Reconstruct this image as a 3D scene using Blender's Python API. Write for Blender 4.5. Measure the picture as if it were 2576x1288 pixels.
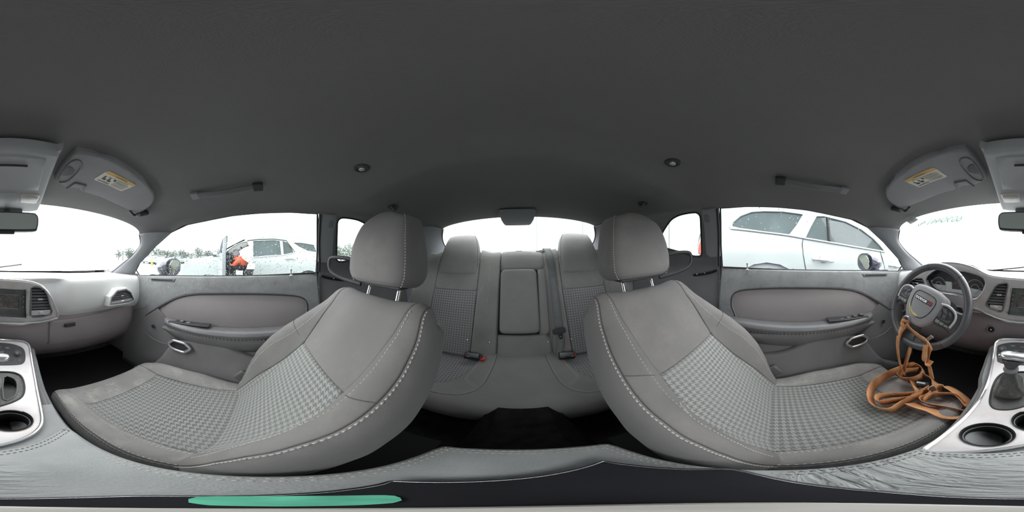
import bpy, bmesh, math, random
import numpy as np
from math import sin, cos, tan, radians, pi, sqrt, atan2
from mathutils import Vector, Matrix, Quaternion
from mathutils.geometry import delaunay_2d_cdt

for o in list(bpy.data.objects):
    bpy.data.objects.remove(o)
scene = bpy.context.scene
COL = scene.collection
random.seed(7)

# ------------------------------------------------------------------ camera
# 360 degree panorama: the camera stands between the front seats and looks to
# the rear of the car.  +Y = rear of the car, +X = driver side, +Z = up,
# camera at the origin, ground about 1 m below.
W, H = 2576, 1288
CX = 1306.0                       # picture column of the car's rear centre line
ROLL = radians(1.05)
YAW = radians((CX - W / 2) * 360 / W)
cam = bpy.data.cameras.new('panorama_camera')
camo = bpy.data.objects.new('panorama_camera', cam)
COL.objects.link(camo)
cam.type = 'PANO'
try:
    cam.panorama_type = 'EQUIRECTANGULAR'
except Exception:
    pass
try:
    cam.cycles.panorama_type = 'EQUIRECTANGULAR'
except Exception:
    pass
cam.clip_start = 0.01
cam.clip_end = 500
RC = Matrix.Rotation(ROLL, 4, 'Y') @ Matrix.Rotation(YAW, 4, 'Z') @ Matrix.Rotation(pi / 2, 4, 'X')
camo.matrix_world = RC
scene.camera = camo

# ------------------------------------------------------------------ light
world = bpy.data.worlds.new('overcast_sky')
scene.world = world
world.use_nodes = True
bg = world.node_tree.nodes['Background']
bg.inputs['Color'].default_value = (0.96, 1.0, 1.0, 1)
bg.inputs['Strength'].default_value = 2.9
# the brighter part of the cloud cover, with the sun behind it, lies ahead of the car
sun = bpy.data.lights.new('cloud_sun', 'SUN')
sun.energy = 9.0
sun.angle = radians(100)
sun.color = (0.985, 1.0, 1.0)
suno = bpy.data.objects.new('cloud_sun', sun)
COL.objects.link(suno)
suno.rotation_euler = Vector((0.0, cos(radians(38)), -sin(radians(38)))).to_track_quat('-Z', 'Y').to_euler()
scene.view_settings.view_transform = 'Standard'
scene.view_settings.look = 'None'
scene.view_settings.gamma = 1.0
scene.view_settings.use_curve_mapping = False
scene.view_settings.exposure = 0.0
try:
    scene.cycles.max_bounces = 12
    scene.cycles.diffuse_bounces = 6
    scene.cycles.transparent_max_bounces = 24
except Exception:
    pass

# ------------------------------------------------------------------ picture rays
MR = Matrix.Rotation(ROLL, 3, 'Y')

def ray(px, py):
    az = radians((px - CX) * 360 / W)
    e = radians((644 - py) * 180 / H)
    return MR @ Vector((sin(az) * cos(e), cos(az) * cos(e), sin(e)))

def on_x(px, py, X):
    d = ray(px, py); return d * (X / d.x)

def on_y(px, py, Y):
    d = ray(px, py); return d * (Y / d.y)

def on_z(px, py, Z):
    d = ray(px, py); return d * (Z / d.z)

def on(px, py, F, t0=0.05, t1=6.0, n=400):
    d = ray(px, py); p = t0; fp = F(d * t0)
    for i in range(1, n + 1):
        t = t0 + (t1 - t0) * i / n
        f = F(d * t)
        if fp * f <= 0:
            lo, hi = p, t
            for k in range(40):
                m = (lo + hi) / 2
                if F(d * lo) * F(d * m) <= 0: hi = m
                else: lo = m
            return d * ((lo + hi) / 2)
        p, fp = t, f
    return d * t1

def sx(z):                       # inner side plane of the greenhouse (tumblehome)
    return 0.7115 - 0.538 * z

def on_side(px, py):
    d = ray(px, py); return d * (0.7115 / (abs(d.x) + 0.538 * d.z))

# ------------------------------------------------------------------ materials
MATS = {}

def nmat(name):
    m = bpy.data.materials.new(name); m.use_nodes = True
    nt = m.node_tree
    return m, nt, nt.nodes['Principled BSDF']

def S(b, **kw):
    al = {'rough': 'Roughness', 'metal': 'Metallic', 'spec': 'Specular IOR Level', 'coat': 'Coat Weight',
          'sheen': 'Sheen Weight', 'trans': 'Transmission Weight', 'ior': 'IOR', 'alpha': 'Alpha'}
    for k, v in kw.items():
        try: b.inputs[al[k]].default_value = v
        except Exception: pass

def mat(name, col, rough=0.6, metal=0.0, spec=0.5, bump=0.0, bscale=400.0, var=0.0, vscale=6.0, dirt=None,
        dirt_amt=0.35, dscale=9.0, coat=0.0, sheen=0.0, detail=3.0):
    """plain procedural surface: base colour, slow colour variation, fine relief, patchy dirt"""
    m, nt, b = nmat(name)
    c = (col[0], col[1], col[2], 1)
    b.inputs['Base Color'].default_value = c
    S(b, rough=rough, metal=metal, spec=spec, coat=coat, sheen=sheen)
    tc = nt.nodes.new('ShaderNodeTexCoord')
    last = None
    if var:
        n = nt.nodes.new('ShaderNodeTexNoise'); n.inputs['Scale'].default_value = vscale; n.inputs['Detail'].default_value = 5
        nt.links.new(tc.outputs['Object'], n.inputs['Vector'])
        r = nt.nodes.new('ShaderNodeValToRGB')
        r.color_ramp.elements[0].position = 0.3; r.color_ramp.elements[1].position = 0.72
        r.color_ramp.elements[0].color = tuple(x * (1 - var) for x in col) + (1,)
        r.color_ramp.elements[1].color = tuple(min(1, x * (1 + var)) for x in col) + (1,)
        nt.links.new(n.outputs['Fac'], r.inputs['Fac']); last = r.outputs['Color']
    if dirt:
        n = nt.nodes.new('ShaderNodeTexNoise'); n.inputs['Scale'].default_value = dscale; n.inputs['Detail'].default_value = 8
        n.inputs['Roughness'].default_value = 0.7
        nt.links.new(tc.outputs['Object'], n.inputs['Vector'])
        r = nt.nodes.new('ShaderNodeValToRGB')
        r.color_ramp.elements[0].position = 0.5; r.color_ramp.elements[1].position = 0.72
        r.color_ramp.elements[0].color = (0, 0, 0, 1); r.color_ramp.elements[1].color = (dirt_amt,) * 3 + (1,)
        nt.links.new(n.outputs['Fac'], r.inputs['Fac'])
        mx = nt.nodes.new('ShaderNodeMix'); mx.data_type = 'RGBA'
        mx.inputs[6].default_value = c
        if last: nt.links.new(last, mx.inputs[6])
        mx.inputs[7].default_value = (dirt[0], dirt[1], dirt[2], 1)
        nt.links.new(r.outputs['Color'], mx.inputs[0]); last = mx.outputs[2]
    if last: nt.links.new(last, b.inputs['Base Color'])
    if bump:
        n = nt.nodes.new('ShaderNodeTexNoise'); n.inputs['Scale'].default_value = bscale; n.inputs['Detail'].default_value = detail
        nt.links.new(tc.outputs['Object'], n.inputs['Vector'])
        bp = nt.nodes.new('ShaderNodeBump'); bp.inputs['Strength'].default_value = bump; bp.inputs['Distance'].default_value = 0.002
        nt.links.new(n.outputs['Fac'], bp.inputs['Height']); nt.links.new(bp.outputs['Normal'], b.inputs['Normal'])
    MATS[name] = m
    return m

def houndstooth(name, dark, light, period=0.0158):
    """2/2 twill of four dark and four light threads, in the metric UV of the cloth"""
    m, nt, b = nmat(name); S(b, rough=0.9, spec=0.25, sheen=0.15)
    N = nt.nodes.new; L = nt.links.new
    uv = N('ShaderNodeUVMap'); sp = N('ShaderNodeSeparateXYZ'); L(uv.outputs['UV'], sp.inputs[0])
    def M(op, a, bb=None):
        n = N('ShaderNodeMath'); n.operation = op
        for i, v in enumerate((a, bb)):
            if v is None: continue
            if isinstance(v, (int, float)): n.inputs[i].default_value = v
            else: L(v, n.inputs[i])
        return n.outputs[0]
    i = M('FLOOR', M('MULTIPLY', sp.outputs[0], 8 / period))
    j = M('FLOOR', M('MULTIPLY', sp.outputs[1], 8 / period))
    wi = M('LESS_THAN', M('FLOORED_MODULO', i, 8), 3.5)
    wj = M('LESS_THAN', M('FLOORED_MODULO', j, 8), 3.5)
    tw = M('LESS_THAN', M('FLOORED_MODULO', M('ADD', i, j), 4), 1.5)
    f = M('ADD', M('MULTIPLY', wi, tw), M('MULTIPLY', wj, M('SUBTRACT', 1, tw)))
    mx = N('ShaderNodeMix'); mx.data_type = 'RGBA'
    mx.inputs[6].default_value = light + (1,); mx.inputs[7].default_value = dark + (1,)
    L(f, mx.inputs[0])
    tc = N('ShaderNodeTexCoord'); n = N('ShaderNodeTexNoise'); n.inputs['Scale'].default_value = 7; n.inputs['Detail'].default_value = 6
    L(tc.outputs['Object'], n.inputs['Vector'])
    r = N('ShaderNodeValToRGB'); r.color_ramp.elements[0].position = 0.35; r.color_ramp.elements[1].position = 0.8
    r.color_ramp.elements[0].color = (0, 0, 0, 1); r.color_ramp.elements[1].color = (0.55, 0.55, 0.55, 1)
    L(n.outputs['Fac'], r.inputs['Fac'])
    mx2 = N('ShaderNodeMix'); mx2.data_type = 'RGBA'; L(mx.outputs[2], mx2.inputs[6])
    mx2.inputs[7].default_value = tuple((a + c) / 2 * 1.05 for a, c in zip(dark, light)) + (1,)
    L(r.outputs['Color'], mx2.inputs[0]); L(mx2.outputs[2], b.inputs['Base Color'])
    bp = N('ShaderNodeBump'); bp.inputs['Strength'].default_value = 0.25; bp.inputs['Distance'].default_value = 0.001; bp.invert = True
    L(f, bp.inputs['Height']); L(bp.outputs['Normal'], b.inputs['Normal'])
    MATS[name] = m
    return m

def fresnelish(nt):
    lw = nt.nodes.new('ShaderNodeLayerWeight'); lw.inputs[0].default_value = 0.5
    p = nt.nodes.new('ShaderNodeMath'); p.operation = 'POWER'; nt.links.new(lw.outputs['Facing'], p.inputs[0]); p.inputs[1].default_value = 5
    q = nt.nodes.new('ShaderNodeMath'); q.operation = 'MULTIPLY_ADD'; nt.links.new(p.outputs[0], q.inputs[0]); q.inputs[1].default_value = 0.45; q.inputs[2].default_value = 0.03
    return q

def glassmat(name, tint=(1, 1, 1), refl=0.06, milky=0.0):
    m, nt, b = nmat(name)
    N = nt.nodes.new; L = nt.links.new
    nt.nodes.remove(b)
    out = nt.nodes['Material Output']
    t = N('ShaderNodeBsdfTransparent'); t.inputs[0].default_value = tint + (1,)
    g = N('ShaderNodeBsdfGlossy'); g.inputs['Roughness'].default_value = 0.02
    fr = fresnelish(nt)
    mx = N('ShaderNodeMixShader'); L(fr.outputs[0], mx.inputs[0]); L(t.outputs[0], mx.inputs[1]); L(g.outputs[0], mx.inputs[2])
    last = mx.outputs[0]
    if milky:
        d = N('ShaderNodeBsdfDiffuse'); d.inputs[0].default_value = (0.8, 0.85, 0.85, 1)
        m2 = N('ShaderNodeMixShader'); m2.inputs[0].default_value = milky
        L(last, m2.inputs[1]); L(d.outputs[0], m2.inputs[2]); last = m2.outputs[0]
    L(last, out.inputs['Surface'])
    MATS[name] = m
    return m

# cloth and trim
mat('seat_cloth', (0.192, 0.186, 0.184), 0.92, spec=0.2, bump=0.35, bscale=900, var=0.10, vscale=5, dirt=(0.34, 0.31, 0.26), dirt_amt=0.25, dscale=7, sheen=0.1)
mat('seat_dusty', (0.285, 0.278, 0.274), 0.95, spec=0.2, bump=0.35, bscale=900, var=0.15, vscale=9, dirt=(0.52, 0.50, 0.45), dirt_amt=0.55, dscale=12, sheen=0.1)
mat('seat_side', (0.195, 0.188, 0.189), 0.85, spec=0.25, bump=0.35, bscale=1100, var=0.08, vscale=5, sheen=0.15)
mat('rear_cloth', (0.262, 0.260, 0.260), 0.92, spec=0.2, bump=0.3, bscale=900, var=0.10, vscale=6, dirt=(0.40, 0.37, 0.29), dirt_amt=0.25, dscale=5, sheen=0.12)
houndstooth('houndstooth', (0.150, 0.150, 0.150), (0.315, 0.325, 0.312))
houndstooth('houndstooth_rear', (0.145, 0.145, 0.15), (0.33, 0.335, 0.34))
mat('stitch', (0.55, 0.53, 0.48), 0.8, spec=0.2)
mat('stitch_dark', (0.12, 0.12, 0.12), 0.8, spec=0.2)
mat('headliner', (0.222, 0.216, 0.220), 0.95, spec=0.1, bump=0.35, bscale=700, var=0.06, vscale=3)
mat('visor_cloth_lit', (0.335, 0.335, 0.345), 0.95, spec=0.1, bump=0.35, bscale=700, var=0.06, vscale=3)  # headliner cloth with bounced dash light brightened into its colour
mat('overhead', (0.48, 0.495, 0.505), 0.6, spec=0.35, bump=0.2, bscale=900, var=0.05)  # pillar-like grey, lightened in colour for the flare veil over it
mat('pillar', (0.26, 0.27, 0.285), 0.75, spec=0.3, bump=0.25, bscale=900)
mat('plastic', (0.17, 0.174, 0.18), 0.55, spec=0.45, bump=0.25, bscale=900, var=0.06, vscale=8)
mat('plastic_dark', (0.05, 0.05, 0.053), 0.5, spec=0.4, bump=0.15, bscale=900)
mat('door_upper', (0.27, 0.278, 0.285), 0.55, spec=0.45, bump=0.35, bscale=500, var=0.12, vscale=12, dirt=(0.13, 0.14, 0.14), dirt_amt=0.55, dscale=26)
mat('door_insert', (0.32, 0.298, 0.30), 0.85, spec=0.25, bump=0.3, bscale=1100, var=0.06, vscale=5)
mat('door_lower', (0.21, 0.203, 0.21), 0.6, spec=0.4, bump=0.3, bscale=700, var=0.12, vscale=7, dirt=(0.25, 0.24, 0.24), dirt_amt=0.25, dscale=8)
mat('armrest_vinyl', (0.16, 0.16, 0.165), 0.32, spec=0.5, bump=0.4, bscale=350, var=0.1, vscale=10)
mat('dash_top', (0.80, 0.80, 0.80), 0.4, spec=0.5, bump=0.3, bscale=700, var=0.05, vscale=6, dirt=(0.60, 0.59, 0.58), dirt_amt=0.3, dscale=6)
mat('dash_low', (0.36, 0.315, 0.335), 0.7, spec=0.3, bump=0.2, bscale=900, var=0.1, vscale=4)  # purple flare veil mixed into the colour of the dark lower dash
mat('silver_trim', (0.60, 0.575, 0.585), 0.38, metal=0.2, spec=0.5, bump=0.12, bscale=1400, var=0.06, vscale=6, dirt=(0.50, 0.40, 0.31), dirt_amt=0.55, dscale=11)
mat('bright_trim', (0.80, 0.79, 0.81), 0.22, metal=0.75, spec=0.6)
mat('chrome', (0.86, 0.86, 0.88), 0.07, metal=1.0)
mat('console_vinyl', (0.30, 0.31, 0.315), 0.5, spec=0.5, bump=0.5, bscale=260, var=0.12, vscale=9, dirt=(0.33, 0.34, 0.33), dirt_amt=0.3, dscale=7)
mat('wheel_leather', (0.10, 0.10, 0.106), 0.28, spec=0.55, bump=0.3, bscale=420, var=0.1, vscale=14)
mat('airbag', (0.36, 0.352, 0.37), 0.55, spec=0.45, bump=0.25, bscale=1100)
mat('button', (0.11, 0.11, 0.115), 0.45, spec=0.5)
mat('button_grey', (0.30, 0.30, 0.31), 0.5, spec=0.4)
mat('mark_white', (0.75, 0.75, 0.75), 0.6)
mat('mark_red', (0.65, 0.06, 0.05), 0.5)
mat('glue', (0.75, 0.68, 0.36), 0.8, spec=0.2, var=0.2, vscale=40)
mat('screen', (0.105, 0.095, 0.090), 0.25, spec=0.5, var=0.3, vscale=30, dirt=(0.34, 0.30, 0.27), dirt_amt=0.8, dscale=45)
mat('radio_face', (0.110, 0.115, 0.115), 0.4, spec=0.5, var=0.15, vscale=20, dirt=(0.27, 0.28, 0.25), dirt_amt=0.5, dscale=20)
mat('gauge_face', (0.060, 0.058, 0.062), 0.3, spec=0.5, var=0.2, vscale=20)
mat('carpet', (0.022, 0.021, 0.022), 1.0, spec=0.05, bump=0.8, bscale=500, var=0.3, vscale=30)
mat('black', (0.012, 0.012, 0.013), 0.6, spec=0.3)
mat('black_gloss', (0.022, 0.022, 0.026), 0.18, spec=0.55, var=0.2, vscale=10)
mat('rubber', (0.025, 0.025, 0.027), 0.55, spec=0.4)
mat('belt_web', (0.20, 0.212, 0.212), 0.8, spec=0.25, bump=0.5, bscale=900, var=0.08, vscale=30)
mat('red_plastic', (0.62, 0.035, 0.03), 0.35, spec=0.5)
mat('mirror_glass', (0.70, 0.76, 0.74), 0.03, metal=1.0)
mat('cabin_mirror', (0.50, 0.56, 0.54), 0.12, spec=0.6)  # plain grey-green colour stands in for a hazy reflection
mat('door_mirror_glass', (0.55, 0.56, 0.47), 0.05, metal=1.0)
mat('shaded_door_paint', (0.34, 0.38, 0.41), 0.3, coat=0.4)  # white car's open door, its shade darkened into the colour
mat('ring_pale', (0.62, 0.61, 0.62), 0.4)
mat('lamp_lens', (0.62, 0.60, 0.58), 0.3, spec=0.5, bump=0.4, bscale=300)
mat('label_white', (0.72, 0.70, 0.62), 0.6)
mat('label_yellow', (0.70, 0.45, 0.12), 0.6)
mat('label_ink', (0.06, 0.06, 0.06), 0.7)
mat('label_grey', (0.38, 0.37, 0.34), 0.7)
mat('bin_dust', (0.20, 0.21, 0.21), 0.7, bump=0.3, bscale=300, dirt=(0.42, 0.28, 0.14), dirt_amt=0.7, dscale=60)
mat('boot_leather', (0.095, 0.095, 0.094), 0.5, spec=0.45, bump=0.5, bscale=120, dirt=(0.30, 0.28, 0.23), dirt_amt=0.5, dscale=40)
# outside
mat('asphalt_wet', (0.17, 0.18, 0.18), 0.35, spec=0.5, bump=0.3, bscale=30, var=0.25, vscale=0.8)
mat('white_paint', (0.43, 0.475, 0.475), 0.25, spec=0.5, coat=0.6)
mat('silver_paint', (0.52, 0.55, 0.57), 0.25, spec=0.5, coat=0.6)
mat('dark_paint', (0.055, 0.058, 0.085), 0.18, spec=0.5, coat=0.8)
mat('green_paint', (0.20, 0.27, 0.26), 0.3, coat=0.4)
mat('car_glass', (0.055, 0.078, 0.082), 0.05, spec=0.55, var=0.2, vscale=2)
mat('tyre', (0.03, 0.03, 0.032), 0.8)
mat('wheel_alloy', (0.5, 0.5, 0.52), 0.3, metal=0.7)
mat('tail_red', (0.72, 0.10, 0.07), 0.25, spec=0.6, var=0.3, vscale=25)
mat('wall_metal', (0.42, 0.455, 0.445), 0.45, spec=0.4, var=0.04, vscale=1.5)
mat('wall_grey', (0.27, 0.30, 0.31), 0.6)
mat('leaf', (0.33, 0.37, 0.34), 0.9, spec=0.1, var=0.3, vscale=0.6)
mat('bark', (0.24, 0.24, 0.23), 0.9)
mat('orange_jacket', (0.85, 0.14, 0.06), 0.7, var=0.2, vscale=9, bump=0.4, bscale=14)
mat('cap_grey', (0.22, 0.21, 0.24), 0.85)
mat('trousers', (0.05, 0.05, 0.06), 0.9)
mat('skin', (0.45, 0.27, 0.20), 0.6)
mat('interior_dark', (0.045, 0.047, 0.05), 0.8)
mat('yellow_bollard', (0.75, 0.50, 0.10), 0.6)

def strapmat():
    m, nt, b = nmat('strap_web'); S(b, rough=0.85, spec=0.2)
    N = nt.nodes.new; L = nt.links.new
    uv = N('ShaderNodeUVMap'); mp = N('ShaderNodeMapping'); L(uv.outputs['UV'], mp.inputs[0])
    w = N('ShaderNodeTexWave'); w.wave_type = 'BANDS'; w.bands_direction = 'X'; w.inputs['Scale'].default_value = 95; w.inputs['Distortion'].default_value = 0.4
    L(mp.outputs[0], w.inputs['Vector'])
    tc = N('ShaderNodeTexCoord'); n = N('ShaderNodeTexNoise'); n.inputs['Scale'].default_value = 14; n.inputs['Detail'].default_value = 7
    L(tc.outputs['Object'], n.inputs['Vector'])
    r = N('ShaderNodeValToRGB'); r.color_ramp.elements[0].position = 0.3; r.color_ramp.elements[1].position = 0.7
    r.color_ramp.elements[0].color = (0.54, 0.235, 0.105, 1); r.color_ramp.elements[1].color = (1.0, 0.53, 0.27, 1)
    L(n.outputs['Fac'], r.inputs['Fac'])
    mx = N('ShaderNodeMix'); mx.data_type = 'RGBA'; mx.blend_type = 'MULTIPLY'; mx.inputs[0].default_value = 0.25
    L(r.outputs['Color'], mx.inputs[6]); L(w.outputs['Color'], mx.inputs[7]); L(mx.outputs[2], b.inputs['Base Color'])
    bp = N('ShaderNodeBump'); bp.inputs['Strength'].default_value = 0.6; bp.inputs['Distance'].default_value = 0.001
    L(w.outputs['Fac'], bp.inputs['Height']); L(bp.outputs['Normal'], b.inputs['Normal'])
    MATS['strap_web'] = m
strapmat()

def thinmat(name, col):
    m, nt, b = nmat(name); N = nt.nodes.new; L = nt.links.new; nt.nodes.remove(b)
    d = N('ShaderNodeBsdfDiffuse'); d.inputs[0].default_value = col + (1,); t = N('ShaderNodeBsdfTranslucent'); t.inputs[0].default_value = col + (1,)
    mx = N('ShaderNodeMixShader'); mx.inputs[0].default_value = 0.55; L(d.outputs[0], mx.inputs[1]); L(t.outputs[0], mx.inputs[2]); L(mx.outputs[0], nt.nodes['Material Output'].inputs['Surface'])
    MATS[name] = m
thinmat('paper', (0.55, 0.55, 0.56))
thinmat('paint_mark', (0.30, 0.46, 0.40))

def vinyl_wrinkled():
    """console lid vinyl: grain plus a patch of creases left by water and wear"""
    m, nt, b = nmat('lid_vinyl'); S(b, rough=0.5, spec=0.5)
    N = nt.nodes.new; L = nt.links.new
    tc = N('ShaderNodeTexCoord')
    n = N('ShaderNodeTexNoise'); n.inputs['Scale'].default_value = 8; n.inputs['Detail'].default_value = 6
    L(tc.outputs['Object'], n.inputs['Vector'])
    r = N('ShaderNodeValToRGB'); r.color_ramp.elements[0].color = (0.28, 0.295, 0.295, 1); r.color_ramp.elements[1].color = (0.44, 0.455, 0.45, 1)
    r.color_ramp.elements[0].position = 0.3; r.color_ramp.elements[1].position = 0.75
    L(n.outputs['Fac'], r.inputs['Fac']); L(r.outputs['Color'], b.inputs['Base Color'])
    mp = N('ShaderNodeMapping'); mp.inputs['Rotation'].default_value = (0, 0, radians(32)); mp.inputs['Scale'].default_value = (22, 75, 30)
    L(tc.outputs['Object'], mp.inputs[0])
    v = N('ShaderNodeTexNoise'); v.inputs['Scale'].default_value = 1.0; v.inputs['Detail'].default_value = 3; v.inputs['Distortion'].default_value = 1.2
    L(mp.outputs[0], v.inputs['Vector'])
    # patch mask: the front, driver-side part of the lid
    mp2 = N('ShaderNodeMapping'); mp2.inputs['Location'].default_value = (-0.07, 0.10, 0.47)
    L(tc.outputs['Object'], mp2.inputs[0])
    ln = N('ShaderNodeVectorMath'); ln.operation = 'LENGTH'; L(mp2.outputs[0], ln.inputs[0])
    r2 = N('ShaderNodeValToRGB'); r2.color_ramp.elements[0].position = 0.05; r2.color_ramp.elements[1].position = 0.11
    r2.color_ramp.elements[0].color = (1, 1, 1, 1); r2.color_ramp.elements[1].color = (0, 0, 0, 1)
    L(ln.outputs['Value'], r2.inputs['Fac'])
    mu = N('ShaderNodeMath'); mu.operation = 'MULTIPLY'; L(v.outputs['Fac'], mu.inputs[0]); L(r2.outputs['Color'], mu.inputs[1])
    n2 = N('ShaderNodeTexNoise'); n2.inputs['Scale'].default_value = 320
    L(tc.outputs['Object'], n2.inputs['Vector'])
    ma = N('ShaderNodeMath'); ma.operation = 'MULTIPLY_ADD'; L(n2.outputs['Fac'], ma.inputs[0]); ma.inputs[1].default_value = 0.06; L(mu.outputs[0], ma.inputs[2])
    bp = N('ShaderNodeBump'); bp.inputs['Strength'].default_value = 0.9; bp.inputs['Distance'].default_value = 0.012
    L(ma.outputs[0], bp.inputs['Height']); L(bp.outputs['Normal'], b.inputs['Normal'])
    MATS['lid_vinyl'] = m
vinyl_wrinkled()
glassmat('pane')
glassmat('pane_misty', tint=(0.96, 0.98, 0.97), milky=0.05)
glassmat('lens_clear', tint=(0.92, 0.92, 0.93))

def dropmat():
    m, nt, b = nmat('water_drop'); b.inputs['Base Color'].default_value = (0.95, 1, 1, 1); S(b, rough=0.02, trans=1.0, ior=1.33)
    MATS['water_drop'] = m
dropmat()

# ------------------------------------------------------------------ mesh helpers
def tag(o, label=None, cat=None, group=None, kind=None):
    if label: o['label'] = label
    if cat: o['category'] = cat
    if group: o['group'] = group
    if kind: o['kind'] = kind
    return o

def empty(name, loc=(0, 0, 0), label=None, cat=None, group=None, kind=None):
    o = bpy.data.objects.new(name, None); o.empty_display_size = 0.05
    o.location = loc; COL.objects.link(o)
    return tag(o, label, cat, group, kind)

def setpar(o, parent):
    if parent is not None:
        o.parent = parent
        mw = Matrix.Identity(4); p = parent; chain = []
        while p is not None: chain.append(p); p = p.parent
        for c in reversed(chain): mw = mw @ (c.matrix_parent_inverse if c.parent else Matrix.Identity(4)) @ c.matrix_basis
        o.matrix_parent_inverse = mw.inverted()

def mk(name, verts, faces, m, parent=None, smooth=True, uv=None, recalc=True, auto=40):
    me = bpy.data.meshes.new(name)
    me.from_pydata([tuple(v) for v in verts], [], [tuple(f) for f in faces])
    if uv is not None:
        l = me.uv_layers.new(name='UVMap')
        for lp in me.loops: l.data[lp.index].uv = uv[lp.vertex_index]
    if recalc:
        bm = bmesh.new(); bm.from_mesh(me); bmesh.ops.recalc_face_normals(bm, faces=bm.faces); bm.to_mesh(me); bm.free()
    if smooth:
        for p in me.polygons: p.use_smooth = True
        if auto:
            try: me.set_sharp_from_angle(angle=radians(auto))
            except Exception: pass
    if m: me.materials.append(MATS[m])
    o = bpy.data.objects.new(name, me); COL.objects.link(o)
    setpar(o, parent)
    return o

class MB:
    """collects vertices and faces of one mesh"""
    def __init__(s): s.v = []; s.f = []; s.uv = []
    def add(s, v, f, uv=None):
        n = len(s.v); s.v += [Vector(p) for p in v]; s.f += [tuple(i + n for i in q) for q in f]
        s.uv += list(uv) if uv else [(p[0], p[1]) for p in v]
    def build(s, name, m, parent=None, smooth=True, **k): return mk(name, s.v, s.f, m, parent, smooth, uv=s.uv, **k)
    def grid(s, P, cu=False, cv=False, uv=None):
        nu, nv = len(P), len(P[0]); V = [p for r in P for p in r]; F = []
        for i in range(nu if cu else nu - 1):
            for j in range(nv if cv else nv - 1):
                a, b = i * nv + j, i * nv + (j + 1) % nv
                c, d = ((i + 1) % nu) * nv + (j + 1) % nv, ((i + 1) % nu) * nv + j
                F.append((a, b, c, d))
        s.add(V, F, uv)
    def loft(s, secs, caps=True):
        n = len(secs[0]); s0 = len(s.v); s.grid(secs, False, True)
        if caps:
            s.f.append(tuple(s0 + i for i in range(n))); s.f.append(tuple(s0 + (len(secs) - 1) * n + i for i in range(n)))
    def box(s, c, h, R=None):
        c = Vector(c); V = []
        for sx_ in (-1, 1):
            for sy in (-1, 1):
                for sz in (-1, 1):
                    p = Vector((sx_ * h[0], sy * h[1], sz * h[2])); V.append(c + (R @ p if R else p))
        s.add(V, [(0, 1, 3, 2), (4, 6, 7, 5), (0, 4, 5, 1), (2, 3, 7, 6), (0, 2, 6, 4), (1, 5, 7, 3)])
    def tube(s, pts, r, n=10, closed=False, caps=True, sq=None):
        """sweep a circle (or an ellipse with sq=(a,b)) along pts"""
        pts = [Vector(p) for p in pts]; m = len(pts)
        T = []
        for i in range(m):
            a = pts[(i - 1) % m] if (closed or i > 0) else pts[i]
            b = pts[(i + 1) % m] if (closed or i < m - 1) else pts[i]
            T.append((b - a).normalized())
        up = Vector((0, 0, 1)) if abs(T[0].z) < 0.9 else Vector((1, 0, 0))
        nrm = (up - T[0] * up.dot(T[0])).normalized(); rings = []
        for i in range(m):
            nrm = (nrm - T[i] * nrm.dot(T[i])); nrm = nrm.normalized() if nrm.length > 1e-6 else T[i].orthogonal().normalized()
            bi = T[i].cross(nrm); rr = r[i] if isinstance(r, (list, tuple)) else r
            ax, ay = (sq if sq else (1, 1))
            rings.append([pts[i] + nrm * (cos(2 * pi * k / n) * rr * ax) + bi * (sin(2 * pi * k / n) * rr * ay) for k in range(n)])
        s0 = len(s.v); s.grid(rings, closed, True)
        if caps and not closed:
            s.f.append(tuple(s0 + k for k in range(n))); s.f.append(tuple(s0 + (m - 1) * n + k for k in range(n)))
    def lathe(s, prof, origin=(0, 0, 0), axis=(0, 0, 1), n=24, caps=True):
        o = Vector(origin); ax = Vector(axis).normalized(); u = ax.orthogonal().normalized(); w = ax.cross(u)
        P = [[o + ax * h + (u * cos(2 * pi * k / n) + w * sin(2 * pi * k / n)) * r for k in range(n)] for r, h in prof]
        s.loft(P, caps)

def bev(o, w=0.003, seg=2, ang=35):
    b = o.modifiers.new('bevel', 'BEVEL'); b.width = w; b.segments = seg; b.limit_method = 'ANGLE'; b.angle_limit = radians(ang)
    try: b.harden_normals = False
    except Exception: pass
    return o

def sub(o, lv=1):
    s_ = o.modifiers.new('subsurf', 'SUBSURF'); s_.levels = lv; s_.render_levels = lv
    return o

def solid(o, t, off=-1):
    s_ = o.modifiers.new('solidify', 'SOLIDIFY'); s_.thickness = t; s_.offset = off
    return o

def boxo(name, c, h, m, parent=None, R=None, bv=0.003):
    b = MB(); b.box(c, h, R); o = b.build(name, m, parent, smooth=True)
    if bv: bev(o, bv, 2)
    return o

def tubeo(name, pts, r, m, parent=None, n=10, closed=False, sq=None):
    b = MB(); b.tube(pts, r, n, closed, sq=sq); return b.build(name, m, parent)

def latheo(name, prof, origin, axis, m, parent=None, n=24, caps=True):
    b = MB(); b.lathe(prof, origin, axis, n, caps); return b.build(name, m, parent)

def cr(pts, n=6, closed=False):
    """Catmull-Rom curve through points of any dimension"""
    P = [tuple(p) for p in pts]; m = len(P); out = []
    rng = range(m if closed else m - 1)
    for i in rng:
        p0 = P[(i - 1) % m] if (closed or i > 0) else P[i]
        p1 = P[i]; p2 = P[(i + 1) % m]
        p3 = P[(i + 2) % m] if (closed or i + 2 < m) else p2
        for k in range(n):
            t = k / n; t2 = t * t; t3 = t2 * t
            out.append(tuple(0.5 * ((2 * b) + (-a + c) * t + (2 * a - 5 * b + 4 * c - d) * t2 + (-a + 3 * b - 3 * c + d) * t3)
                             for a, b, c, d in zip(p0, p1, p2, p3)))
    if not closed: out.append(P[-1])
    return out

def crv(pts, n=6, closed=False): return [Vector(p) for p in cr(pts, n, closed)]

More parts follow.
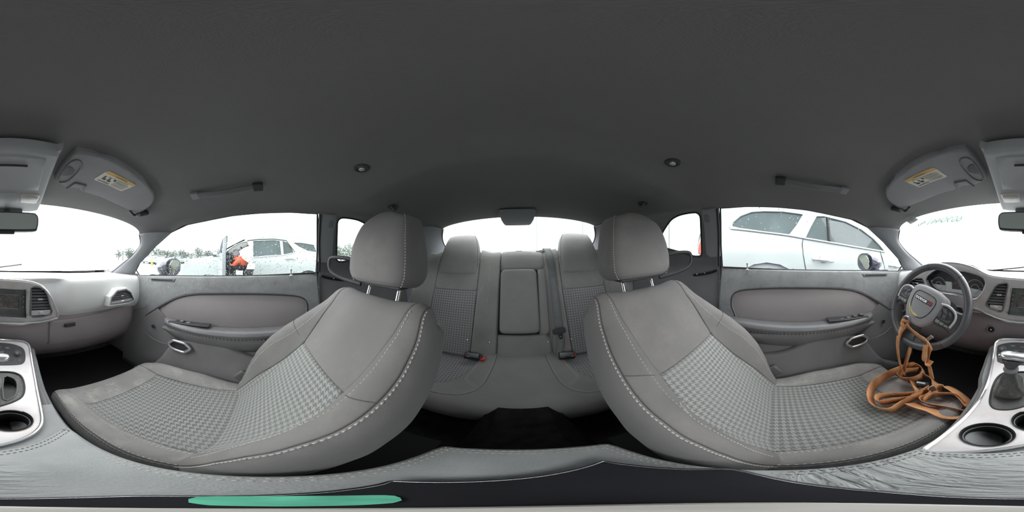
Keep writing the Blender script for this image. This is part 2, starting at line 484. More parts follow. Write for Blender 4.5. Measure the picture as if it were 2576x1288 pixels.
def interp(tab, x):
    if x <= tab[0][0]: return tab[0][1]
    for (a, fa), (b, fb) in zip(tab, tab[1:]):
        if x <= b: return fa + (fb - fa) * (x - a) / (b - a)
    return tab[-1][1]

def smooth(a, b, x):
    t = max(0.0, min(1.0, (x - a) / (b - a))); return t * t * (3 - 2 * t)

def rrect(w, h, r, n=4, cx=0, cy=0):
    out = []
    for (qx, qy, a0) in ((1, 1, 0), (-1, 1, 90), (-1, -1, 180), (1, -1, 270)):
        for k in range(n + 1):
            a = radians(a0 + 90 * k / n)
            out.append((cx + qx * (w / 2 - r) + r * cos(a), cy + qy * (h / 2 - r) + r * sin(a)))
    return out

def inpoly(x, y, P):
    c = False; n = len(P); j = n - 1
    for i in range(n):
        xi, yi = P[i]; xj, yj = P[j]
        if (yi > y) != (yj > y) and x < (xj - xi) * (y - yi) / (yj - yi) + xi: c = not c
        j = i
    return c

def densify(P, step):
    out = []; n = len(P)
    for i in range(n):
        a, b = P[i], P[(i + 1) % n]; d = math.hypot(b[0] - a[0], b[1] - a[1]); k = max(1, int(math.ceil(d / step)))
        for q in range(k): out.append((a[0] + (b[0] - a[0]) * q / k, a[1] + (b[1] - a[1]) * q / k))
    return out

def panel(name, outer, f3, m, parent=None, holes=(), thick=0.006, step=0.02, rnd=0.0, flip=False, uvs=None, smooth_=True, back=True):
    """a sheet with holes cut from a 2-D outline and laid on the surface f3(a, b);
    rnd rolls its rim back like a padded or moulded edge"""
    loops = [densify([tuple(p) for p in outer], step)] + [densify([tuple(p) for p in h], step) for h in holes]
    pts = []; edges = []
    for lp in loops:
        s0 = len(pts); pts += lp; edges += [(s0 + i, s0 + (i + 1) % len(lp)) for i in range(len(lp))]
    segs = [(pts[a], pts[b]) for a, b in edges]
    SA = np.array([q[0] for q in segs]); SD = np.array([(q[1][0] - q[0][0], q[1][1] - q[0][1]) for q in segs]); SL = np.maximum((SD ** 2).sum(1), 1e-14)
    def dist(x, y):
        R_ = np.array((x, y)) - SA; t = np.clip((R_ * SD).sum(1) / SL, 0, 1)[:, None]
        return float(np.sqrt(((R_ - t * SD) ** 2).sum(1).min()))
    O = loops[0]
    def inside(x, y):
        return inpoly(x, y, O) and not any(inpoly(x, y, h) for h in loops[1:])
    base = list(pts)
    if rnd:
        for lp in loops:
            n = len(lp)
            for i in range(n):
                ax, ay = lp[i - 1]; bx, by = lp[(i + 1) % n]; dx, dy = bx - ax, by - ay; L = math.hypot(dx, dy) or 1
                for fr in (0.25, 0.65, 1.1):
                    for sg in (1, -1):
                        q = (lp[i][0] - dy / L * rnd * fr * sg, lp[i][1] + dx / L * rnd * fr * sg)
                        if inside(*q) and dist(*q) > rnd * fr * 0.8: base.append(q)
    xs = [p[0] for p in O]; ys = [p[1] for p in O]
    x0, x1, y0, y1 = min(xs), max(xs), min(ys), max(ys); mind = (rnd * 1.2 if rnd else 0) + step * 0.45
    j = 0; y = y0 + step * 0.5
    while y < y1:
        x = x0 + step * (0.5 if j % 2 else 1.0)
        while x < x1:
            if inside(x, y) and dist(x, y) > mind: base.append((x, y))
            x += step
        y += step * 0.87; j += 1
    r = delaunay_2d_cdt([Vector(p) for p in base], edges, [], 0, 1e-7)
    V2 = [(p.x, p.y) for p in r[0]]
    F = []
    for f in r[2]:
        cxx = sum(V2[i][0] for i in f) / len(f); cyy = sum(V2[i][1] for i in f) / len(f)
        if inside(cxx, cyy): F.append(tuple(f))
    h = 1e-3
    V3 = []; N3 = []
    for (a, b) in V2:
        p = Vector(f3(a, b)); du = Vector(f3(a + h, b)) - Vector(f3(a - h, b)); dv = Vector(f3(a, b + h)) - Vector(f3(a, b - h))
        nn = du.cross(dv); nn = nn.normalized() if nn.length > 1e-12 else Vector((0, 0, 1))
        if flip: nn = -nn
        d = 0.0
        if rnd:
            q = dist(a, b)
            if q < rnd: d = rnd * (1 - sqrt(max(0, 1 - (1 - q / rnd) ** 2)))
        V3.append(p - nn * d); N3.append(nn)
    nV = len(V3); faces = list(F); verts = list(V3); uv = [uvs(*p) if uvs else p for p in V2]
    if thick:
        cnt = {}
        for f in F:
            for i in range(len(f)):
                e = (f[i], f[(i + 1) % len(f)]); cnt[e] = cnt.get(e, 0) + 1
        verts += [Vector(f3(*V2[i])) - N3[i] * (thick + (rnd if rnd else 0)) for i in range(nV)]
        uv = uv + uv
        for (a, b) in list(cnt):
            if (b, a) not in cnt: faces.append((b, a, a + nV, b + nV))
        if back: faces += [tuple(i + nV for i in reversed(f)) for f in F]
    used = sorted({i for f in faces for i in f}); mp = {o: i for i, o in enumerate(used)}
    return mk(name, [verts[i] for i in used], [tuple(mp[i] for i in f) for f in faces], m, parent, smooth_, uv=[uv[i] for i in used], auto=50)

def stitches(name, curve, f3, m, parent=None, ln=0.0055, gap=0.0035, w=0.0011, lift=0.0008, flip=False):
    """a seam of short raised threads along a 2-D curve on a surface"""
    h = 1e-3; C = [Vector((p[0], p[1])) for p in curve]; P3 = [Vector(f3(p.x, p.y)) for p in C]
    L = [0]
    for a, b in zip(P3, P3[1:]): L.append(L[-1] + (b - a).length)
    def at(s_):
        for i in range(len(L) - 1):
            if s_ <= L[i + 1] or i == len(L) - 2:
                t = (s_ - L[i]) / max(1e-9, L[i + 1] - L[i]); return C[i].lerp(C[i + 1], min(1, t))
    b = MB(); s_ = 0
    while s_ + ln < L[-1]:
        q0, q1 = at(s_), at(s_ + ln); p0, p1 = Vector(f3(q0.x, q0.y)), Vector(f3(q1.x, q1.y))
        du = Vector(f3(q0.x + h, q0.y)) - Vector(f3(q0.x - h, q0.y)); dv = Vector(f3(q0.x, q0.y + h)) - Vector(f3(q0.x, q0.y - h))
        nn = du.cross(dv).normalized() * (-1 if flip else 1)
        d = p1 - p0
        if d.length > 1e-6:
            t = d.normalized().cross(nn) * w; up = nn * (lift + w)
            mid = (p0 + p1) / 2 + up
            b.add([p0 - t, p0 + t, p1 + t, p1 - t, mid - t * 0.9 + (p0 - mid) * 0.3, mid + t * 0.9 + (p0 - mid) * 0.3, mid + t * 0.9 + (p1 - mid) * 0.3, mid - t * 0.9 + (p1 - mid) * 0.3],
                  [(4, 5, 6, 7), (0, 1, 5, 4), (1, 2, 6, 5), (2, 3, 7, 6), (3, 0, 4, 7)])
        s_ += ln + gap
    if not b.f: return None
    o = b.build(name, m, parent, smooth=False); o['kind'] = 'stuff'
    return o

def textmesh(name, txt, size, M, m, parent=None, ext=0.0003, align='CENTER'):
    cu = bpy.data.curves.new('t', 'FONT'); cu.body = txt; cu.size = size; cu.extrude = ext; cu.align_x = align; cu.align_y = 'CENTER'
    ob = bpy.data.objects.new('t', cu); COL.objects.link(ob)
    dg = bpy.context.evaluated_depsgraph_get()
    me = bpy.data.meshes.new_from_object(ob.evaluated_get(dg)); bpy.data.objects.remove(ob); bpy.data.curves.remove(cu)
    me.transform(M); me.name = name; me.materials.clear(); me.materials.append(MATS[m])
    o = bpy.data.objects.new(name, me); COL.objects.link(o); setpar(o, parent)
    return o

def frame(origin, xdir, zdir):
    """4x4 matrix: local x along xdir, local z along zdir (towards the viewer)"""
    z = Vector(zdir).normalized(); x = Vector(xdir); x = (x - z * x.dot(z)).normalized(); y = z.cross(x)
    M = Matrix.Identity(4)
    for i in range(3):
        M[i][0], M[i][1], M[i][2], M[i][3] = x[i], y[i], z[i], Vector(origin)[i]
    return M

def tree_copy(o, parent=None):
    c = o.copy(); COL.objects.link(c)
    if parent: c.parent = parent
    for ch in o.children: tree_copy(ch, c)
    return c
# =================================================================== CAR SHELL (the setting)
def yws(x, z): return -0.64 - 1.75 * (0.2 - z) + 0.56 * x * x          # windscreen surface
def yrg(x, z): return 1.02 + 3.0 * (0.235 - z) - 0.3 * x * x           # rear glass surface
def Fws(p): return p.y - yws(p.x, p.z)
def Frg(p): return p.y - yrg(p.x, p.z)
def sxi(z): return sx(max(z, -0.08))
GZ = -1.0
def ground_z(x, y):
    return GZ + smooth(1.0, 1.5, x) * smooth(4.2, 3.2, x) * 0.079 * (max(-3.4, min(2.6, y)) - 0.2)

# ---- headliner
ST = [(-0.615, -0.572, 0.600, 0.123, 0.208), (-0.50, -0.412, 0.645, 0.123, 0.225), (-0.37, -0.34, 0.632, 0.148, 0.236),
      (-0.25, -0.24, 0.627, 0.157, 0.244), (-0.12, -0.12, 0.620, 0.171, 0.250), (0.0, 0.0, 0.616, 0.178, 0.254),
      (0.11, 0.11, 0.614, 0.182, 0.256), (0.20, 0.20, 0.613, 0.184, 0.257), (0.26, 0.26, 0.613, 0.184, 0.256),
      (0.30, 0.30, 0.613, 0.184, 0.250), (0.345, 0.35, 0.613, 0.184, 0.2405), (0.42, 0.42, 0.612, 0.184, 0.2395), (0.55, 0.52, 0.607, 0.188, 0.240),
      (0.75, 0.75, 0.607, 0.194, 0.243), (0.85, 0.86, 0.595, 0.196, 0.243), (0.93, 0.96, 0.562, 0.197, 0.243), (0.99, 1.045, 0.528, 0.198, 0.243)]
def st_at(f):
    i = max(0, min(len(ST) - 2, int(math.floor(f)))); t = f - i
    return [a + (b - a) * t for a, b in zip(ST[i], ST[i + 1])]
def liner_pt(f, t, up=0.0, wid=0.0):
    yc, ye, xe, ze, zc = st_at(f)
    n = 2.3
    h = (1 - abs(t) ** n) ** (1 / n) if abs(t) < 1 else 0
    return Vector((t * (xe + wid), yc + (ye - yc) * t * t, ze + (zc - ze) * h + up))
def roofz(x, y):
    best = None
    for k in range(0, (len(ST) - 1) * 10 + 1):
        f = k / 10; s_ = st_at(f); t = max(-1, min(1, x / s_[2])); yy = s_[0] + (s_[1] - s_[0]) * t * t
        if best is None or abs(yy - y) < best[0]: best = (abs(yy - y), f, t)
    return liner_pt(best[1], best[2]).z
tt = [sin(pi / 2 * k / 16) for k in range(-16, 17)]
fs = [k / 4 for k in range(0, (len(ST) - 1) * 4 + 1)]
b = MB(); b.grid([[liner_pt(f, t) for t in tt] for f in fs])
ceiling = b.build('ceiling', 'headliner'); tag(ceiling, 'charcoal cloth headliner covering the whole car roof', kind='structure')
b = MB(); b.grid([[liner_pt(f, t, 0.018 + 0.012 * (1 - abs(t)), 0.03) for t in tt] for f in fs])
# close the rim between lining and roof skin
rim = [liner_pt(f, 1) for f in fs] + [liner_pt(fs[-1], t) for t in reversed(tt)] + [liner_pt(f, -1) for f in reversed(fs)] + [liner_pt(0, t) for t in tt]
rim2 = [liner_pt(f, 1, 0.018, 0.03) for f in fs] + [liner_pt(fs[-1], t, 0.018 + 0.012 * (1 - abs(t)), 0.03) for t in reversed(tt)] + [liner_pt(f, -1, 0.018, 0.03) for f in reversed(fs)] + [liner_pt(0, t, 0.018 + 0.012 * (1 - abs(t)), 0.03) for t in tt]
b.grid([rim, rim2])
b.build('roof_skin', 'dark_paint', ceiling)

# ---- glass
def pane(name, outline, f3, label, m='pane', step=0.06):
    o = panel(name, outline, f3, m, None, thick=0.0, step=step)
    return tag(o, label, kind='structure')
fw = lambda a, c: Vector((a, yws(a, c), c))
fr_ = lambda a, c: Vector((a, yrg(a, c), c))
wsh = [(-0.70, -0.12), (-0.695, -0.06), (-0.685, 0.03), (-0.63, 0.13), (-0.50, 0.19), (-0.30, 0.215), (0, 0.225)]
wsh = wsh + [(-x, z) for x, z in reversed(wsh[:-1])]
window_1 = pane('window_1', wsh, fw, 'wide raked windscreen glass above the dashboard')
rgo = [(0, 0.252), (-0.3, 0.245), (-0.46, 0.232), (-0.545, 0.20), (-0.63, 0.145), (-0.69, 0.07), (-0.69, 0.03), (0, 0.03)]
rgo = rgo + [(-x, z) for x, z in reversed(rgo[1:-1])]
window_2 = pane('window_2', rgo, fr_, 'sloping rear window glass with fine heater lines')
hb = MB()
for k in range(13):
    z = 0.06 + k * 0.0135; w_ = interp([(0.03, 0.63), (0.145, 0.57), (0.20, 0.5), (0.24, 0.36)], z)
    hb.tube([Vector((x_, yrg(x_, z) - 0.002, z)) for x_ in [w_ * q / 10 for q in range(-10, 11)]], 0.0005, 4)
hb.build('heater_lines', 'button_grey', window_2)['kind'] = 'stuff'

DW = [(0.212, 0.184), (0.11, 0.183), (-0.01, 0.178), (-0.12, 0.171), (-0.24, 0.157), (-0.32, 0.149), (-0.412, 0.123), (-0.533, 0.061), (-0.69, -0.031),
      (-0.745, -0.080), (-0.735, -0.112), (-0.44, -0.0915), (-0.20, -0.081), (0.0, -0.074), (0.12, -0.069), (0.257, -0.066)]
QW = [(0.342, 0.009), (0.316, 0.123), (0.309, 0.160), (0.318, 0.175), (0.335, 0.180), (0.384, 0.180), (0.424, 0.175), (0.470, 0.159), (0.536, 0.113), (0.575, 0.075),
      (0.585, 0.045), (0.528, 0.024), (0.466, 0.008), (0.403, -0.011), (0.373, -0.015), (0.354, -0.011)]
def grow(P, d):
    out = []; n = len(P); A = sum(P[i][0] * P[(i + 1) % n][1] - P[(i + 1) % n][0] * P[i][1] for i in range(n)); sg = 1 if A > 0 else -1
    for i in range(n):
        ax, ay = P[i - 1]; bx, by = P[(i + 1) % n]; dx, dy = bx - ax, by - ay; L = math.hypot(dx, dy) or 1
        out.append((P[i][0] + dy / L * d * sg, P[i][1] - dx / L * d * sg))
    return out
WIN = {}
for s_, nm, who in ((1, '3', 'driver'), (-1, '4', 'passenger')):
    fsd = lambda a, c, s_=s_: Vector((s_ * (sx(c) + 0.012), a, c))
    WIN[s_] = pane('window_' + nm, grow(DW, 0.02), fsd,
                   'clear side glass of the driver door facing a large white car' if s_ > 0 else 'rain-spotted side glass of the front passenger door', 'pane' if s_ > 0 else 'pane_misty')
for s_, nm in ((1, '5'), (-1, '6')):
    fsd = lambda a, c, s_=s_: Vector((s_ * (sx(c) + 0.012), a, c))
    pane('window_' + nm, grow(QW, 0.02), fsd,
         'small rear quarter glass looking at a ribbed metal wall' if s_ > 0 else 'small rear quarter glass on the passenger side behind the seat')
# rain drops on the passenger glass (and a few on the driver glass)
def drops(name, s_, n, parent, rng, reg):
    b = MB(); r_ = random.Random(rng)
    k = 0
    while k < n:
        y_ = r_.uniform(-0.72, 0.25); z_ = r_.uniform(-0.09, 0.18)
        if not inpoly(y_, z_, DW) or r_.random() > reg(y_, z_): continue
        k += 1; R_ = r_.choice([0.0010, 0.0013, 0.0016, 0.0022]); c = Vector((s_ * (sx(z_) + 0.013), y_, z_)); nx = Vector((s_ * 0.88, 0, 0.474))
        u = Vector((0, 1, 0)); w_ = nx.cross(u); el = r_.uniform(1, 2.2)
        V = [c + (u * cos(a) + w_ * sin(a) * el) * R_ for a in [2 * pi * q / 6 for q in range(6)]] + [c + nx * R_ * 0.7]
        b.add(V, [(q, (q + 1) % 6, 6) for q in range(6)])
    o = b.build(name, 'water_drop', parent); o['kind'] = 'stuff'; o['label'] = 'rain drops on the outside of the glass'
drops('rain_drops', -1, 1100, WIN[-1], 3, lambda y, z: 0.12 + 0.88 * smooth(0.12, -0.06, z) * (0.35 + 0.65 * smooth(0.35, 0.0, abs(y + 0.25))))
drops('rain_drops', 1, 70, WIN[1], 4, lambda y, z: 0.05 + smooth(0.06, 0.16, z))

# ---- rubber seals round the openings
def seal(parent, P3, r=0.0045, name='rubber_seal', m='rubber', closed=True):
    return tubeo(name, P3, r, m, parent, 8, closed)

# ---- pillars and quarter trim
tn = [0]
def trim(o_name=None):
    tn[0] += 1; return 'trim_%d' % tn[0]
for s_ in (1, -1):
    who = 'driver' if s_ > 0 else 'passenger'
    # A pillar: from the windscreen edge to the door glass edge
    wsE = crv([(0.602, yws(0.602, 0.121), 0.121), (0.655, yws(0.655, 0.075), 0.07), (0.678, yws(0.678, 0.02), 0.015), (0.684, yws(0.684, -0.05), -0.05), (0.673, yws(0.673, -0.10), -0.11)], 5)
    dE = crv([(sx(0.123), -0.412, 0.123), (sx(0.061), -0.533, 0.061), (sx(-0.031), -0.69, -0.031), (sx(-0.08), -0.745, -0.080), (sx(-0.10), -0.78, -0.13)], 5)
    n = min(len(wsE), len(dE)); G = []
    for k in range(n):
        A, B = Vector(wsE[k]), Vector(dE[k]); row = []
        for q in range(11):
            t = q / 10; p = A.lerp(B, t); bul = 0.022 * (1 - (2 * t - 1) ** 4)
            nn = Vector((-0.8, 0.5, 0.1)).normalized(); p = p + nn * bul; p.x *= s_; row.append(p)
        G.append(row)
    b = MB(); b.grid(G)
    o = b.build(trim(), 'pillar'); solid(o, 0.004, 0)
    tag(o, 'grey windscreen pillar trim beside the %s door glass' % who, kind='structure')
    # outer pillar sheet so that no light leaks behind the trim
    b = MB(); b.grid([[Vector((s_ * (abs(r[0].x) + 0.02), r[0].y - 0.02, r[0].z + 0.01)), Vector((s_ * (abs(r[-1].x) + 0.03), r[-1].y - 0.02, r[-1].z + 0.01))] for r in G])
    b.build('outer_pillar', 'dark_paint', o)
    wse = [Vector((s_ * p[0], p[1] + 0.003, p[2])) for p in wsE]
    seal(o, wse, 0.005, closed=False)
    # quarter panel with the small window, from the door opening to the C pillar
    out = [(0.222, 0.184), (0.35, 0.184), (0.52, 0.188), (0.66, 0.192), (0.82, 0.195), (0.86, 0.10), (0.88, 0.0), (0.90, -0.40), (0.27, -0.80), (0.27, -0.06)]
    fq = lambda a, c, s_=s_: Vector((s_ * (sxi(c) + 0.010 * smooth(-0.01, -0.05, c) - 0.03 * smooth(-0.05, -0.35, c)), a, c))
    o = panel(trim(), out, fq, 'plastic', None, holes=[QW], thick=0.004, step=0.035, flip=(s_ > 0))
    tag(o, 'dark quarter trim panel round the small %s side rear glass' % who, kind='structure')
    QS = crv([Vector((s_ * (sx(z) + 0.002), y, z)) for y, z in QW], 3, True)
    seal(o, QS, 0.0045)
    b = MB(); b.grid([[Vector((s_ * (sxi(z) + 0.055), y, z)) for y in (0.19, 0.24, 0.30, 0.37)] for z in (-0.80, -0.4, -0.15, -0.075)]); b.build('door_jamb', 'rubber', o)
    b = MB(); b.grid([[Vector((s_ * (sx(z) + 0.02), y + dy, z)) for dy in (0.0, 0.05)] for y, z in ((0.256, -0.075), (0.240, 0.05), (0.224, 0.19))]); b.build('pillar_sheet', 'rubber', o)
    # belt slot with two bolts
    sl = crv([on(1745, 692, lambda p: p.x - sxi(p.z) + 0.004), on(1765, 690, lambda p: p.x - sxi(p.z) + 0.004), on(1790, 685, lambda p: p.x - sxi(p.z) + 0.004), on(1803, 680, lambda p: p.x - sxi(p.z) + 0.004)], 5)
    sl = [Vector((p.x * s_, p.y, p.z)) for p in sl]
    tubeo('belt_slot', sl, 0.006, 'black', o, 8)
    for k in (3, 7):
        latheo('slot_bolt', [(0.0, 0.0), (0.003, 0.0), (0.003, 0.004), (0.0, 0.005)], sl[k] + Vector((-s_ * 0.006, 0, 0.003)), (-s_, 0, 0.3), 'bright_trim', o, 8)
    # B pillar cover
    out = [(0.222, 0.183), (0.296, 0.183), (0.298, 0.12), (0.318, 0.0), (0.322, -0.012), (0.300, -0.024), (0.262, -0.020), (0.250, -0.018)]
    fb = lambda a, c, s_=s_: Vector((s_ * (sx(c) - 0.014), a, c))
    ob = panel(trim(), out, fb, 'pillar', None, thick=0.012, step=0.03, rnd=0.008, flip=(s_ > 0))
    tag(ob, 'upright belt pillar cover behind the %s door glass' % who, kind='structure')
    tubeo('pillar_bead', [Vector((s_ * (sx(z) - 0.012), y, z)) for y, z in ((0.222, 0.18), (0.235, 0.08), (0.256, -0.02), (0.262, -0.06))], 0.005, 'rubber', ob, 8)
    panel('belt_height_button', rrect(0.022, 0.03, 0.006, 3, 0.276, 0.145), lambda a, c, s_=s_: Vector((s_ * (sx(c) - 0.0165), a, c)), 'plastic', ob, thick=0.002, step=0.02, rnd=0.002, flip=(s_ > 0))
    # C pillar sail: from the quarter panel to the rear glass edge
    A = crv([(sx(0.195), 0.82, 0.195), (sx(0.10), 0.855, 0.10), (sx(0.0), 0.88, 0.0), (sx(-0.06), 0.88, -0.06)], 5)
    B = crv([(0.520, 1.04, 0.200), (0.594, yrg(0.594, 0.148), 0.148), (0.640, yrg(0.640, 0.09), 0.09), (0.655, yrg(0.655, 0.02), 0.02)], 5)
    G = []
    for k in range(len(A)):
        P_, Q_ = Vector(A[k]), Vector(B[k]); row = []
        for q in range(9):
            t = q / 8; p = P_.lerp(Q_, t) + Vector((-0.02, -0.02, 0.008)) * (1 - (2 * t - 1) ** 2); p.x *= s_; row.append(p)
        G.append(row)
    b = MB(); b.grid(G); o2 = b.build(trim(), 'pillar'); solid(o2, 0.004, 0)
    tag(o2, 'smooth grey rear pillar trim beside the rear window, %s side' % who, kind='structure')
    b = MB(); b.grid([[Vector((s_ * (abs(r[0].x) + 0.05), r[0].y, r[0].z + 0.02)), Vector((s_ * (abs(r[-1].x) + 0.03), r[-1].y + 0.06, r[-1].z + 0.01))] for r in G])
    b.build('outer_pillar', 'dark_paint', o2)
    seal(o2, [Vector((s_ * p[0], p[1] - 0.004, p[2])) for p in B], 0.006, closed=False)

# ---- parcel shelf
shelf = [(-0.70, 1.13), (-0.66, 1.55), (-0.35, 1.63), (0, 1.66), (0.35, 1.63), (0.66, 1.55), (0.70, 1.13)]
o = panel(trim(), shelf, lambda a, c: Vector((a, c, 0.008 + 0.052 * smooth(1.12, 1.65, c))), 'plastic', None, thick=0.006, step=0.08)
tag(o, 'grey parcel shelf under the rear window', kind='structure')
b = MB()
o2 = panel('retractor_bezel', [(0.115, 1.12), (0.135, 1.18), (0.245, 1.18), (0.275, 1.12)], lambda a, c: Vector((a, c, 0.036)), 'plastic', o, thick=0.03, step=0.03, rnd=0.006)
panel('retractor_plate', rrect(0.085, 0.035, 0.006, 3, 0.185, 1.145), lambda a, c: Vector((a, c, 0.0385)), 'button_grey', o2, thick=0.002, step=0.03)
boxo('belt_slit', (0.185, 1.150, 0.0385), (0.033, 0.004, 0.0012), 'black', o2, bv=0)
o2 = panel('tether_cover', rrect(0.06, 0.04, 0.012, 3, 0.0, 1.165), lambda a, c: Vector((a, c, 0.034)), 'button_grey', o, thick=0.012, step=0.03, rnd=0.004)
boxo('slot', (0.0, 1.158, 0.0345), (0.02, 0.008, 0.0015), 'black', o2, bv=0)

# ---- floor, firewall, sills
def floor_z(x, y):
    t = smooth(0.16, 0.09, abs(x)) * 0.16
    return -0.80 + t + 0.12 * smooth(-0.85, -1.12, y)
b = MB(); xs_ = [-0.74 + 1.48 * k / 40 for k in range(41)]; ys_ = [-1.15 + 2.2 * k / 40 for k in range(41)]
b.grid([[Vector((x, y, floor_z(x, y))) for x in xs_] for y in ys_])
floor = b.build('floor', 'carpet'); tag(floor, 'black carpet of the car floor', kind='structure')
b = MB(); b.grid([[Vector((x, y, floor_z(x, y) - 0.04)) for x in (-0.8, 0.8)] for y in (-1.2, 1.1)]); b.build('underbody', 'black', floor)
b = MB(); b.grid([[Vector((x, -1.10 - 0.04 * sin(k), -0.10 - 0.10 * k)) for x in (-0.8, -0.4, 0, 0.4, 0.8)] for k in range(8)])
tag(b.build('wall_front', 'carpet'), 'dark firewall behind the dashboard', kind='structure')
b = MB(); b.grid([[Vector((x, y, z)) for x in (-0.8, 0.8)] for (y, z) in ((1.0, -0.85), (1.12, -0.4), (1.22, 0.0))])
tag(b.build('wall_rear', 'black'), 'bulkhead behind the rear seat', kind='structure')
for s_ in (1, -1):
    b = MB(); b.box((s_ * 0.715, -0.25, -0.775), (0.035, 0.56, 0.035)); o = bev(b.build(trim(), 'plastic_dark'), 0.01)
    tag(o, 'dark door sill trim on the %s side floor' % ('driver' if s_ > 0 else 'passenger'), kind='structure')

# ---- outside of the car body
for s_, nm in ((1, 'wall_left'), (-1, 'wall_right')):
    prof = [(-0.150, 0.795), (-0.19, 0.86), (-0.30, 0.90), (-0.55, 0.90), (-0.78, 0.86)]
    b = MB(); b.grid([[Vector((s_ * (x - 0.10 * smooth(-1.2, -2.2, y) - 0.12 * smooth(1.6, 2.5, y)), y, z + 0.03 * smooth(0.2, 1.0, y) - 0.10 * smooth(-0.75, -1.1, y))) for (z, x) in prof] for y in (-2.1, -1.6, -1.1, -0.7, 0, 0.3, 0.8, 1.4, 2.0, 2.5)])
    o = b.build(nm, 'dark_paint'); solid(o, 0.01, 0); tag(o, 'dark painted outer body side of the car', kind='structure')
    if s_ > 0:
        b = MB(); b.grid([[Vector((s2 * x, y, z)) for (s2, x) in ((1, 0.80), (1, 0.55), (1, 0.3), (1, 0), (-1, 0.3), (-1, 0.55), (-1, 0.80))] for (y, z) in ((-1.20, -0.128), (-1.5, -0.14), (-1.9, -0.18), (-2.15, -0.25))])
        for i, v in enumerate(b.v): v.z += 0.012 * (1 - (v.x / 0.8) ** 2)
        b.build('hood', 'dark_paint', o)
        b = MB(); b.grid([[Vector((x, y, 0.02 - 0.05 * (y - 1.7) * 2)) for x in (-0.75, 0, 0.75)] for y in (1.62, 2.0, 2.45)]); b.build('trunk_lid', 'dark_paint', o)
        tubeo('wiper_arm', [Vector((0.28, -1.19, -0.112)), Vector((0.1, -1.17, -0.088)), Vector((-0.1, yws(-0.1, -0.055) - 0.02, -0.055))], 0.005, 'rubber', o, 6)
        tubeo('wiper_arm', [Vector((-0.12, -1.19, -0.112)), Vector((-0.35, -1.12, -0.105)), Vector((-0.6, -1.0, -0.100))], 0.005, 'rubber', o, 6)

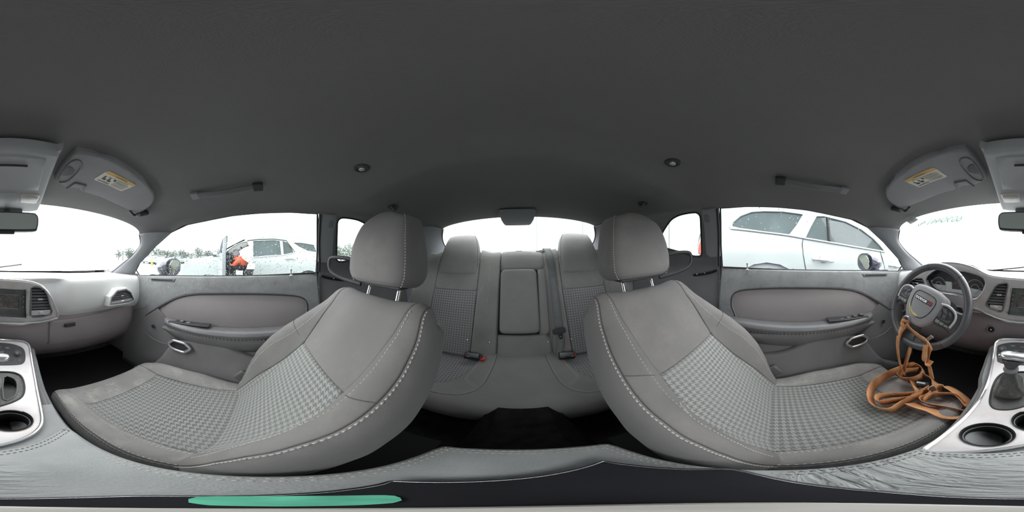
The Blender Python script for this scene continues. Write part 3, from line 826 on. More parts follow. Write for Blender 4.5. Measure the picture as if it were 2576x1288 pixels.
# ---- doors
def pl(pts, X): return [(lambda p: (p.y, p.z))(on_x(px, py, X)) for px, py in pts]
INS = pl([(1855, 803), (1848, 785), (1841, 766), (1843, 744), (1857, 733), (1891, 728), (1965, 725), (2057, 725), (2123, 727), (2163, 736), (2202, 757), (2239, 781)], 0.735)
def door_dx(z): return interp([(-0.80, 0.70), (-0.62, 0.695), (-0.45, 0.712), (-0.30, 0.722), (-0.20, 0.728), (-0.12, 0.738), (-0.075, 0.752)], z)
BELT = [(-0.80, -0.118), (-0.735, -0.112), (-0.44, -0.0925), (-0.20, -0.082), (0.0, -0.075), (0.12, -0.070), (0.258, -0.067)]
def make_door(s_, nm, who):
    fl = s_ > 0
    D = empty(nm, (s_ * 0.74, 0, -0.8), label='car door of the %s side with cloth insert and padded armrest' % who, kind='structure')
    INc = [tuple(p) for p in cr(INS, 4)]
    fu = lambda a, c: Vector((s_ * door_dx(c), a, c))
    up = BELT + [(0.268, -0.30), (0.272, -0.44), (INc[0][0] - 0.0, -0.44)] + INc + [(-0.62, -0.30), (-0.80, -0.36)]
    panel('upper_panel', up, fu, 'door_upper', D, thick=0.012, step=0.03, rnd=0.009, flip=fl)
    ins = grow(INc + [(-0.60, -0.40), (0.10, -0.40)], 0.012)
    panel('cloth_insert', ins, lambda a, c: Vector((s_ * (door_dx(c) + 0.013 - 0.012 * smooth(0.12, 0.0, abs(c + 0.26)) * smooth(0.45, 0.2, abs(a + 0.15))), a, c)), 'door_insert', D, thick=0.004, step=0.04, flip=fl)
    tubeo('insert_piping', [Vector((s_ * (door_dx(c) + 0.004), a, c)) for a, c in INc], 0.0035, 'plastic_dark', D, 6)
    tubeo('insert_bead', [Vector((s_ * (door_dx(c) - 0.001), a - 0.004, c)) for a, c in INc[:14]], 0.0035, 'armrest_vinyl', D, 6)
    low = [(0.272, -0.36), (0.272, -0.80), (-0.80, -0.80), (-0.80, -0.22), (-0.62, -0.22), (-0.50, -0.32), (-0.45, -0.34), (0.1, -0.36)]
    panel('lower_panel', low, lambda a, c: Vector((s_ * (door_dx(c) + 0.002), a, c)), 'door_lower', D, thick=0.01, step=0.05, flip=fl)
    # map pocket bulge
    top = pl([(1900, 888), (1960, 884), (2007, 871), (2057, 853), (2100, 845), (2136, 841), (2175, 850), (2195, 880), (2215, 900)], 0.69)
    pk = [tuple(p) for p in cr(top, 4)] + [(-0.66, -0.74), (0.20, -0.74)]
    panel('map_pocket', pk, lambda a, c: Vector((s_ * (door_dx(c) - 0.028 - 0.03 * smooth(-0.42, -0.66, c)), a, c)), 'door_lower', D, thick=0.02, step=0.04, rnd=0.018, flip=fl)
    # armrest
    secs = []
    for (y, zt, xi, h) in ((0.235, -0.305, 0.700, 0.040), (0.215, -0.300, 0.672, 0.048), (0.15, -0.302, 0.655, 0.052), (0.0, -0.315, 0.648, 0.055), (-0.15, -0.325, 0.647, 0.055),
                           (-0.28, -0.326, 0.648, 0.055), (-0.38, -0.322, 0.652, 0.054), (-0.45, -0.318, 0.662, 0.052), (-0.478, -0.320, 0.685, 0.046), (-0.485, -0.328, 0.705, 0.034)):
        sec = []
        for (u, v) in ((1, 0.08), (0.62, 0.0), (0.3, 0.02), (0.1, 0.14), (0.0, 0.38), (0.05, 0.66), (0.22, 0.9), (0.5, 1.0), (1, 1.25)):
            xo = 0.735; sec.append(Vector((s_ * (xi + (xo - xi) * u), y, zt - h * v)))
        secs.append(sec)
    b = MB(); b.loft(secs); A = sub(b.build('armrest', 'armrest_vinyl', D), 1)
    for dz in (0.68, 0.84):
        st = [Vector((s_ * (interp([(-0.485, 0.703), (-0.45, 0.668), (-0.38, 0.655), (-0.28, 0.651), (0.0, 0.651), (0.15, 0.658), (0.235, 0.69)], y) - 0.0025 + (dz - 0.6) * 0.03), y, interp([(-0.485, -0.33), (-0.45, -0.318), (-0.28, -0.326), (0.0, -0.315), (0.15, -0.302), (0.23, -0.305)], y) - 0.054 * dz)) for y in [0.22 - 0.69 * k / 90 for k in range(90)]]
        b = MB()
        for k in range(0, 88, 2): b.tube([st[k], st[k].lerp(st[k + 1], 0.9)], 0.0007, 4)
        b.build('stitching', 'stitch', A)['kind'] = 'stuff'
    # lower curved shell that carries the armrest
    secs = []
    for (y, k) in ((0.22, 0.3), (0.1, 0.8), (-0.1, 1.0), (-0.3, 1.0), (-0.42, 0.8), (-0.475, 0.35)):
        zt = -0.365
        secs.append([Vector((s_ * x, y, z)) for (x, z) in ((0.72, zt), (0.668, zt), (0.668 + 0.004, zt - 0.03 * k), (0.69, zt - 0.075 * k), (0.712, zt - 0.10 * k))])
    b = MB(); b.grid(secs); sub(b.build('armrest_bracket', 'door_lower', D), 1)
    # switch panel
    sp_ = boxo('switch_panel', (s_ * 0.690, -0.335, -0.3215), (0.022, 0.105, 0.004), 'plastic_dark', D, Matrix.Rotation(radians(3), 3, 'X'), 0.004)
    for k, yy in enumerate((-0.405, -0.37, -0.335, -0.30)):
        if s_ < 0 and k in (0, 3): continue
        boxo('window_switch', (s_ * 0.690, yy, -0.3165 - 0.002 * (k - 1)), (0.010, 0.011, 0.004), 'button', sp_, Matrix.Rotation(radians(10), 3, 'X'), 0.003)
        boxo('switch_edge', (s_ * 0.684, yy, -0.3120 - 0.002 * (k - 1)), (0.002, 0.008, 0.0006), 'bright_trim', sp_, None, 0)
    # release handle: bright diamond ring over a dark cup
    hp_ = on_x(2157, 859, 0.664); Hc = Vector((s_ * 0.664, hp_.y, hp_.z))
    ring = [(-0.056, 0.002), (-0.036, 0.024), (-0.026, 0.029), (0.026, 0.031), (0.036, 0.026), (0.056, 0.006), (0.056, -0.002), (0.036, -0.020), (-0.020, -0.028), (-0.034, -0.022)]
    rg_ = [Hc + Vector((0, -a, c)) for a, c in cr(ring, 3, True)]
    hd = panel('handle_cup', [(p.y, p.z) for p in rg_], lambda a, c: Vector((s_ * 0.672, a, c)), 'plastic_dark', D, thick=0.004, step=0.03, flip=fl)
    tubeo('release_handle', rg_, 0.0075, 'bright_trim', hd, 10, True)
    ln = crv([Vector((s_ * 0.672, -0.41, -0.462)), Vector((s_ * 0.685, -0.48, -0.478)), Vector((s_ * 0.696, -0.56, -0.474)), Vector((s_ * 0.700, -0.615, -0.445))], 5)
    tubeo('trim_lip', ln, 0.003, 'armrest_vinyl', D, 6)
    latheo('screw_cover', [(0.0, 0.0), (0.011, 0.0), (0.012, 0.003), (0.006, 0.004), (0.0, 0.002)], (s_ * 0.709, -0.56, -0.40), (-s_, 0, 0), 'plastic_dark', D, 14)
    # lock knob, defogger slot
    kp = on_x(1880, 682, 0.742); kp = Vector((s_ * 0.742, kp.y, -0.078))
    latheo('lock_knob', [(0.0085, 0.0), (0.0085, 0.003), (0.003, 0.005), (0.003, 0.022), (0.0045, 0.024), (0.0045, 0.032), (0.0, 0.033)], kp, (0, 0, 1), 'bright_trim', D, 12)
    dv = panel('defogger_slot', [(-0.44, -0.108), (-0.60, -0.116), (-0.612, -0.124), (-0.60, -0.132), (-0.452, -0.124)], lambda a, c: Vector((s_ * (door_dx(c) - 0.003), a, c)), 'plastic', D, thick=0.004, step=0.03, flip=fl)
    for k in range(2):
        tubeo('slot_rib', [Vector((s_ * (door_dx(-0.118) - 0.005), -0.455, -0.113 - 0.006 * k)), Vector((s_ * (door_dx(-0.124) - 0.005), -0.597, -0.121 - 0.005 * k))], 0.0015, 'black', dv, 6)
    if s_ < 0:      # water drops that blew in through this door
        b = MB(); r_ = random.Random(11)
        for k in range(520):
            y_ = r_.uniform(-0.74, 0.24); z_ = r_.uniform(-0.21, -0.10)
            if inpoly(y_, z_, ins): continue
            R_ = r_.choice([0.0009, 0.0012, 0.0017]); c = Vector((s_ * (door_dx(z_) - 0.0005), y_, z_))
            V = [c + Vector((0, cos(a), sin(a) * r_.uniform(1, 2.4))) * R_ for a in [2 * pi * q / 6 for q in range(6)]] + [c + Vector((-s_ * R_ * 0.7, 0, 0))]
            b.add(V, [(q, (q + 1) % 6, 6) for q in range(6)])
        o = b.build('water_drops', 'water_drop', D); o['kind'] = 'stuff'; o['label'] = 'small water drops on the upper door panel'
    # seal along the glass
    Pw = [Vector((s_ * (sx(z) + 0.006), y, z)) for y, z in densify(grow(DW, 0.003), 0.05)]
    seal(D, Pw, 0.0042)
    return D
make_door(1, 'door_1', 'driver')
make_door(-1, 'door_2', 'passenger')
# =================================================================== FRONT SEATS
REC = radians(38)
UPD = Vector((0, sin(REC), cos(REC)))                # up along the reclined back
NRM = Vector((0, -cos(REC), sin(REC)))               # out of the front of the back
BL = 0.546
def back_base(bb):
    """centre line of the front of the backrest, from the crease up and over the top roll"""
    r = 0.045
    if bb <= BL:
        return UPD * bb + NRM * (0.012 * sin(pi * min(1, bb / 0.5))), NRM
    a = min((bb - BL) / r, pi * 0.95)
    c = UPD * BL - NRM * r
    n = NRM * cos(a) + UPD * sin(a)
    return c + n * r, n
def halfw(bb): return interp([(-0.05, 0.240), (0.0, 0.250), (0.08, 0.257), (0.2, 0.261), (0.32, 0.256), (0.42, 0.243), (0.50, 0.226), (0.55, 0.212), (0.62, 0.200)], bb)
def bolster(bb): return interp([(-0.05, 0.012), (0.0, 0.022), (0.05, 0.038), (0.10, 0.056), (0.17, 0.072), (0.25, 0.074), (0.33, 0.060), (0.42, 0.036), (0.50, 0.016), (0.56, 0.008), (0.7, 0.006)], bb)
def kk(bb): return interp([(0.30, 1.0), (0.45, 0.97), (BL, 0.92)], bb)
def back_f(a, bb):
    p, n = back_base(bb); Wd = halfw(bb); r = 0.042; s_ = 1 if a >= 0 else -1; u = abs(a)
    crest = Wd - r
    off = bolster(bb) * smooth(crest - 0.085, crest + 0.005, min(u, crest))
    if u <= crest: x = u
    else:
        th = (u - crest) / r
        if th < pi / 2: x = crest + r * sin(th); off -= r * (1 - cos(th))
        else:
            ex = (th - pi / 2) * r; x = Wd - 0.02 * smooth(0, 0.16, ex); off -= r
            if bb > BL:
                tr = max(0.0, (UPD * BL - p).dot(NRM))
                return p + n * off - NRM * (ex * 0.92 * max(0.2, 1 - tr / 0.11)) + Vector((s_ * x, 0, 0))
            off -= ex * kk(bb)
    return p + n * off + Vector((s_ * x, 0, 0))
CL = 0.44
def cush_base(c):
    r = 0.055
    if c <= CL: return Vector((0, -c, -0.022 - 0.03 * (c / CL) + 0.018 * smooth(0.1, CL, c))), Vector((0, 0.05, 1))
    a = min((c - CL) / r, pi * 0.6); n = Vector((0, -sin(a), cos(a)))
    return Vector((0, -CL, -0.034 - r)) + n * r, n
def cw(c): return interp([(-0.02, 0.236), (0.1, 0.240), (0.3, 0.241), (0.42, 0.236), (0.5, 0.228), (0.6, 0.222)], c)
def cush_f(a, c):
    p, n = cush_base(c); Wd = cw(c); r = 0.035; s_ = 1 if a >= 0 else -1; u = abs(a); crest = Wd - r
    off = 0.046 * smooth(0.135, crest, min(u, crest)) * smooth(0.52, 0.34, c) * smooth(0.0, 0.20, c)
    if u <= crest: x = u
    else:
        th = (u - crest) / r
        if th < pi / 2: x = crest + r * sin(th); off -= r * (1 - cos(th))
        else: x = Wd - 0.015 * smooth(0, 0.1, (th - pi / 2) * r); off -= r + (th - pi / 2) * r
    return p + n * off + Vector((s_ * x, 0, 0))

def make_seat(x0, y0, z0, inner, label):
    """inner = +1/-1: the side of the seat that faces the console"""
    O = Vector((x0, y0, z0))
    T = empty('front_seat', (x0, y0 - 0.2, -0.80), label=label, cat='seat', group='front seats')
    B = empty('backrest', O); setpar(B, T); Cn = empty('seat_cushion', O); setpar(Cn, T)
    fb = lambda a, bb: O + back_f(a, bb); fc = lambda a, c: O + cush_f(a, c)
    TOP = 0.645
    hw_in = [(-0.05, 0.174), (0.10, 0.162), (0.22, 0.146), (0.325, 0.134)]
    hw_up = [(0.325, 0.134), (0.40, 0.142), (0.48, 0.150), (0.56, 0.156), (TOP, 0.158)]
    edg = lambda bb: halfw(bb) - 0.042 + 0.042 * 0.62           # stitched edge at the crest of the bolster
    stA = [(-0.015, 0.196), (0.10, 0.200), (0.22, 0.196), (0.325, 0.180), (0.42, 0.170), (0.50, 0.166), (0.56, 0.164)]
    L_in = [(interp(hw_in, q), q) for q in [-0.045 + 0.37 * k / 12 for k in range(13)]]
    L_up = [(interp(hw_up, q), q) for q in [0.325 + (TOP - 0.325) * k / 12 for k in range(13)]]
    panel('houndstooth_insert', [(a, q) for a, q in L_in] + [(-a, q) for a, q in reversed(L_in)], fb, 'houndstooth', B, thick=0.01, step=0.022, rnd=0.005)
    panel('centre_panel', [(a, q) for a, q in L_up] + [(-a, q) for a, q in reversed(L_up)], fb, 'seat_cloth', B, thick=0.01, step=0.025, rnd=0.005)
    for s_ in (1, -1):
        qs = [-0.045 + (TOP + 0.045) * k / 22 for k in range(23)]
        seam = lambda q: interp(hw_in, q) if q < 0.325 else interp(hw_up, q)
        pin = [(s_ * seam(q), q) for q in qs]; pe = [(s_ * edg(q), q) for q in qs]
        panel('bolster_front', pin + list(reversed(pe)), fb, 'seat_cloth', B, thick=0.01, step=0.022, rnd=0.004)
        po = [(s_ * (halfw(q) - 0.042 + 0.042 * pi / 2 + 0.085), q) for q in qs]
        panel('bolster_side', pe + list(reversed(po)), fb, 'seat_side', B, thick=0.01, step=0.03, rnd=0.004)
        m_ = 'stitch' if s_ == inner else 'stitch_dark'
        stitches('stitching', [(s_ * (edg(q) + 0.0045), q) for q in qs[:-2]], fb, 'stitch', B, 0.0064, 0.0036, 0.0011)
        stitches('stitching', cr([(s_ * a, q) for q, a in stA], 4), fb, 'stitch', B, 0.0056, 0.004, 0.0009)
        if s_ == inner:
            for k in range(2):
                stitches('stitching', cr([(s_ * (0.160 - 0.002), 0.245 - 0.012 * k), (s_ * 0.180, 0.247 - 0.012 * k), (s_ * 0.197, 0.240 - 0.012 * k)], 3), fb, 'stitch', B, 0.005, 0.002, 0.0011)
        tubeo('seam', [fb(s_ * a, q) for a, q in cr([(0.138, 0.327), (0.165, 0.337), (0.195, 0.352), (edg(0.368) - 0.003, 0.368)], 6)], 0.0009, 'stitch_dark', B, 5)
    # back shell
    b = MB(); G = []
    for k in range(15):
        q = -0.04 + (BL + 0.04) * k / 14; p, n = back_base(q); Wd = halfw(q) - 0.021 - 0.03 * smooth(BL - 0.10, BL, q)
        dep = 0.085 + 0.042 + bolster(q) * -1.0 + (0.01 if q > 0.1 else 0)
        G.append([O + p - n * (0.038 + 0.082 * kk(q) - bolster(q) * abs(t) ** 2) + Vector((t * Wd, 0.012 * (1 - t * t), 0)) for t in [-1 + j / 6 for j in range(13)]])
    b.grid(G); solid(b.build('back_shell', 'seat_side', B), 0.006, 0)
    # ---- cushion
    FR = CL + 0.055 * pi * 0.58
    hwc = lambda c: interp([(0, 0.172), (0.1, 0.160), (0.34, 0.157)], c)
    cs = [0.345 * k / 10 for k in range(11)]
    ins = [(hwc(c), c) for c in cs] + [(-hwc(c), c) for c in reversed(cs)]
    panel('houndstooth_insert', ins, fc, 'houndstooth', Cn, thick=0.01, step=0.024, rnd=0.005, flip=True)
    fp = [(0.157, 0.345), (0.165, 0.40), (0.180, 0.46), (0.190, FR)]
    panel('front_panel', fp + [(-a, c) for a, c in reversed(fp)], fc, 'seat_dusty', Cn, thick=0.01, step=0.025, rnd=0.005, flip=True)
    for s_ in (1, -1):
        ed = lambda c: cw(c) - 0.035 + 0.035 * 0.7
        q1 = [(s_ * hwc(c), c) for c in cs] + [(s_ * 0.165, 0.40), (s_ * 0.180, 0.46), (s_ * 0.190, FR)]
        cc = [FR * k / 16 for k in range(17)]
        q2 = [(s_ * ed(c), c) for c in cc]
        panel('thigh_bolster', q1 + list(reversed(q2)), fc, 'seat_dusty', Cn, thick=0.01, step=0.022, rnd=0.005, flip=True)
        q3 = [(s_ * (cw(c) - 0.035 + 0.035 * pi / 2 + 0.075), c) for c in cc]
        panel('side_panel', q2 + list(reversed(q3)), fc, 'seat_side', Cn, thick=0.008, step=0.03, rnd=0.004, flip=True)
        leaf = cr([(s_ * 0.176, 0.02), (s_ * 0.178, 0.2), (s_ * 0.180, 0.33), (s_ * 0.190, 0.405), (s_ * 0.205, 0.428), (s_ * 0.222, 0.405), (s_ * 0.228, 0.3), (s_ * 0.224, 0.15), (s_ * 0.222, 0.02)], 4)
        stitches('stitching', leaf, fc, 'stitch', Cn, 0.0055, 0.004, 0.0009, flip=True)
        leaf2 = cr([(s_ * 0.171, 0.02), (s_ * 0.173, 0.2), (s_ * 0.175, 0.33), (s_ * 0.184, 0.408)], 4)
        stitches('stitching', leaf2, fc, 'stitch', Cn, 0.0055, 0.004, 0.0009, flip=True)
        stitches('stitching', [(s_ * (ed(c) + 0.004), c) for c in cc[:-2]], fc, 'stitch_dark', Cn, 0.006, 0.004, 0.0012, flip=True)
    # plastic side shields, rails
    for s_ in (1, -1):
        boxo('seat_base_cover', O + Vector((s_ * 0.225, -0.20, -0.145)), (0.016, 0.23, 0.045), 'plastic_dark', T, None, 0.014)
        b = MB(); b.box(O + Vector((s_ * 0.19, -0.22, 0)) + Vector((0, 0, (-0.80 - z0) + 0.022)), (0.022, 0.26, 0.022)); bev(b.build('seat_rail', 'black', T), 0.004)
        for yy in (-0.36, -0.04): boxo('seat_bracket', O + Vector((s_ * 0.19, yy, (-0.80 - z0) / 2 - 0.06)), (0.012, 0.02, abs(-0.80 - z0) / 2 - 0.06), 'black', T, None, 0)
    boxo('cushion_pan', O + Vector((0, -0.2, -0.13)), (0.20, 0.22, 0.035), 'black', T, None, 0.02)
    # buckle of the front belt, between seat and door only shows its bright lever edge
    lv = crv([O + Vector((-inner * 0.262, 0.015, 0.025)), O + Vector((-inner * 0.268, -0.03, 0.00)), O + Vector((-inner * 0.268, -0.055, -0.015))], 4)
    rb = boxo('recliner_cover', O + Vector((-inner * 0.262, -0.005, -0.015)), (0.008, 0.045, 0.032), 'plastic', T, Matrix.Rotation(radians(-35), 3, 'X'), 0.008)
    tubeo('recliner_lever', lv, 0.004, 'bright_trim', rb, 8)
    # ---- headrest
    HD = empty('headrest', O); setpar(HD, T)
    hy, hz = 0.420, 0.59          # centre of the headrest above/behind the crease
    def hsec(t):
        w_ = interp([(0, 0.090), (0.06, 0.112), (0.16, 0.1245), (0.32, 0.1255), (0.5, 0.121), (0.7, 0.112), (0.86, 0.099), (0.95, 0.086), (1, 0.060)], t)
        d_ = interp([(0, 0.044), (0.06, 0.060), (0.16, 0.067), (0.32, 0.067), (0.5, 0.063), (0.7, 0.056), (0.86, 0.048), (0.95, 0.038), (1, 0.022)], t)
        w_ *= 1.05; d_ *= 1.07; z = -0.113 + 0.243 * t; y = -0.004 + 0.020 * t + 0.012 * smooth(0.5, 1, t)
        return w_, d_, y, z
    secs = []
    for k in range(25):
        t = k / 24; t = t * t * (3 - 2 * t) * 0.35 + t * 0.65
        w_, d_, y, z = hsec(t); sec = []
        for j in range(36):
            a = 2 * pi * j / 36; ca, sa = cos(a), sin(a); e_ = 0.36
            X = w_ * (1 if ca >= 0 else -1) * abs(ca) ** e_; Y = d_ * (1 if sa >= 0 else -1) * abs(sa) ** (e_ * 1.1)
            if Y < 0: Y -= 0.010 * (1 - (X / w_) ** 2)
            zz = z - (0.018 * smooth(0.3, 1, abs(X) / w_) * smooth(0.8, 1.0, t)) + 0.010 * (Y / d_) * (1 - t) * -1
            sec.append(O + Vector((X, hy + y + Y, hz + zz)))
        secs.append(sec)
    b = MB(); b.loft(secs); sub(b.build('headrest_pad', 'seat_cloth', HD), 1)
    for s_ in (1, -1):
        b = MB(); pts = []
        for k in range(60):
            t = 0.05 + 0.9 * k / 59; w_, d_, y, z = hsec(t)
            pts.append(O + Vector((s_ * (w_ - 0.004), hy + y - d_ * 0.72 - 0.003, hz + z - 0.012 * smooth(0.8, 1.0, t))))
        for k in range(0, 58, 2): b.tube([pts[k], pts[k + 1]], 0.0009, 5)
        b.build('stitching', 'stitch', HD)['kind'] = 'stuff'
        tubeo('headrest_post', [O + Vector((s_ * 0.068, hy - 0.004, hz - 0.105)), O + Vector((s_ * 0.068, hy - 0.022, hz - 0.16)), O + Vector((s_ * 0.068, hy - 0.055, hz - 0.21))], 0.0068, 'chrome', HD, 14)
    bs = boxo('headrest_base', O + Vector((0, hy, hz - 0.112)), (0.082, 0.026, 0.006), 'plastic_dark', HD, None, 0.005)
    # belt guide loop on the outboard side
    s_ = -inner
    lp = crv([O + Vector((s_ * 0.09, hy - 0.035, hz - 0.116)), O + Vector((s_ * 0.16, hy - 0.060, hz - 0.105)), O + Vector((s_ * 0.215, hy - 0.085, hz - 0.085)), O + Vector((s_ * 0.237, hy - 0.092, hz - 0.060)),
              O + Vector((s_ * 0.236, hy - 0.090, hz - 0.030)), O + Vector((s_ * 0.218, hy - 0.082, hz - 0.020)), O + Vector((s_ * 0.16, hy - 0.050, hz - 0.024)), O + Vector((s_ * 0.10, hy - 0.02, hz - 0.04))], 6)
    tubeo('belt_guide', lp, 0.0062, 'rubber', HD, 10, sq=(1.25, 0.9))
    return T
make_seat(0.385, 0.025, -0.565, -1, 'driver seat in grey cloth, an orange strap on its cushion')
make_seat(-0.385, -0.062, -0.565, 1, 'front passenger seat in grey cloth with pale stains on the cushion')
# pale stains on the passenger cushion
PS = [o for o in bpy.data.objects if o.name.startswith('front_seat')][-1]
CUSH = [o for o in PS.children if o.name.startswith('seat_cushion')][0]
O_ = Vector((-0.385, -0.062, -0.565)); r_ = random.Random(5); b = MB()
mat('stain', (0.42, 0.41, 0.37), 0.95, spec=0.1, var=0.2, vscale=90)
for (a0, c0, n_, R_) in ((0.02, 0.41, 14, 0.012), (0.03, 0.385, 10, 0.010), (0.12, 0.35, 12, 0.012), (0.13, 0.395, 12, 0.009), (-0.075, 0.33, 26, 0.016)):
    for k in range(n_):
        a = a0 + r_.gauss(0, R_); c = c0 + r_.gauss(0, R_ * 0.7); q = r_.uniform(0.0012, 0.0035)
        n0 = 7; ph = r_.uniform(0, 6)
        V = [O_ + cush_f(a + q * cos(ph + 2 * pi * j / n0) * r_.uniform(0.6, 1.3), c + q * sin(ph + 2 * pi * j / n0) * r_.uniform(0.6, 1.3)) + Vector((0, 0, 0.0006)) for j in range(n0)]
        b.add(V, [tuple(range(n0))])
o = b.build('stain_flecks', 'stain', CUSH, smooth=False); o['kind'] = 'stuff'; o['label'] = 'pale dried flecks on the cushion'

# =================================================================== REAR SEAT
def Frb(p): return p.y - (1.08 + 0.367 * p.z)
RN = Vector((0, -1, 0.367)).normalized(); RU = Vector((0, 0.367, 1)).normalized()
RO = Vector((0, 1.08 - 0.367 * 0.6, -0.60))                     # bight centre
def rb2(px, py):
    p = on(px, py, Frb); return (p.x, (p - RO).dot(RU))
RH = 0.680
def rback(a, bb, off=0.0):
    """rear backrest: flat centre, two hollow seats, a top roll"""
    h = 0.0
    u = abs(a)
    h += 0.022 * smooth(0.20, 0.245, u) * smooth(0.62, 0.55, u)          # seat panels slightly proud
    h += 0.035 * smooth(0.60, 0.72, u)                                    # side wings
    h += 0.018 * (1 - min(1, u / 0.16) ** 2)
    r = 0.05
    p = RO + Vector((a, 0, 0))
    lim = RH - r
    if bb <= lim: p = p + RU * bb + RN * (h + 0.02 * sin(pi * max(0, min(1, bb / lim))) + off)
    else:
        th = min((bb - lim) / r, 2.4); p = p + RU * (lim + (r + off + h) * sin(th)) + RN * ((r + h + off) * cos(th) - r)
    return p
RS = empty('rear_bench', (0, 0.7, -0.80), label='dark cloth rear bench seat with houndstooth panels and folding centre armrest', cat='seat')
RB = empty('backrest', RO); setpar(RB, RS); RCn = empty('seat_cushion', RO); setpar(RCn, RS)
f_r = lambda a, bb: rback(a, bb)
TOPB = RH + 0.05
panel('bench_back', [(-0.155, -0.02), (-0.155, TOPB), (-0.72, TOPB), (-0.72, -0.02)], lambda a, bb: rback(a, bb, -0.012), 'rear_cloth', RB, thick=0.02, step=0.045)
panel('bench_back', [(0.155, -0.02), (0.155, TOPB), (0.72, TOPB), (0.72, -0.02)], lambda a, bb: rback(a, bb, -0.012), 'rear_cloth', RB, thick=0.02, step=0.045)
panel('bench_back', [(-0.18, -0.02), (-0.18, TOPB), (0.18, TOPB), (0.18, -0.02)], lambda a, bb: rback(a, bb, -0.035), 'black', RB, thick=0.02, step=0.06)
panel('centre_top', [(-0.122, 0.545), (-0.122, TOPB), (0.164, TOPB), (0.164, 0.545)], lambda a, bb: rback(a, bb, -0.004), 'rear_cloth', RB, thick=0.02, step=0.04, rnd=0.012)
AR = panel('folding_armrest', rrect(0.232, 0.405, 0.03, 4, -0.006, 0.343), lambda a, bb: rback(a, bb, 0.012), 'rear_cloth', RB, thick=0.03, step=0.035, rnd=0.02)
panel('centre_bottom', [(-0.134, -0.02), (-0.130, 0.128), (0.166, 0.128), (0.174, -0.02)], lambda a, bb: rback(a, bb, 0.004), 'rear_cloth', RB, thick=0.02, step=0.04, rnd=0.018)
panel('centre_side', [(0.108, 0.128), (0.118, 0.545), (0.164, 0.545), (0.166, 0.128)], lambda a, bb: rback(a, bb, -0.004), 'rear_cloth', RB, thick=0.02, step=0.04, rnd=0.006)
for s_ in (1, -1):
    g = (lambda a, bb, o_=0.0: rback(a, bb, o_))
    inn = [(0.262, 0.02), (0.258, 0.40)]
    panel('houndstooth_insert', [(s_ * 0.275, -0.02), (s_ * 0.258, 0.400), (s_ * 0.548, 0.400), (s_ * 0.560, -0.02)], lambda a, bb: rback(a, bb, 0.006), 'houndstooth_rear', RB, thick=0.015, step=0.03, rnd=0.006)
    panel('centre_panel', [(s_ * 0.258, 0.400), (s_ * 0.258, 0.605), (s_ * 0.548, 0.605), (s_ * 0.548, 0.400)], lambda a, bb: rback(a, bb, 0.006), 'rear_cloth', RB, thick=0.015, step=0.04, rnd=0.006)
    panel('inner_bolster', [(s_ * (0.176 if s_ > 0 else 0.136), -0.02), (s_ * (0.168 if s_ > 0 else 0.126), TOPB - 0.02), (s_ * 0.256, TOPB - 0.02), (s_ * 0.258, 0.40), (s_ * 0.272, -0.02)], lambda a, bb: rback(a, bb, 0.004), 'rear_cloth', RB, thick=0.015, step=0.04, rnd=0.010)
    panel('outer_bolster', [(s_ * 0.562, -0.02), (s_ * 0.550, 0.40), (s_ * 0.550, TOPB - 0.02), (s_ * 0.72, TOPB - 0.02), (s_ * 0.73, -0.02)], lambda a, bb: rback(a, bb, 0.004), 'rear_cloth', RB, thick=0.015, step=0.05, rnd=0.010)
    fl = lambda a, bb: rback(a, bb, 0.0035)
    stitches('stitching', cr([(s_ * 0.258, 0.618), (s_ * 0.205, 0.618), (s_ * 0.192, 0.60), (s_ * 0.192, 0.45), (s_ * 0.196, 0.28), (s_ * 0.198, 0.0)], 5), fl, 'stitch', RB, 0.006, 0.003, 0.0010, 0.0015, flip=False)
    stitches('stitching', cr([(s_ * 0.194, 0.46), (s_ * 0.228, 0.42), (s_ * 0.248, 0.36), (s_ * 0.256, 0.2), (s_ * 0.266, 0.0)], 5), fl, 'stitch', RB, 0.006, 0.003, 0.0010, 0.0015)
    stitches('stitching', cr([(s_ * 0.56, 0.618), (s_ * 0.62, 0.618), (s_ * 0.70, 0.60)], 5), fl, 'stitch', RB, 0.006, 0.003, 0.0010, 0.0015)
    stitches('stitching', cr([(s_ * 0.575, 0.44), (s_ * 0.60, 0.40), (s_ * 0.605, 0.3), (s_ * 0.605, 0.1)], 5), fl, 'stitch', RB, 0.006, 0.003, 0.0010, 0.0015)
    # head restraint moulded into the top of the back
    secs = []
    for k in range(17):
        t = k / 16; w_ = interp([(0, 0.147), (0.3, 0.146), (0.6, 0.137), (0.8, 0.122), (0.92, 0.106), (1, 0.085)], t); d_ = interp([(0, 0.050), (0.5, 0.048), (0.8, 0.042), (0.93, 0.030), (1, 0.012)], t)
        cz = 0.50 + 0.315 * t; cpt = RO + Vector((s_ * 0.404, 0, 0)) + RU * cz - RN * (0.004 * (1 - t) + 0.015 * smooth(0.3, 1, t)); sec = []
        for j in range(32):
            an = 2 * pi * j / 32; X = w_ * (1 if cos(an) >= 0 else -1) * abs(cos(an)) ** 0.5; Y = d_ * (1 if sin(an) >= 0 else -1) * abs(sin(an)) ** 0.6
            sec.append(cpt + Vector((X, 0, 0)) + RN * (Y + 0.006))
        secs.append(sec)
    b = MB(); b.loft(secs); HR = sub(b.build('head_restraint', 'rear_cloth', RB), 1)
    for q in (1, -1):
        tubeo('piping', [s0[0 if q > 0 else 16].lerp(s0[3 if q > 0 else 13], 0.85) + RN * 0.002 for s0 in secs[1:-1]], 0.0018, 'stitch_dark', HR, 6)
for (px, py) in ((1181, 853), (1232, 860), (1378, 859), (1433, 851)):
    a, bb = rb2(px, py); p = rback(a, bb, 0.006)
    latheo('stud', [(0.0, 0.0), (0.006, 0.0), (0.006, 0.003), (0.004, 0.006), (0.0, 0.007)], p, RN, 'bright_trim', RB, 12)
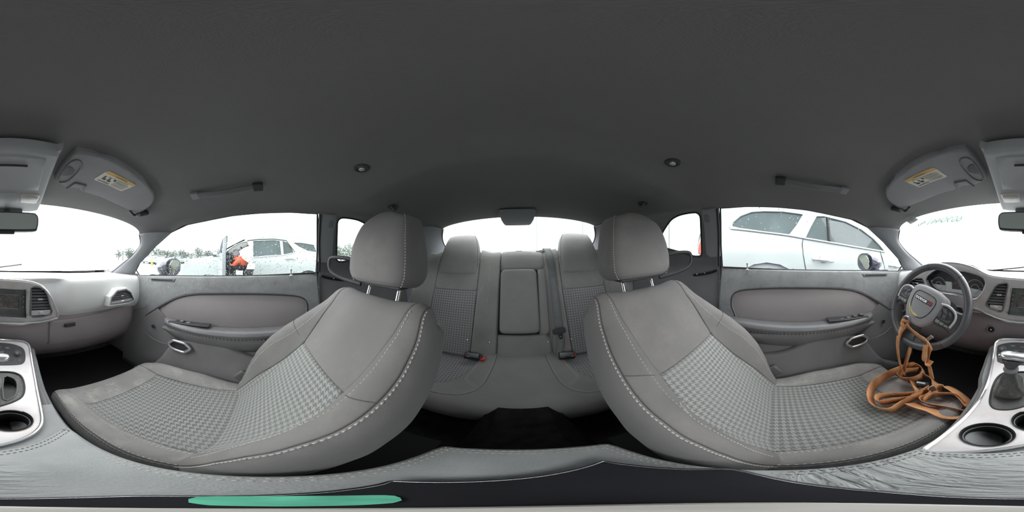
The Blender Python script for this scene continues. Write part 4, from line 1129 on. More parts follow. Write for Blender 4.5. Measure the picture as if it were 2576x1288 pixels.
# cushion
def rc_f(a, y, off=0.0):
    u = abs(a)
    z = -0.605 - 0.035 * smooth(0.9, 0.5, y) + 0.012 * (1 - min(1, u / 0.22) ** 2)
    z += -0.022 * smooth(0.18, 0.30, u) * smooth(0.48, 0.64, y) + 0.02 * smooth(0.58, 0.72, u)
    yf = 0.47 + 0.03 * (u / 0.5) ** 2 * 0 - 0.03 * (1 - min(1, u / 0.5) ** 2); r = 0.07
    if y >= yf + r: return Vector((a, y, z + off))
    th = min((yf + r - y) / r, 2.9)
    if th < pi / 2: return Vector((a, yf + r - (r + off) * sin(th), z - r + (r + off) * cos(th)))
    return Vector((a, yf + 0.04 * (th - pi / 2), z - r - (th - pi / 2) * 0.10))
Lc = [(-0.126, 0.895), (-0.130, 0.78), (-0.140, 0.66), (-0.152, 0.60), (-0.185, 0.545), (-0.25, 0.515), (-0.36, 0.505), (-0.72, 0.505)]
yb = 0.36
cen = [(a, y) for a, y in cr(Lc, 3)] + [(-0.72, yb), (0.72, yb)] + [(-a, y) for a, y in reversed(cr(Lc, 3))]
panel('cushion_centre', cen, lambda a, y: rc_f(a, y), 'rear_cloth', RCn, thick=0.02, step=0.035, rnd=0.004, flip=False)
for s_ in (1, -1):
    P_ = [(-s_ * a, y) for a, y in cr(Lc, 3)]
    mid = cr([(s_ * 0.205, 0.895), (s_ * 0.225, 0.78), (s_ * 0.262, 0.67), (s_ * 0.32, 0.60), (s_ * 0.42, 0.565), (s_ * 0.56, 0.56), (s_ * 0.72, 0.56)], 3)
    panel('cushion_bolster', P_ + list(reversed(mid)), lambda a, y: rc_f(a, y, 0.004), 'rear_cloth', RCn, thick=0.02, step=0.035, rnd=0.006)
    panel('houndstooth_insert', mid + [(s_ * 0.72, 0.895)], lambda a, y: rc_f(a, y), 'houndstooth_rear', RCn, thick=0.02, step=0.04, rnd=0.005)
    fz = lambda a, y: rc_f(a, y, 0.004)
    stitches('stitching', [(a + s_ * 0.004, y + 0.003) for a, y in P_[1:-3]], fz, 'stitch', RCn, 0.006, 0.003, 0.0010)
    for dd in (0.0, 0.007):
        stitches('stitching', cr([(s_ * (0.196 - dd), 0.885), (s_ * (0.206 - dd), 0.80), (s_ * (0.226 - dd), 0.70), (s_ * (0.234 - dd), 0.66), (s_ * (0.226 - dd), 0.628 + dd), (s_ * (0.172 - dd), 0.582 + dd)], 5), fz, 'stitch', RCn, 0.006, 0.003, 0.0010)

# =================================================================== REAR BELT AND BUCKLES
SB = empty('seat_belt', on(1391, 643, Frb), label='grey lap and shoulder belt hanging down the rear seat back, tongue loose', cat='seat belt')
def strip(name, L, R_, m, parent, t=0.0014, n=5):
    """a flat webbing strip between two edge curves"""
    A, B = crv(L, n), crv(R_, n); ln = [0]
    for a, b_ in zip(A, A[1:]): ln.append(ln[-1] + (b_ - a).length)
    wd = (A[0] - B[0]).length
    b = MB(); b.grid([[a, a.lerp(c, 0.5), c] for a, c in zip(A, B)], uv=[q for l_ in ln for q in ((l_, 0), (l_, wd / 2), (l_, wd))])
    o = b.build(name, m, parent); solid(o, t, 0); return o
def rp(px, py, off): return on(px, py, lambda p: (p - RO).dot(RN) - off)
Lb = [Vector((0.165, 1.150, 0.042)), Vector((0.168, 1.10, 0.045)), rp(1375, 652, 0.056), rp(1381, 690, 0.052), rp(1389, 760, 0.050), rp(1396, 826, 0.050)]
Rb = [Vector((0.212, 1.150, 0.042)), Vector((0.216, 1.10, 0.045)), rp(1393, 648, 0.056), rp(1400, 690, 0.052), rp(1408, 760, 0.050), rp(1416, 824, 0.050)]
strip('shoulder_webbing', Lb, Rb, 'belt_web', SB)
Lb = [rp(1398, 834, 0.046), rp(1400, 860, 0.040), rp(1400, 880, 0.040), rp(1399, 893, 0.050)]
Rb = [rp(1419, 832, 0.046), rp(1421, 858, 0.040), rp(1419, 875, 0.040), rp(1413, 885, 0.050)]
strip('lap_webbing', Lb, Rb, 'belt_web', SB)
pc = rp(1407, 833, 0.054); M4 = frame(pc, Vector((1, 0, 0.12)), RN)
TG = panel('tongue_frame', [tuple(p) for p in rrect(0.074, 0.032, 0.010, 3)], lambda a, c: M4 @ Vector((a, c, 0.004)), 'plastic_dark', SB, thick=0.006, step=0.02, rnd=0.004)
panel('latch_plate', [(-0.013, -0.012), (-0.009, -0.050), (0.009, -0.050), (0.013, -0.012)], lambda a, c: M4 @ Vector((a, c, 0.002)), 'chrome', TG, thick=0.003, step=0.02, holes=[[(-0.005, -0.040), (-0.005, -0.030), (0.005, -0.030), (0.005, -0.040)]])
def buckle(px0, py0, px1, py1, button_end, label, red_extra=False):
    z_ = -0.585
    A, B = on_z(px0, py0, z_), on_z(px1, py1, z_); c = (A + B) / 2; d = (B - A); L = d.length / 2
    T = empty('seat_belt_buckle', c + Vector((0, 0, -0.02)), label=label, cat='buckle', group='rear belt buckles')
    R_ = frame((0, 0, 0), d, Vector((0, -0.35, 1))).to_3x3()
    boxo('housing', c, (L, 0.021, 0.014), 'black_gloss', T, R_, 0.006)
    e = (A if button_end == 0 else B); dd = d.normalized() * (-1 if button_end == 0 else 1)
    boxo('release_button', e + dd * 0.0005, (0.0025, 0.015, 0.009), 'red_plastic', T, R_, 0.001)
    if red_extra:
        boxo('release_button', B + d.normalized() * 0.016 + Vector((0, -0.004, -0.006)), (0.011, 0.012, 0.010), 'red_plastic', T, R_, 0.003)
        boxo('stalk', B + d.normalized() * 0.004, (0.012, 0.012, 0.008), 'rubber', T, R_, 0.003)
    return T
buckle(1169, 893, 1207, 899, 0, 'black belt buckle with two red release buttons beside the rear cushion', True)
buckle(1446, 893, 1405, 896, 0, 'single black belt buckle below the hanging rear belt')
# =================================================================== DASHBOARD
YB = -0.70                                                          # plane of the instrument bezel
def hump(x): return 0.056 * smooth(0.16, 0.30, x) * smooth(0.66, 0.50, x)
def face_in(x): return 0.035 * smooth(-0.30, -0.22, x) * smooth(0.69, 0.64, x)
def dash_sec(x):
    h = hump(x); fi = face_in(x); e = 0.02 * smooth(0.60, 0.75, abs(x))
    yw = max(yws(x, -0.108) + 0.03, -1.17)
    P = [(yw, -0.112), (-0.93, -0.100 + 0.2 * h), (-0.80, -0.0975 + 0.8 * h), (-0.748, -0.102 + h), (-0.722 - fi, -0.120 + h), (-0.710 - fi, -0.165 + 0.4 * h), (-0.706 - fi, -0.215), (-0.714 - fi, -0.262), (-0.738 - fi * 0.5, -0.295)]
    return [Vector((x, y + e, z - e * 0.6)) for y, z in P]
DB = empty('dashboard', (0, -0.85, -0.45), label='grey car dashboard with silver centre bezel, round gauges and air vents', cat='dashboard')
xs_ = [-0.755 + 1.51 * k / 60 for k in range(61)]
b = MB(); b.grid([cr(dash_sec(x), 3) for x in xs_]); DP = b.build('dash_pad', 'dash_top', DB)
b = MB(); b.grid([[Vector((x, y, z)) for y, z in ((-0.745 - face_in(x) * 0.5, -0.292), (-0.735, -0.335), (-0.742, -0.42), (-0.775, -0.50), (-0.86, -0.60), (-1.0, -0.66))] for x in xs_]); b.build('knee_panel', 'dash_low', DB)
gb = panel('glovebox_door', cr([(-0.20, -0.335), (-0.22, -0.318), (-0.40, -0.312), (-0.64, -0.300), (-0.70, -0.315), (-0.69, -0.45), (-0.66, -0.475), (-0.24, -0.475), (-0.205, -0.45)], 3, True), lambda a, c: Vector((a, -0.728 - 0.12 * (c + 0.33) ** 2 * 10 * 0.5 - 0.02 * smooth(-0.40, -0.50, c), c)), 'dash_low', DB, thick=0.012, step=0.05, rnd=0.006, flip=True)
boxo('glovebox_latch', (-0.30, -0.722, -0.345), (0.028, 0.004, 0.010), 'plastic_dark', gb, None, 0.003)
for s_ in (1, -1):
    b = MB(); b.grid([[Vector((s_ * x, y, z)) for y, z in ((-1.1, -0.105), (-0.735, -0.12), (-0.70, -0.19), (-0.73, -0.30), (-0.75, -0.45), (-0.9, -0.62))] for x in (0.755, 0.75)]); solid(b.build('dash_end', 'dash_low', DB), 0.004, 0)
    b = MB(); b.grid([[Vector((s_ * 0.752, y, z)) for z in (-0.10, -0.3, -0.5, -0.8)] for y in (-0.72, -1.15)]); solid(b.build('kick_panel', 'dash_low', DB), 0.004, 0)

def py2(pts, Y=YB): return [(lambda p: (p.x, p.z))(on_y(px, py, Y)) for px, py in pts]
bez = py2([(2576, 703), (2636, 707), (2671, 715), (2694, 731), (2711, 760), (2723, 790), (2716, 803), (2686, 811), (2636, 816), (2576, 815), (2526, 808), (2490, 795), (2455, 780), (2410, 772), (2360, 765), (2310, 755), (2285, 742),
           (2277, 722), (2283, 702), (2303, 684), (2335, 668), (2372, 661), (2412, 663), (2450, 674), (2485, 692), (2525, 699)])
bez = cr(bez, 3, True)
ventP = py2([(2654, 725), (2660, 722), (2676, 723), (2688, 730), (2695, 742), (2701, 765), (2707, 783), (2704, 791), (2682, 797), (2658, 798), (2653, 792)])
ventD = py2([(2535, 713), (2521, 713), (2511, 715), (2503, 722), (2481, 761), (2480, 768), (2490, 775), (2516, 785), (2522, 782), (2525, 769), (2536, 721)])
radio = py2([(2547, 724), (2640, 729), (2639, 798), (2538, 790)])
clus = cr(py2([(2330, 712), (2333, 694), (2349, 681), (2361, 678), (2373, 681), (2390, 684), (2408, 683), (2424, 682), (2448, 688), (2470, 697), (2479, 709), (2477, 723), (2469, 739), (2454, 752), (2430, 750), (2400, 741), (2373, 737), (2345, 730)]), 3, True)
ventE = py2([(2286, 716), (2292, 706), (2306, 700), (2320, 700), (2324, 706), (2323, 727), (2318, 731), (2290, 731)])
fbz = lambda a, c: Vector((a, YB + 0.004 * sin((c + 0.2) * 18), c))
BZ = panel('instrument_bezel', bez, fbz, 'silver_trim', DB, holes=[ventP, ventD, radio, clus, ventE], thick=0.02, step=0.03, rnd=0.005, flip=True)
tubeo('bezel_edge', [Vector((x, YB - 0.002, z)) for x, z in bez], 0.0042, 'bright_trim', BZ, 8, True)
low = bez[6 * 3:13 * 3]
tubeo('lower_strip', [Vector((x, YB + 0.003, z + 0.007)) for x, z in low], 0.0065, 'bright_trim', BZ, 8)
def walls(name, poly, y0, y1, m, parent):
    P = densify(poly, 0.02); b = MB(); b.grid([[Vector((x, y0, z)), Vector((x, y1, z))] for x, z in P], True, False); return b.build(name, m, parent)
def xspan(poly, z):
    xs = []
    for i in range(len(poly)):
        (ax, az), (bx, bz) = poly[i - 1], poly[i]
        if (az > z) != (bz > z): xs.append(ax + (bx - ax) * (z - az) / (bz - az))
    return (min(xs), max(xs)) if len(xs) > 1 else None
def make_vent(parent, poly, y0, n, wheel=True, dp=0.035):
    V = panel('air_vent', grow(poly, 0.003), lambda a, c: Vector((a, y0 - dp, c)), 'black', parent, thick=0.002, step=0.05, flip=True)
    walls('vent_wall', poly, y0, y0 - dp - 0.001, 'plastic_dark', V)
    tubeo('vent_frame', [Vector((x, y0 + 0.001, z)) for x, z in densify(poly, 0.02)], 0.0032, 'plastic', V, 8, True)
    zs = [z for _, z in poly]; z0, z1 = min(zs), max(zs); zb = z0 + (z1 - z0) * (0.26 if wheel else 0.12)
    for k in range(n):
        z = zb + (z1 - 0.004 - zb) * (k + 0.3) / n; xsn = xspan(poly, z)
        if not xsn: continue
        a, c = xsn; mb_ = MB(); mb_.box(((a + c) / 2, y0 - dp * 0.36, z), ((c - a) / 2 - 0.003, dp * 0.26, 0.0011), Matrix.Rotation(radians(-14), 3, 'X')); mb_.build('slat', 'button_grey', V)
        if k == n // 2: boxo('slat_tab', ((a + c) / 2 - 0.003, y0 - 0.003, z), (0.011, 0.004, 0.0032), 'bright_trim', V, None, 0.0015)
    if wheel:
        z = z0 + (z1 - z0) * 0.13; a, c = xspan(poly, z)
        pl_ = boxo('vent_sill', ((a + c) / 2, y0 - 0.006, z + 0.001), ((c - a) / 2 - 0.003, 0.004, (z1 - z0) * 0.09), 'silver_trim', V, None, 0.002)
        latheo('thumb_wheel', [(0.0, -0.011), (0.006, -0.011), (0.008, -0.009), (0.008, 0.009), (0.006, 0.011), (0.0, 0.011)], ((a + c) / 2, y0 - 0.006, z), (1, 0, 0), 'bright_trim', V, 14)
    return V
make_vent(BZ, ventP, YB, 7); make_vent(BZ, ventD, YB, 7); make_vent(BZ, ventE, YB, 4, False)
endv = py2([(276, 765), (280, 750), (294, 733), (316, 729), (327, 736), (335, 753), (322, 759)], -0.672)
ev = make_vent(DP, endv, -0.668, 5, True, 0.014)
tubeo('vent_surround', [Vector((x, -0.672, z)) for x, z in densify(grow(endv, 0.007), 0.02)], 0.007, 'dash_top', ev, 8, True)
b = MB(); b.grid([[Vector((x, -0.672, z)), Vector((x + (x + 0.62) * 0.06, -0.73, z + (z + 0.2) * 0.1))] for x, z in densify(grow(endv, 0.012), 0.02)], True); b.build('vent_shroud', 'dash_top', ev)
# radio
RD = panel('radio', grow(radio, 0.003), lambda a, c: Vector((a, YB - 0.012, c)), 'radio_face', BZ, thick=0.01, step=0.03, flip=True)
walls('radio_wall', radio, YB, YB - 0.013, 'plastic_dark', RD)
tubeo('radio_frame', [Vector((x, YB + 0.002, z)) for x, z in cr(grow(radio, 0.004), 1, True)], 0.0035, 'bright_trim', RD, 8, True)
scr = py2([(2562, 738), (2624, 742), (2622, 777), (2558, 772)], YB - 0.011)
panel('screen', scr, lambda a, c: Vector((a, YB - 0.0095, c)), 'screen', RD, thick=0.002, step=0.03, flip=True)
tubeo('screen_rim', [Vector((x, YB - 0.009, z)) for x, z in scr], 0.0018, 'button_grey', RD, 6, True)
for side_, pts in ((1, [(2549, 741), (2548, 752), (2547, 763)]), (-1, [(2635, 746), (2635, 758), (2634, 771)])):
    for k, q in enumerate(pts):
        x, z = py2([q], YB - 0.01)[0]
        rbn = boxo('radio_button', (x, YB - 0.009, z), (0.0075, 0.0025, 0.0068), 'button', RD, None, 0.0015)
        mk_ = MB(); mk_.tube([Vector((x - 0.003, YB - 0.0062, z + 0.001)), Vector((x + 0.003, YB - 0.0062, z + 0.001 + (0.003 if k == 1 else 0))), Vector((x, YB - 0.0062, z + 0.0035))], 0.0005, 4); mk_.tube([Vector((x - 0.0035, YB - 0.0062, z - 0.0035)), Vector((x + 0.0035, YB - 0.0062, z - 0.0035))], 0.0004, 4)
        mk_.build('button_mark', 'mark_white', rbn)['kind'] = 'stuff'
# instrument cluster
IC = panel('instrument_cluster', grow(clus, 0.004), lambda a, c: Vector((a, YB - 0.045, c)), 'gauge_face', BZ, thick=0.004, step=0.05, flip=True)
walls('cluster_wall', clus, YB, YB - 0.046, 'plastic_dark', IC)
tubeo('cluster_rim', [Vector((x, YB + 0.001, z)) for x, z in clus], 0.0028, 'bright_trim', IC, 8, True)
panel('info_display', py2([(2394, 705), (2420, 704), (2420, 742), (2396, 736)], YB - 0.044), lambda a, c: Vector((a, YB - 0.042, c)), 'screen', IC, thick=0.002, step=0.05, flip=True)
for (px, py) in ((2362, 718), (2453, 726)):
    x, z = py2([(px, py)], YB - 0.044)[0]
    gd = latheo('gauge', [(0.0, 0.0), (0.046, 0.0), (0.046, 0.002), (0.0, 0.002)], (x, YB - 0.045, z), (0, 1, 0), 'gauge_face', IC, 40)
    for rr in (0.045, 0.021):
        tubeo('gauge_ring', [Vector((x + rr * cos(2 * pi * k / 40), YB - 0.0415, z + rr * sin(2 * pi * k / 40))) for k in range(40)], 0.0014, 'ring_pale', gd, 6, True)
    mk_ = MB()
    for k in range(25):
        a = radians(225 - 270 * k / 24); l0 = 0.036 if k % 3 else 0.033
        mk_.tube([Vector((x + l0 * cos(a), YB - 0.0425, z + l0 * sin(a))), Vector((x + 0.041 * cos(a), YB - 0.0425, z + 0.041 * sin(a)))], 0.0005, 4)
    mk_.build('gauge_ticks', 'button_grey', gd)['kind'] = 'stuff'
    a = radians(8); tubeo('gauge_needle', [Vector((x - 0.02 * cos(a), YB - 0.040, z)), Vector((x - 0.05 * cos(a), YB - 0.040, z + 0.004))], [0.0012, 0.0005], 'mark_white', gd, 6)
# start switch
p = on_y(2495, 826, -0.742); SWB = latheo('start_switch', [(0.0, 0.004), (0.014, 0.004), (0.016, 0.002), (0.019, 0.006), (0.0225, 0.005), (0.0235, -0.004), (0.0, -0.006)], p + Vector((0, 0.008, 0)), (0, 1, 0.1), 'button_grey', DB, 28)
latheo('start_button', [(0.0, 0.006), (0.010, 0.0055), (0.015, 0.004), (0.0, 0.0)], p + Vector((0, 0.010, 0)), (0, 1, 0.1), 'black', SWB, 20)
boxo('start_mark', p + Vector((0, 0.0168, 0)), (0.004, 0.001, 0.004), 'mark_white', SWB, None, 0)
# pedals in the dark footwell
PD = empty('brake_pedal', (0.30, -0.95, -0.72), label='dark pedal in the driver footwell', cat='pedal')
boxo('pedal_pad', (0.30, -0.95, -0.58), (0.045, 0.008, 0.028), 'rubber', PD, Matrix.Rotation(radians(-40), 3, 'X'), 0.005)
tubeo('pedal_arm', [Vector((0.30, -0.96, -0.58)), Vector((0.30, -1.03, -0.45)), Vector((0.30, -1.06, -0.30))], 0.009, 'black', PD, 8)

# =================================================================== STEERING WHEEL
SWT = empty('steering_wheel', (0.388, -0.56, -0.30), label='black leather steering wheel with a grey airbag hub, strap knotted on its rim', cat='steering wheel')
tl = radians(25); rw = Vector((-1, 0, 0)); uw = Vector((0, -sin(tl), cos(tl))); nw = Vector((0, cos(tl), sin(tl)))
SC = Vector((0.388, -0.525, -0.212)); TH = radians(-15)
rw2 = rw * cos(TH) + uw * sin(TH); uw2 = -rw * sin(TH) + uw * cos(TH)
def sw(a, c, d=0.0): return SC + rw2 * a + uw2 * c + nw * d
RM = 0.176
rim_pts = [sw(RM * cos(2 * pi * k / 64), RM * sin(2 * pi * k / 64) * (0.985 if sin(2 * pi * k / 64) < 0 else 1.0), 0.0) for k in range(64)]
rim = tubeo('rim', rim_pts, 0.0165, 'wheel_leather', SWT, 16, True)
for dg in (35, 62, 118, 145, 215, 325, 290):
    a = radians(dg); c_ = sw(RM * cos(a), RM * sin(a)); t_ = (rw2 * -sin(a) + uw2 * cos(a)).normalized(); o1 = (rw2 * cos(a) + uw2 * sin(a)).normalized()
    if dg in (62, 118, 215, 325): tubeo('rim_seam', [c_ + (o1 * cos(q) + nw * sin(q)) * 0.0167 for q in [2 * pi * k / 18 for k in range(18)]], 0.0007, 'black', rim, 5, True)
# airbag hub
HS_ = 1.1
hub = [(a * HS_, c * HS_) for a, c in [(0.066, 0.062), (0.080, 0.045), (0.083, 0.010), (0.070, -0.040), (0.045, -0.075), (0.020, -0.086), (-0.020, -0.086), (-0.045, -0.075), (-0.070, -0.040), (-0.083, 0.010), (-0.080, 0.045), (-0.066, 0.062), (-0.030, 0.070), (0.030, 0.070)]]
HB = panel('airbag_hub', cr(hub, 3, True), lambda a, c: sw(a, c, 0.038 - 0.9 * (a * a + c * c)), 'airbag', SWT, thick=0.045, step=0.02, rnd=0.016)
fh = lambda a, c: sw(a, c, 0.0385 - 0.9 * (a * a + c * c))
pad = cr([(0.052, 0.036), (0.056, 0.010), (0.046, -0.028), (0.022, -0.054), (-0.022, -0.054), (-0.046, -0.028), (-0.056, 0.010), (-0.052, 0.036), (-0.030, 0.046), (0.030, 0.046)], 4, True)
tubeo('emblem_seam', [fh(a, c) for a, c in pad], 0.0016, 'black', HB, 6, True)
b = MB()
gl = pad[14:34]
for q in range(len(pad)):
    if q % 7 == 0: b.tube([fh(*pad[q]) + nw * 0.0006, fh(*pad[(q + 1) % len(pad)]) + nw * 0.0006], 0.0009, 5)
b.build('glue_flecks', 'glue', HB)['kind'] = 'stuff'
panel('glue_smear', cr([(-0.054, -0.004), (-0.050, -0.024), (-0.038, -0.034), (-0.020, -0.046), (0.006, -0.048), (0.010, -0.055), (-0.020, -0.060), (-0.042, -0.046), (-0.056, -0.022)], 3, True), lambda a, c: fh(a, c) + nw * 0.0012, 'glue', HB, thick=0.001, step=0.012, rnd=0.001)
BDG = panel('badge_plate', rrect(0.088, 0.017, 0.003, 2, 0.0, 0.016), lambda a, c: fh(a, c) + nw * 0.0012, 'plastic_dark', HB, thick=0.001, step=0.02)
Mt = frame(fh(-0.010, 0.016) + nw * 0.0016, rw2, nw)
textmesh('badge_lettering', 'DODGE', 0.0125, Mt @ Matrix.Diagonal((1.35, 1, 1, 1)), 'bright_trim', BDG, 0.0004)
for k in range(2):
    x0 = 0.025 + 0.0085 * k
    panel('badge_stripe', [(x0, 0.0105), (x0 + 0.0055, 0.0105), (x0 + 0.0105, 0.0215), (x0 + 0.005, 0.0215)], lambda a, c: fh(a, c) + nw * 0.0018, 'mark_red', BDG, thick=0.0006, step=0.02)
tubeo('airbag_mark', [fh(-0.008, -0.068) + nw * 0.0005, fh(0.0, -0.064) + nw * 0.0005, fh(0.008, -0.068) + nw * 0.0005], 0.0006, 'button_grey', HB, 4)
# spokes with button pods
for s_ in (1, -1):
    G = []
    for (a, ct, cb, d) in ((0.070, 0.046, -0.040, 0.014), (0.100, 0.044, -0.046, 0.012), (0.130, 0.038, -0.050, 0.008), (0.158, 0.040, -0.062, 0.002), (0.172, 0.050, -0.075, 0.0)):
        G.append([sw(s_ * a, ct, d - 0.006), sw(s_ * a, ct - 0.004, d + 0.006), sw(s_ * a, (ct + cb) / 2, d + 0.008), sw(s_ * a, cb + 0.004, d + 0.006), sw(s_ * a, cb, d - 0.006), sw(s_ * a, (ct + cb) / 2, d - 0.012)])
    b = MB(); b.loft(G); SPK = sub(b.build('spoke', 'wheel_leather', SWT), 1)
    pod = cr([(s_ * 0.080, 0.030), (s_ * 0.105, 0.034), (s_ * 0.132, 0.024), (s_ * 0.142, 0.004), (s_ * 0.138, -0.030), (s_ * 0.112, -0.042), (s_ * 0.078, -0.036)], 3, True)
    fpz = lambda a, c: sw(a, c, 0.036 - 0.10 * abs(a))
    POD = panel('button_pod', pod, fpz, 'plastic_dark', SPK, thick=0.006, step=0.03, rnd=0.002)
    tubeo('pod_trim', [fpz(s_ * a, c) + nw * 0.001 for a, c in cr([(0.076, 0.036), (0.108, 0.040), (0.138, 0.028), (0.149, 0.004), (0.144, -0.03)], 4)], 0.0045, 'silver_trim', POD, 8)
    B_ = [[(0.086, 0.026), (0.106, 0.029), (0.116, 0.012), (0.098, 0.010)], [(0.110, 0.029), (0.130, 0.020), (0.136, 0.002), (0.119, 0.012)], [(0.099, 0.006), (0.115, 0.007), (0.115, -0.008), (0.099, -0.008)],
          [(0.084, 0.020), (0.095, 0.007), (0.095, -0.010), (0.083, -0.014)], [(0.087, -0.015), (0.097, -0.012), (0.118, -0.012), (0.136, -0.004), (0.134, -0.018), (0.110, -0.018)]]
    for q in B_:
        bt = panel('wheel_button', [(s_ * a, c) for a, c in q], lambda a, c: fpz(a, c) + nw * 0.0028, 'button', POD, thick=0.003, step=0.02, rnd=0.0012, flip=False)
        cxx = sum(a for a, _ in q) / len(q); cyy = sum(c for _, c in q) / len(q)
        tubeo('button_mark', [fpz(s_ * (cxx - 0.003), cyy) + nw * 0.0034, fpz(s_ * (cxx + 0.003), cyy + 0.0004) + nw * 0.0034], 0.0005, 'button_grey', bt, 4)
    for k in range(3):
        a0 = 0.084 + 0.0185 * k
        panel('wheel_button', [(s_ * a0, -0.022 - 0.002 * k), (s_ * (a0 + 0.0165), -0.022 - 0.002 * k), (s_ * (a0 + 0.0155), -0.034), (s_ * a0, -0.034)], lambda a, c: fpz(a, c) + nw * 0.003, 'button_grey', POD, thick=0.003, step=0.02, rnd=0.0012)
# forked lower spoke
for s_ in (1, -1):
    tubeo('lower_spoke', [sw(s_ * 0.026, -0.070, 0.012), sw(s_ * 0.030, -0.11, 0.006), sw(s_ * 0.036, -0.150, 0.0), sw(s_ * 0.044, -0.168, 0.0)], [0.010, 0.008, 0.009, 0.011], 'silver_trim' if s_ < 0 else 'plastic_dark', SWT, 10)
panel('spoke_foot', cr([(-0.065, -0.158), (-0.050, -0.135), (0.0, -0.128), (0.05, -0.135), (0.065, -0.158), (0.0, -0.172)], 3, True), lambda a, c: sw(a, c, 0.008), 'wheel_leather', SWT, thick=0.014, step=0.03, rnd=0.006)
# column shroud, stalks
b = MB(); secs = []
for (d, r) in ((0.0, 0.05), (-0.04, 0.055), (-0.10, 0.06), (-0.20, 0.065), (-0.26, 0.065)):
    secs.append([SC + nw * d + rw * (r * cos(2 * pi * k / 20)) + uw * (r * sin(2 * pi * k / 20) - 0.01) for k in range(20)])
b.loft(secs); COLM = b.build('column_shroud', 'plastic_dark', SWT)
tubeo('stalk', [SC + nw * -0.06 - rw * 0.05, SC + nw * -0.05 - rw * 0.11 - uw * 0.03, SC + nw * -0.04 - rw * 0.145 - uw * 0.06], [0.006, 0.007, 0.009], 'plastic_dark', SWT, 10)
lever = [on(2345, 846, lambda p: (p - SC).dot(nw) + 0.03), on(2322, 862, lambda p: (p - SC).dot(nw) + 0.03)]
tubeo('tilt_lever', [lever[1], lever[1].lerp(lever[0], 0.6), lever[0]], [0.005, 0.006, 0.007], 'silver_trim', SWT, 8, sq=(1.3, 0.7))

# =================================================================== CENTRE CONSOLE
def zt(y): return interp([(-0.70, -0.368), (-0.66, -0.402), (-0.60, -0.442), (-0.52, -0.460), (-0.42, -0.477), (-0.30, -0.490), (-0.15, -0.492), (0.2, -0.492)], y)
def Fc(p): return p.z - zt(p.y)
def con(px, py):
    p = on(px, py, Fc, 0.2, 1.2); return (p.x, p.y)
fcn = lambda a, c: Vector((a, c, zt(c)))
CC = empty('centre_console', (0, -0.2, -0.80), label='grey centre console with silver top plate, two cup holders and padded lid', cat='console')
b = MB(); G = []
for k in range(23):
    y = 0.195 - 0.885 * k / 22; xl = interp([(-0.70, -0.125), (-0.45, -0.116), (-0.25, -0.118), (0.0, -0.114), (0.2, -0.108)], y); xr = interp([(-0.70, 0.172), (-0.50, 0.158), (-0.45, 0.142), (-0.33, 0.136), (-0.20, 0.126), (0.0, 0.116), (0.2, 0.108)], y)
    z = zt(y) - 0.010 - 0.05 * smooth(-0.60, -0.69, y)
    G.append([Vector((xl - 0.002, y, -0.80)), Vector((xl - 0.002, y, z - 0.06)), Vector((xl - 0.001, y, z - 0.015)), Vector((xl + 0.012, y, z)), Vector(((xl + xr) / 2, y, z - 0.075)), Vector((xr - 0.012, y, z)), Vector((xr + 0.001, y, z - 0.015)), Vector((xr + 0.001, y, z - 0.06)), Vector((xr + 0.001, y, -0.80))])
# the open channel under the plate keeps room for the cup holders and the bin
b.grid(G); b.grid([[p for p in G[0]], [Vector((p.x * 0.98, p.y, -0.80)) for p in G[0]]]); CB = b.build('console_body', 'console_vinyl', CC)
b = MB()
plate = cr([con(*q) for q in [(2576, 855), (2530, 853), (2510, 858), (2502, 872), (2498, 910), (2488, 955), (2468, 1000), (2436, 1042), (2390, 1083), (2345, 1117), (2325, 1132), (2345, 1138), (2420, 1138), (2500, 1132), (2576, 1120), (2636, 1103), (2668, 1085), (2682, 1062), (2679, 1030), (2668, 975), (2660, 930), (2652, 880), (2644, 864), (2625, 858)]], 3, True)
cA, cB = con(2602, 1057), con(2484, 1093)
R0 = 0.041
def circ(c, r, n=28, a0=0, a1=2 * pi): return [(c[0] + r * cos(a0 + (a1 - a0) * k / n), c[1] + r * sin(a0 + (a1 - a0) * k / n)) for k in range(n)]
inset = cr([con(*q) for q in [(2560, 935), (2530, 936), (2510, 948), (2497, 972), (2490, 1005), (2494, 1022), (2510, 1030), (2545, 1030), (2580, 1021), (2612, 1010), (2632, 997), (2638, 975), (2632, 950), (2618, 939), (2595, 935)]], 3, True)
clim = cr([con(*q) for q in [(2512, 868), (2540, 862), (2576, 862), (2610, 866), (2634, 876), (2640, 895), (2636, 912), (2615, 918), (2520, 914), (2508, 900), (2508, 880)]], 3, True)
PLT = panel('top_plate', plate, fcn, 'silver_trim', CC, holes=[circ(cA, R0), circ(cB, R0), inset], thick=0.004, step=0.025, rnd=0.003)
tubeo('plate_edge', [fcn(a, c) + Vector((0, 0, 0.001)) for a, c in plate], 0.0045, 'bright_trim', PLT, 8, True)
for c in (cA, cB):
    cp = latheo('cup_holder', [(R0 + 0.003, 0.004), (R0, 0.002), (R0 - 0.003, -0.012), (R0 - 0.004, -0.014), (R0 - 0.006, -0.014), (R0 - 0.008, -0.062), (R0 - 0.014, -0.066), (0.0, -0.066)], (c[0], c[1], zt(c[1])), (0, 0, 1), 'black', CC, 32, False)
    tubeo('cup_ring', [Vector((x, y, zt(c[1]) - 0.011)) for x, y in circ(c, R0 - 0.0025, 32)], 0.0016, 'button_grey', cp, 6, True)
panel('console_deck', [(-0.112, -0.37), (0.124, -0.37), (0.122, -0.12), (-0.112, -0.12)], lambda a, c: fcn(a, c) + Vector((0, 0, -0.008)), 'console_vinyl', CC, holes=[circ(cA, R0 + 0.002), circ(cB, R0 + 0.002)], thick=0.003, step=0.04)
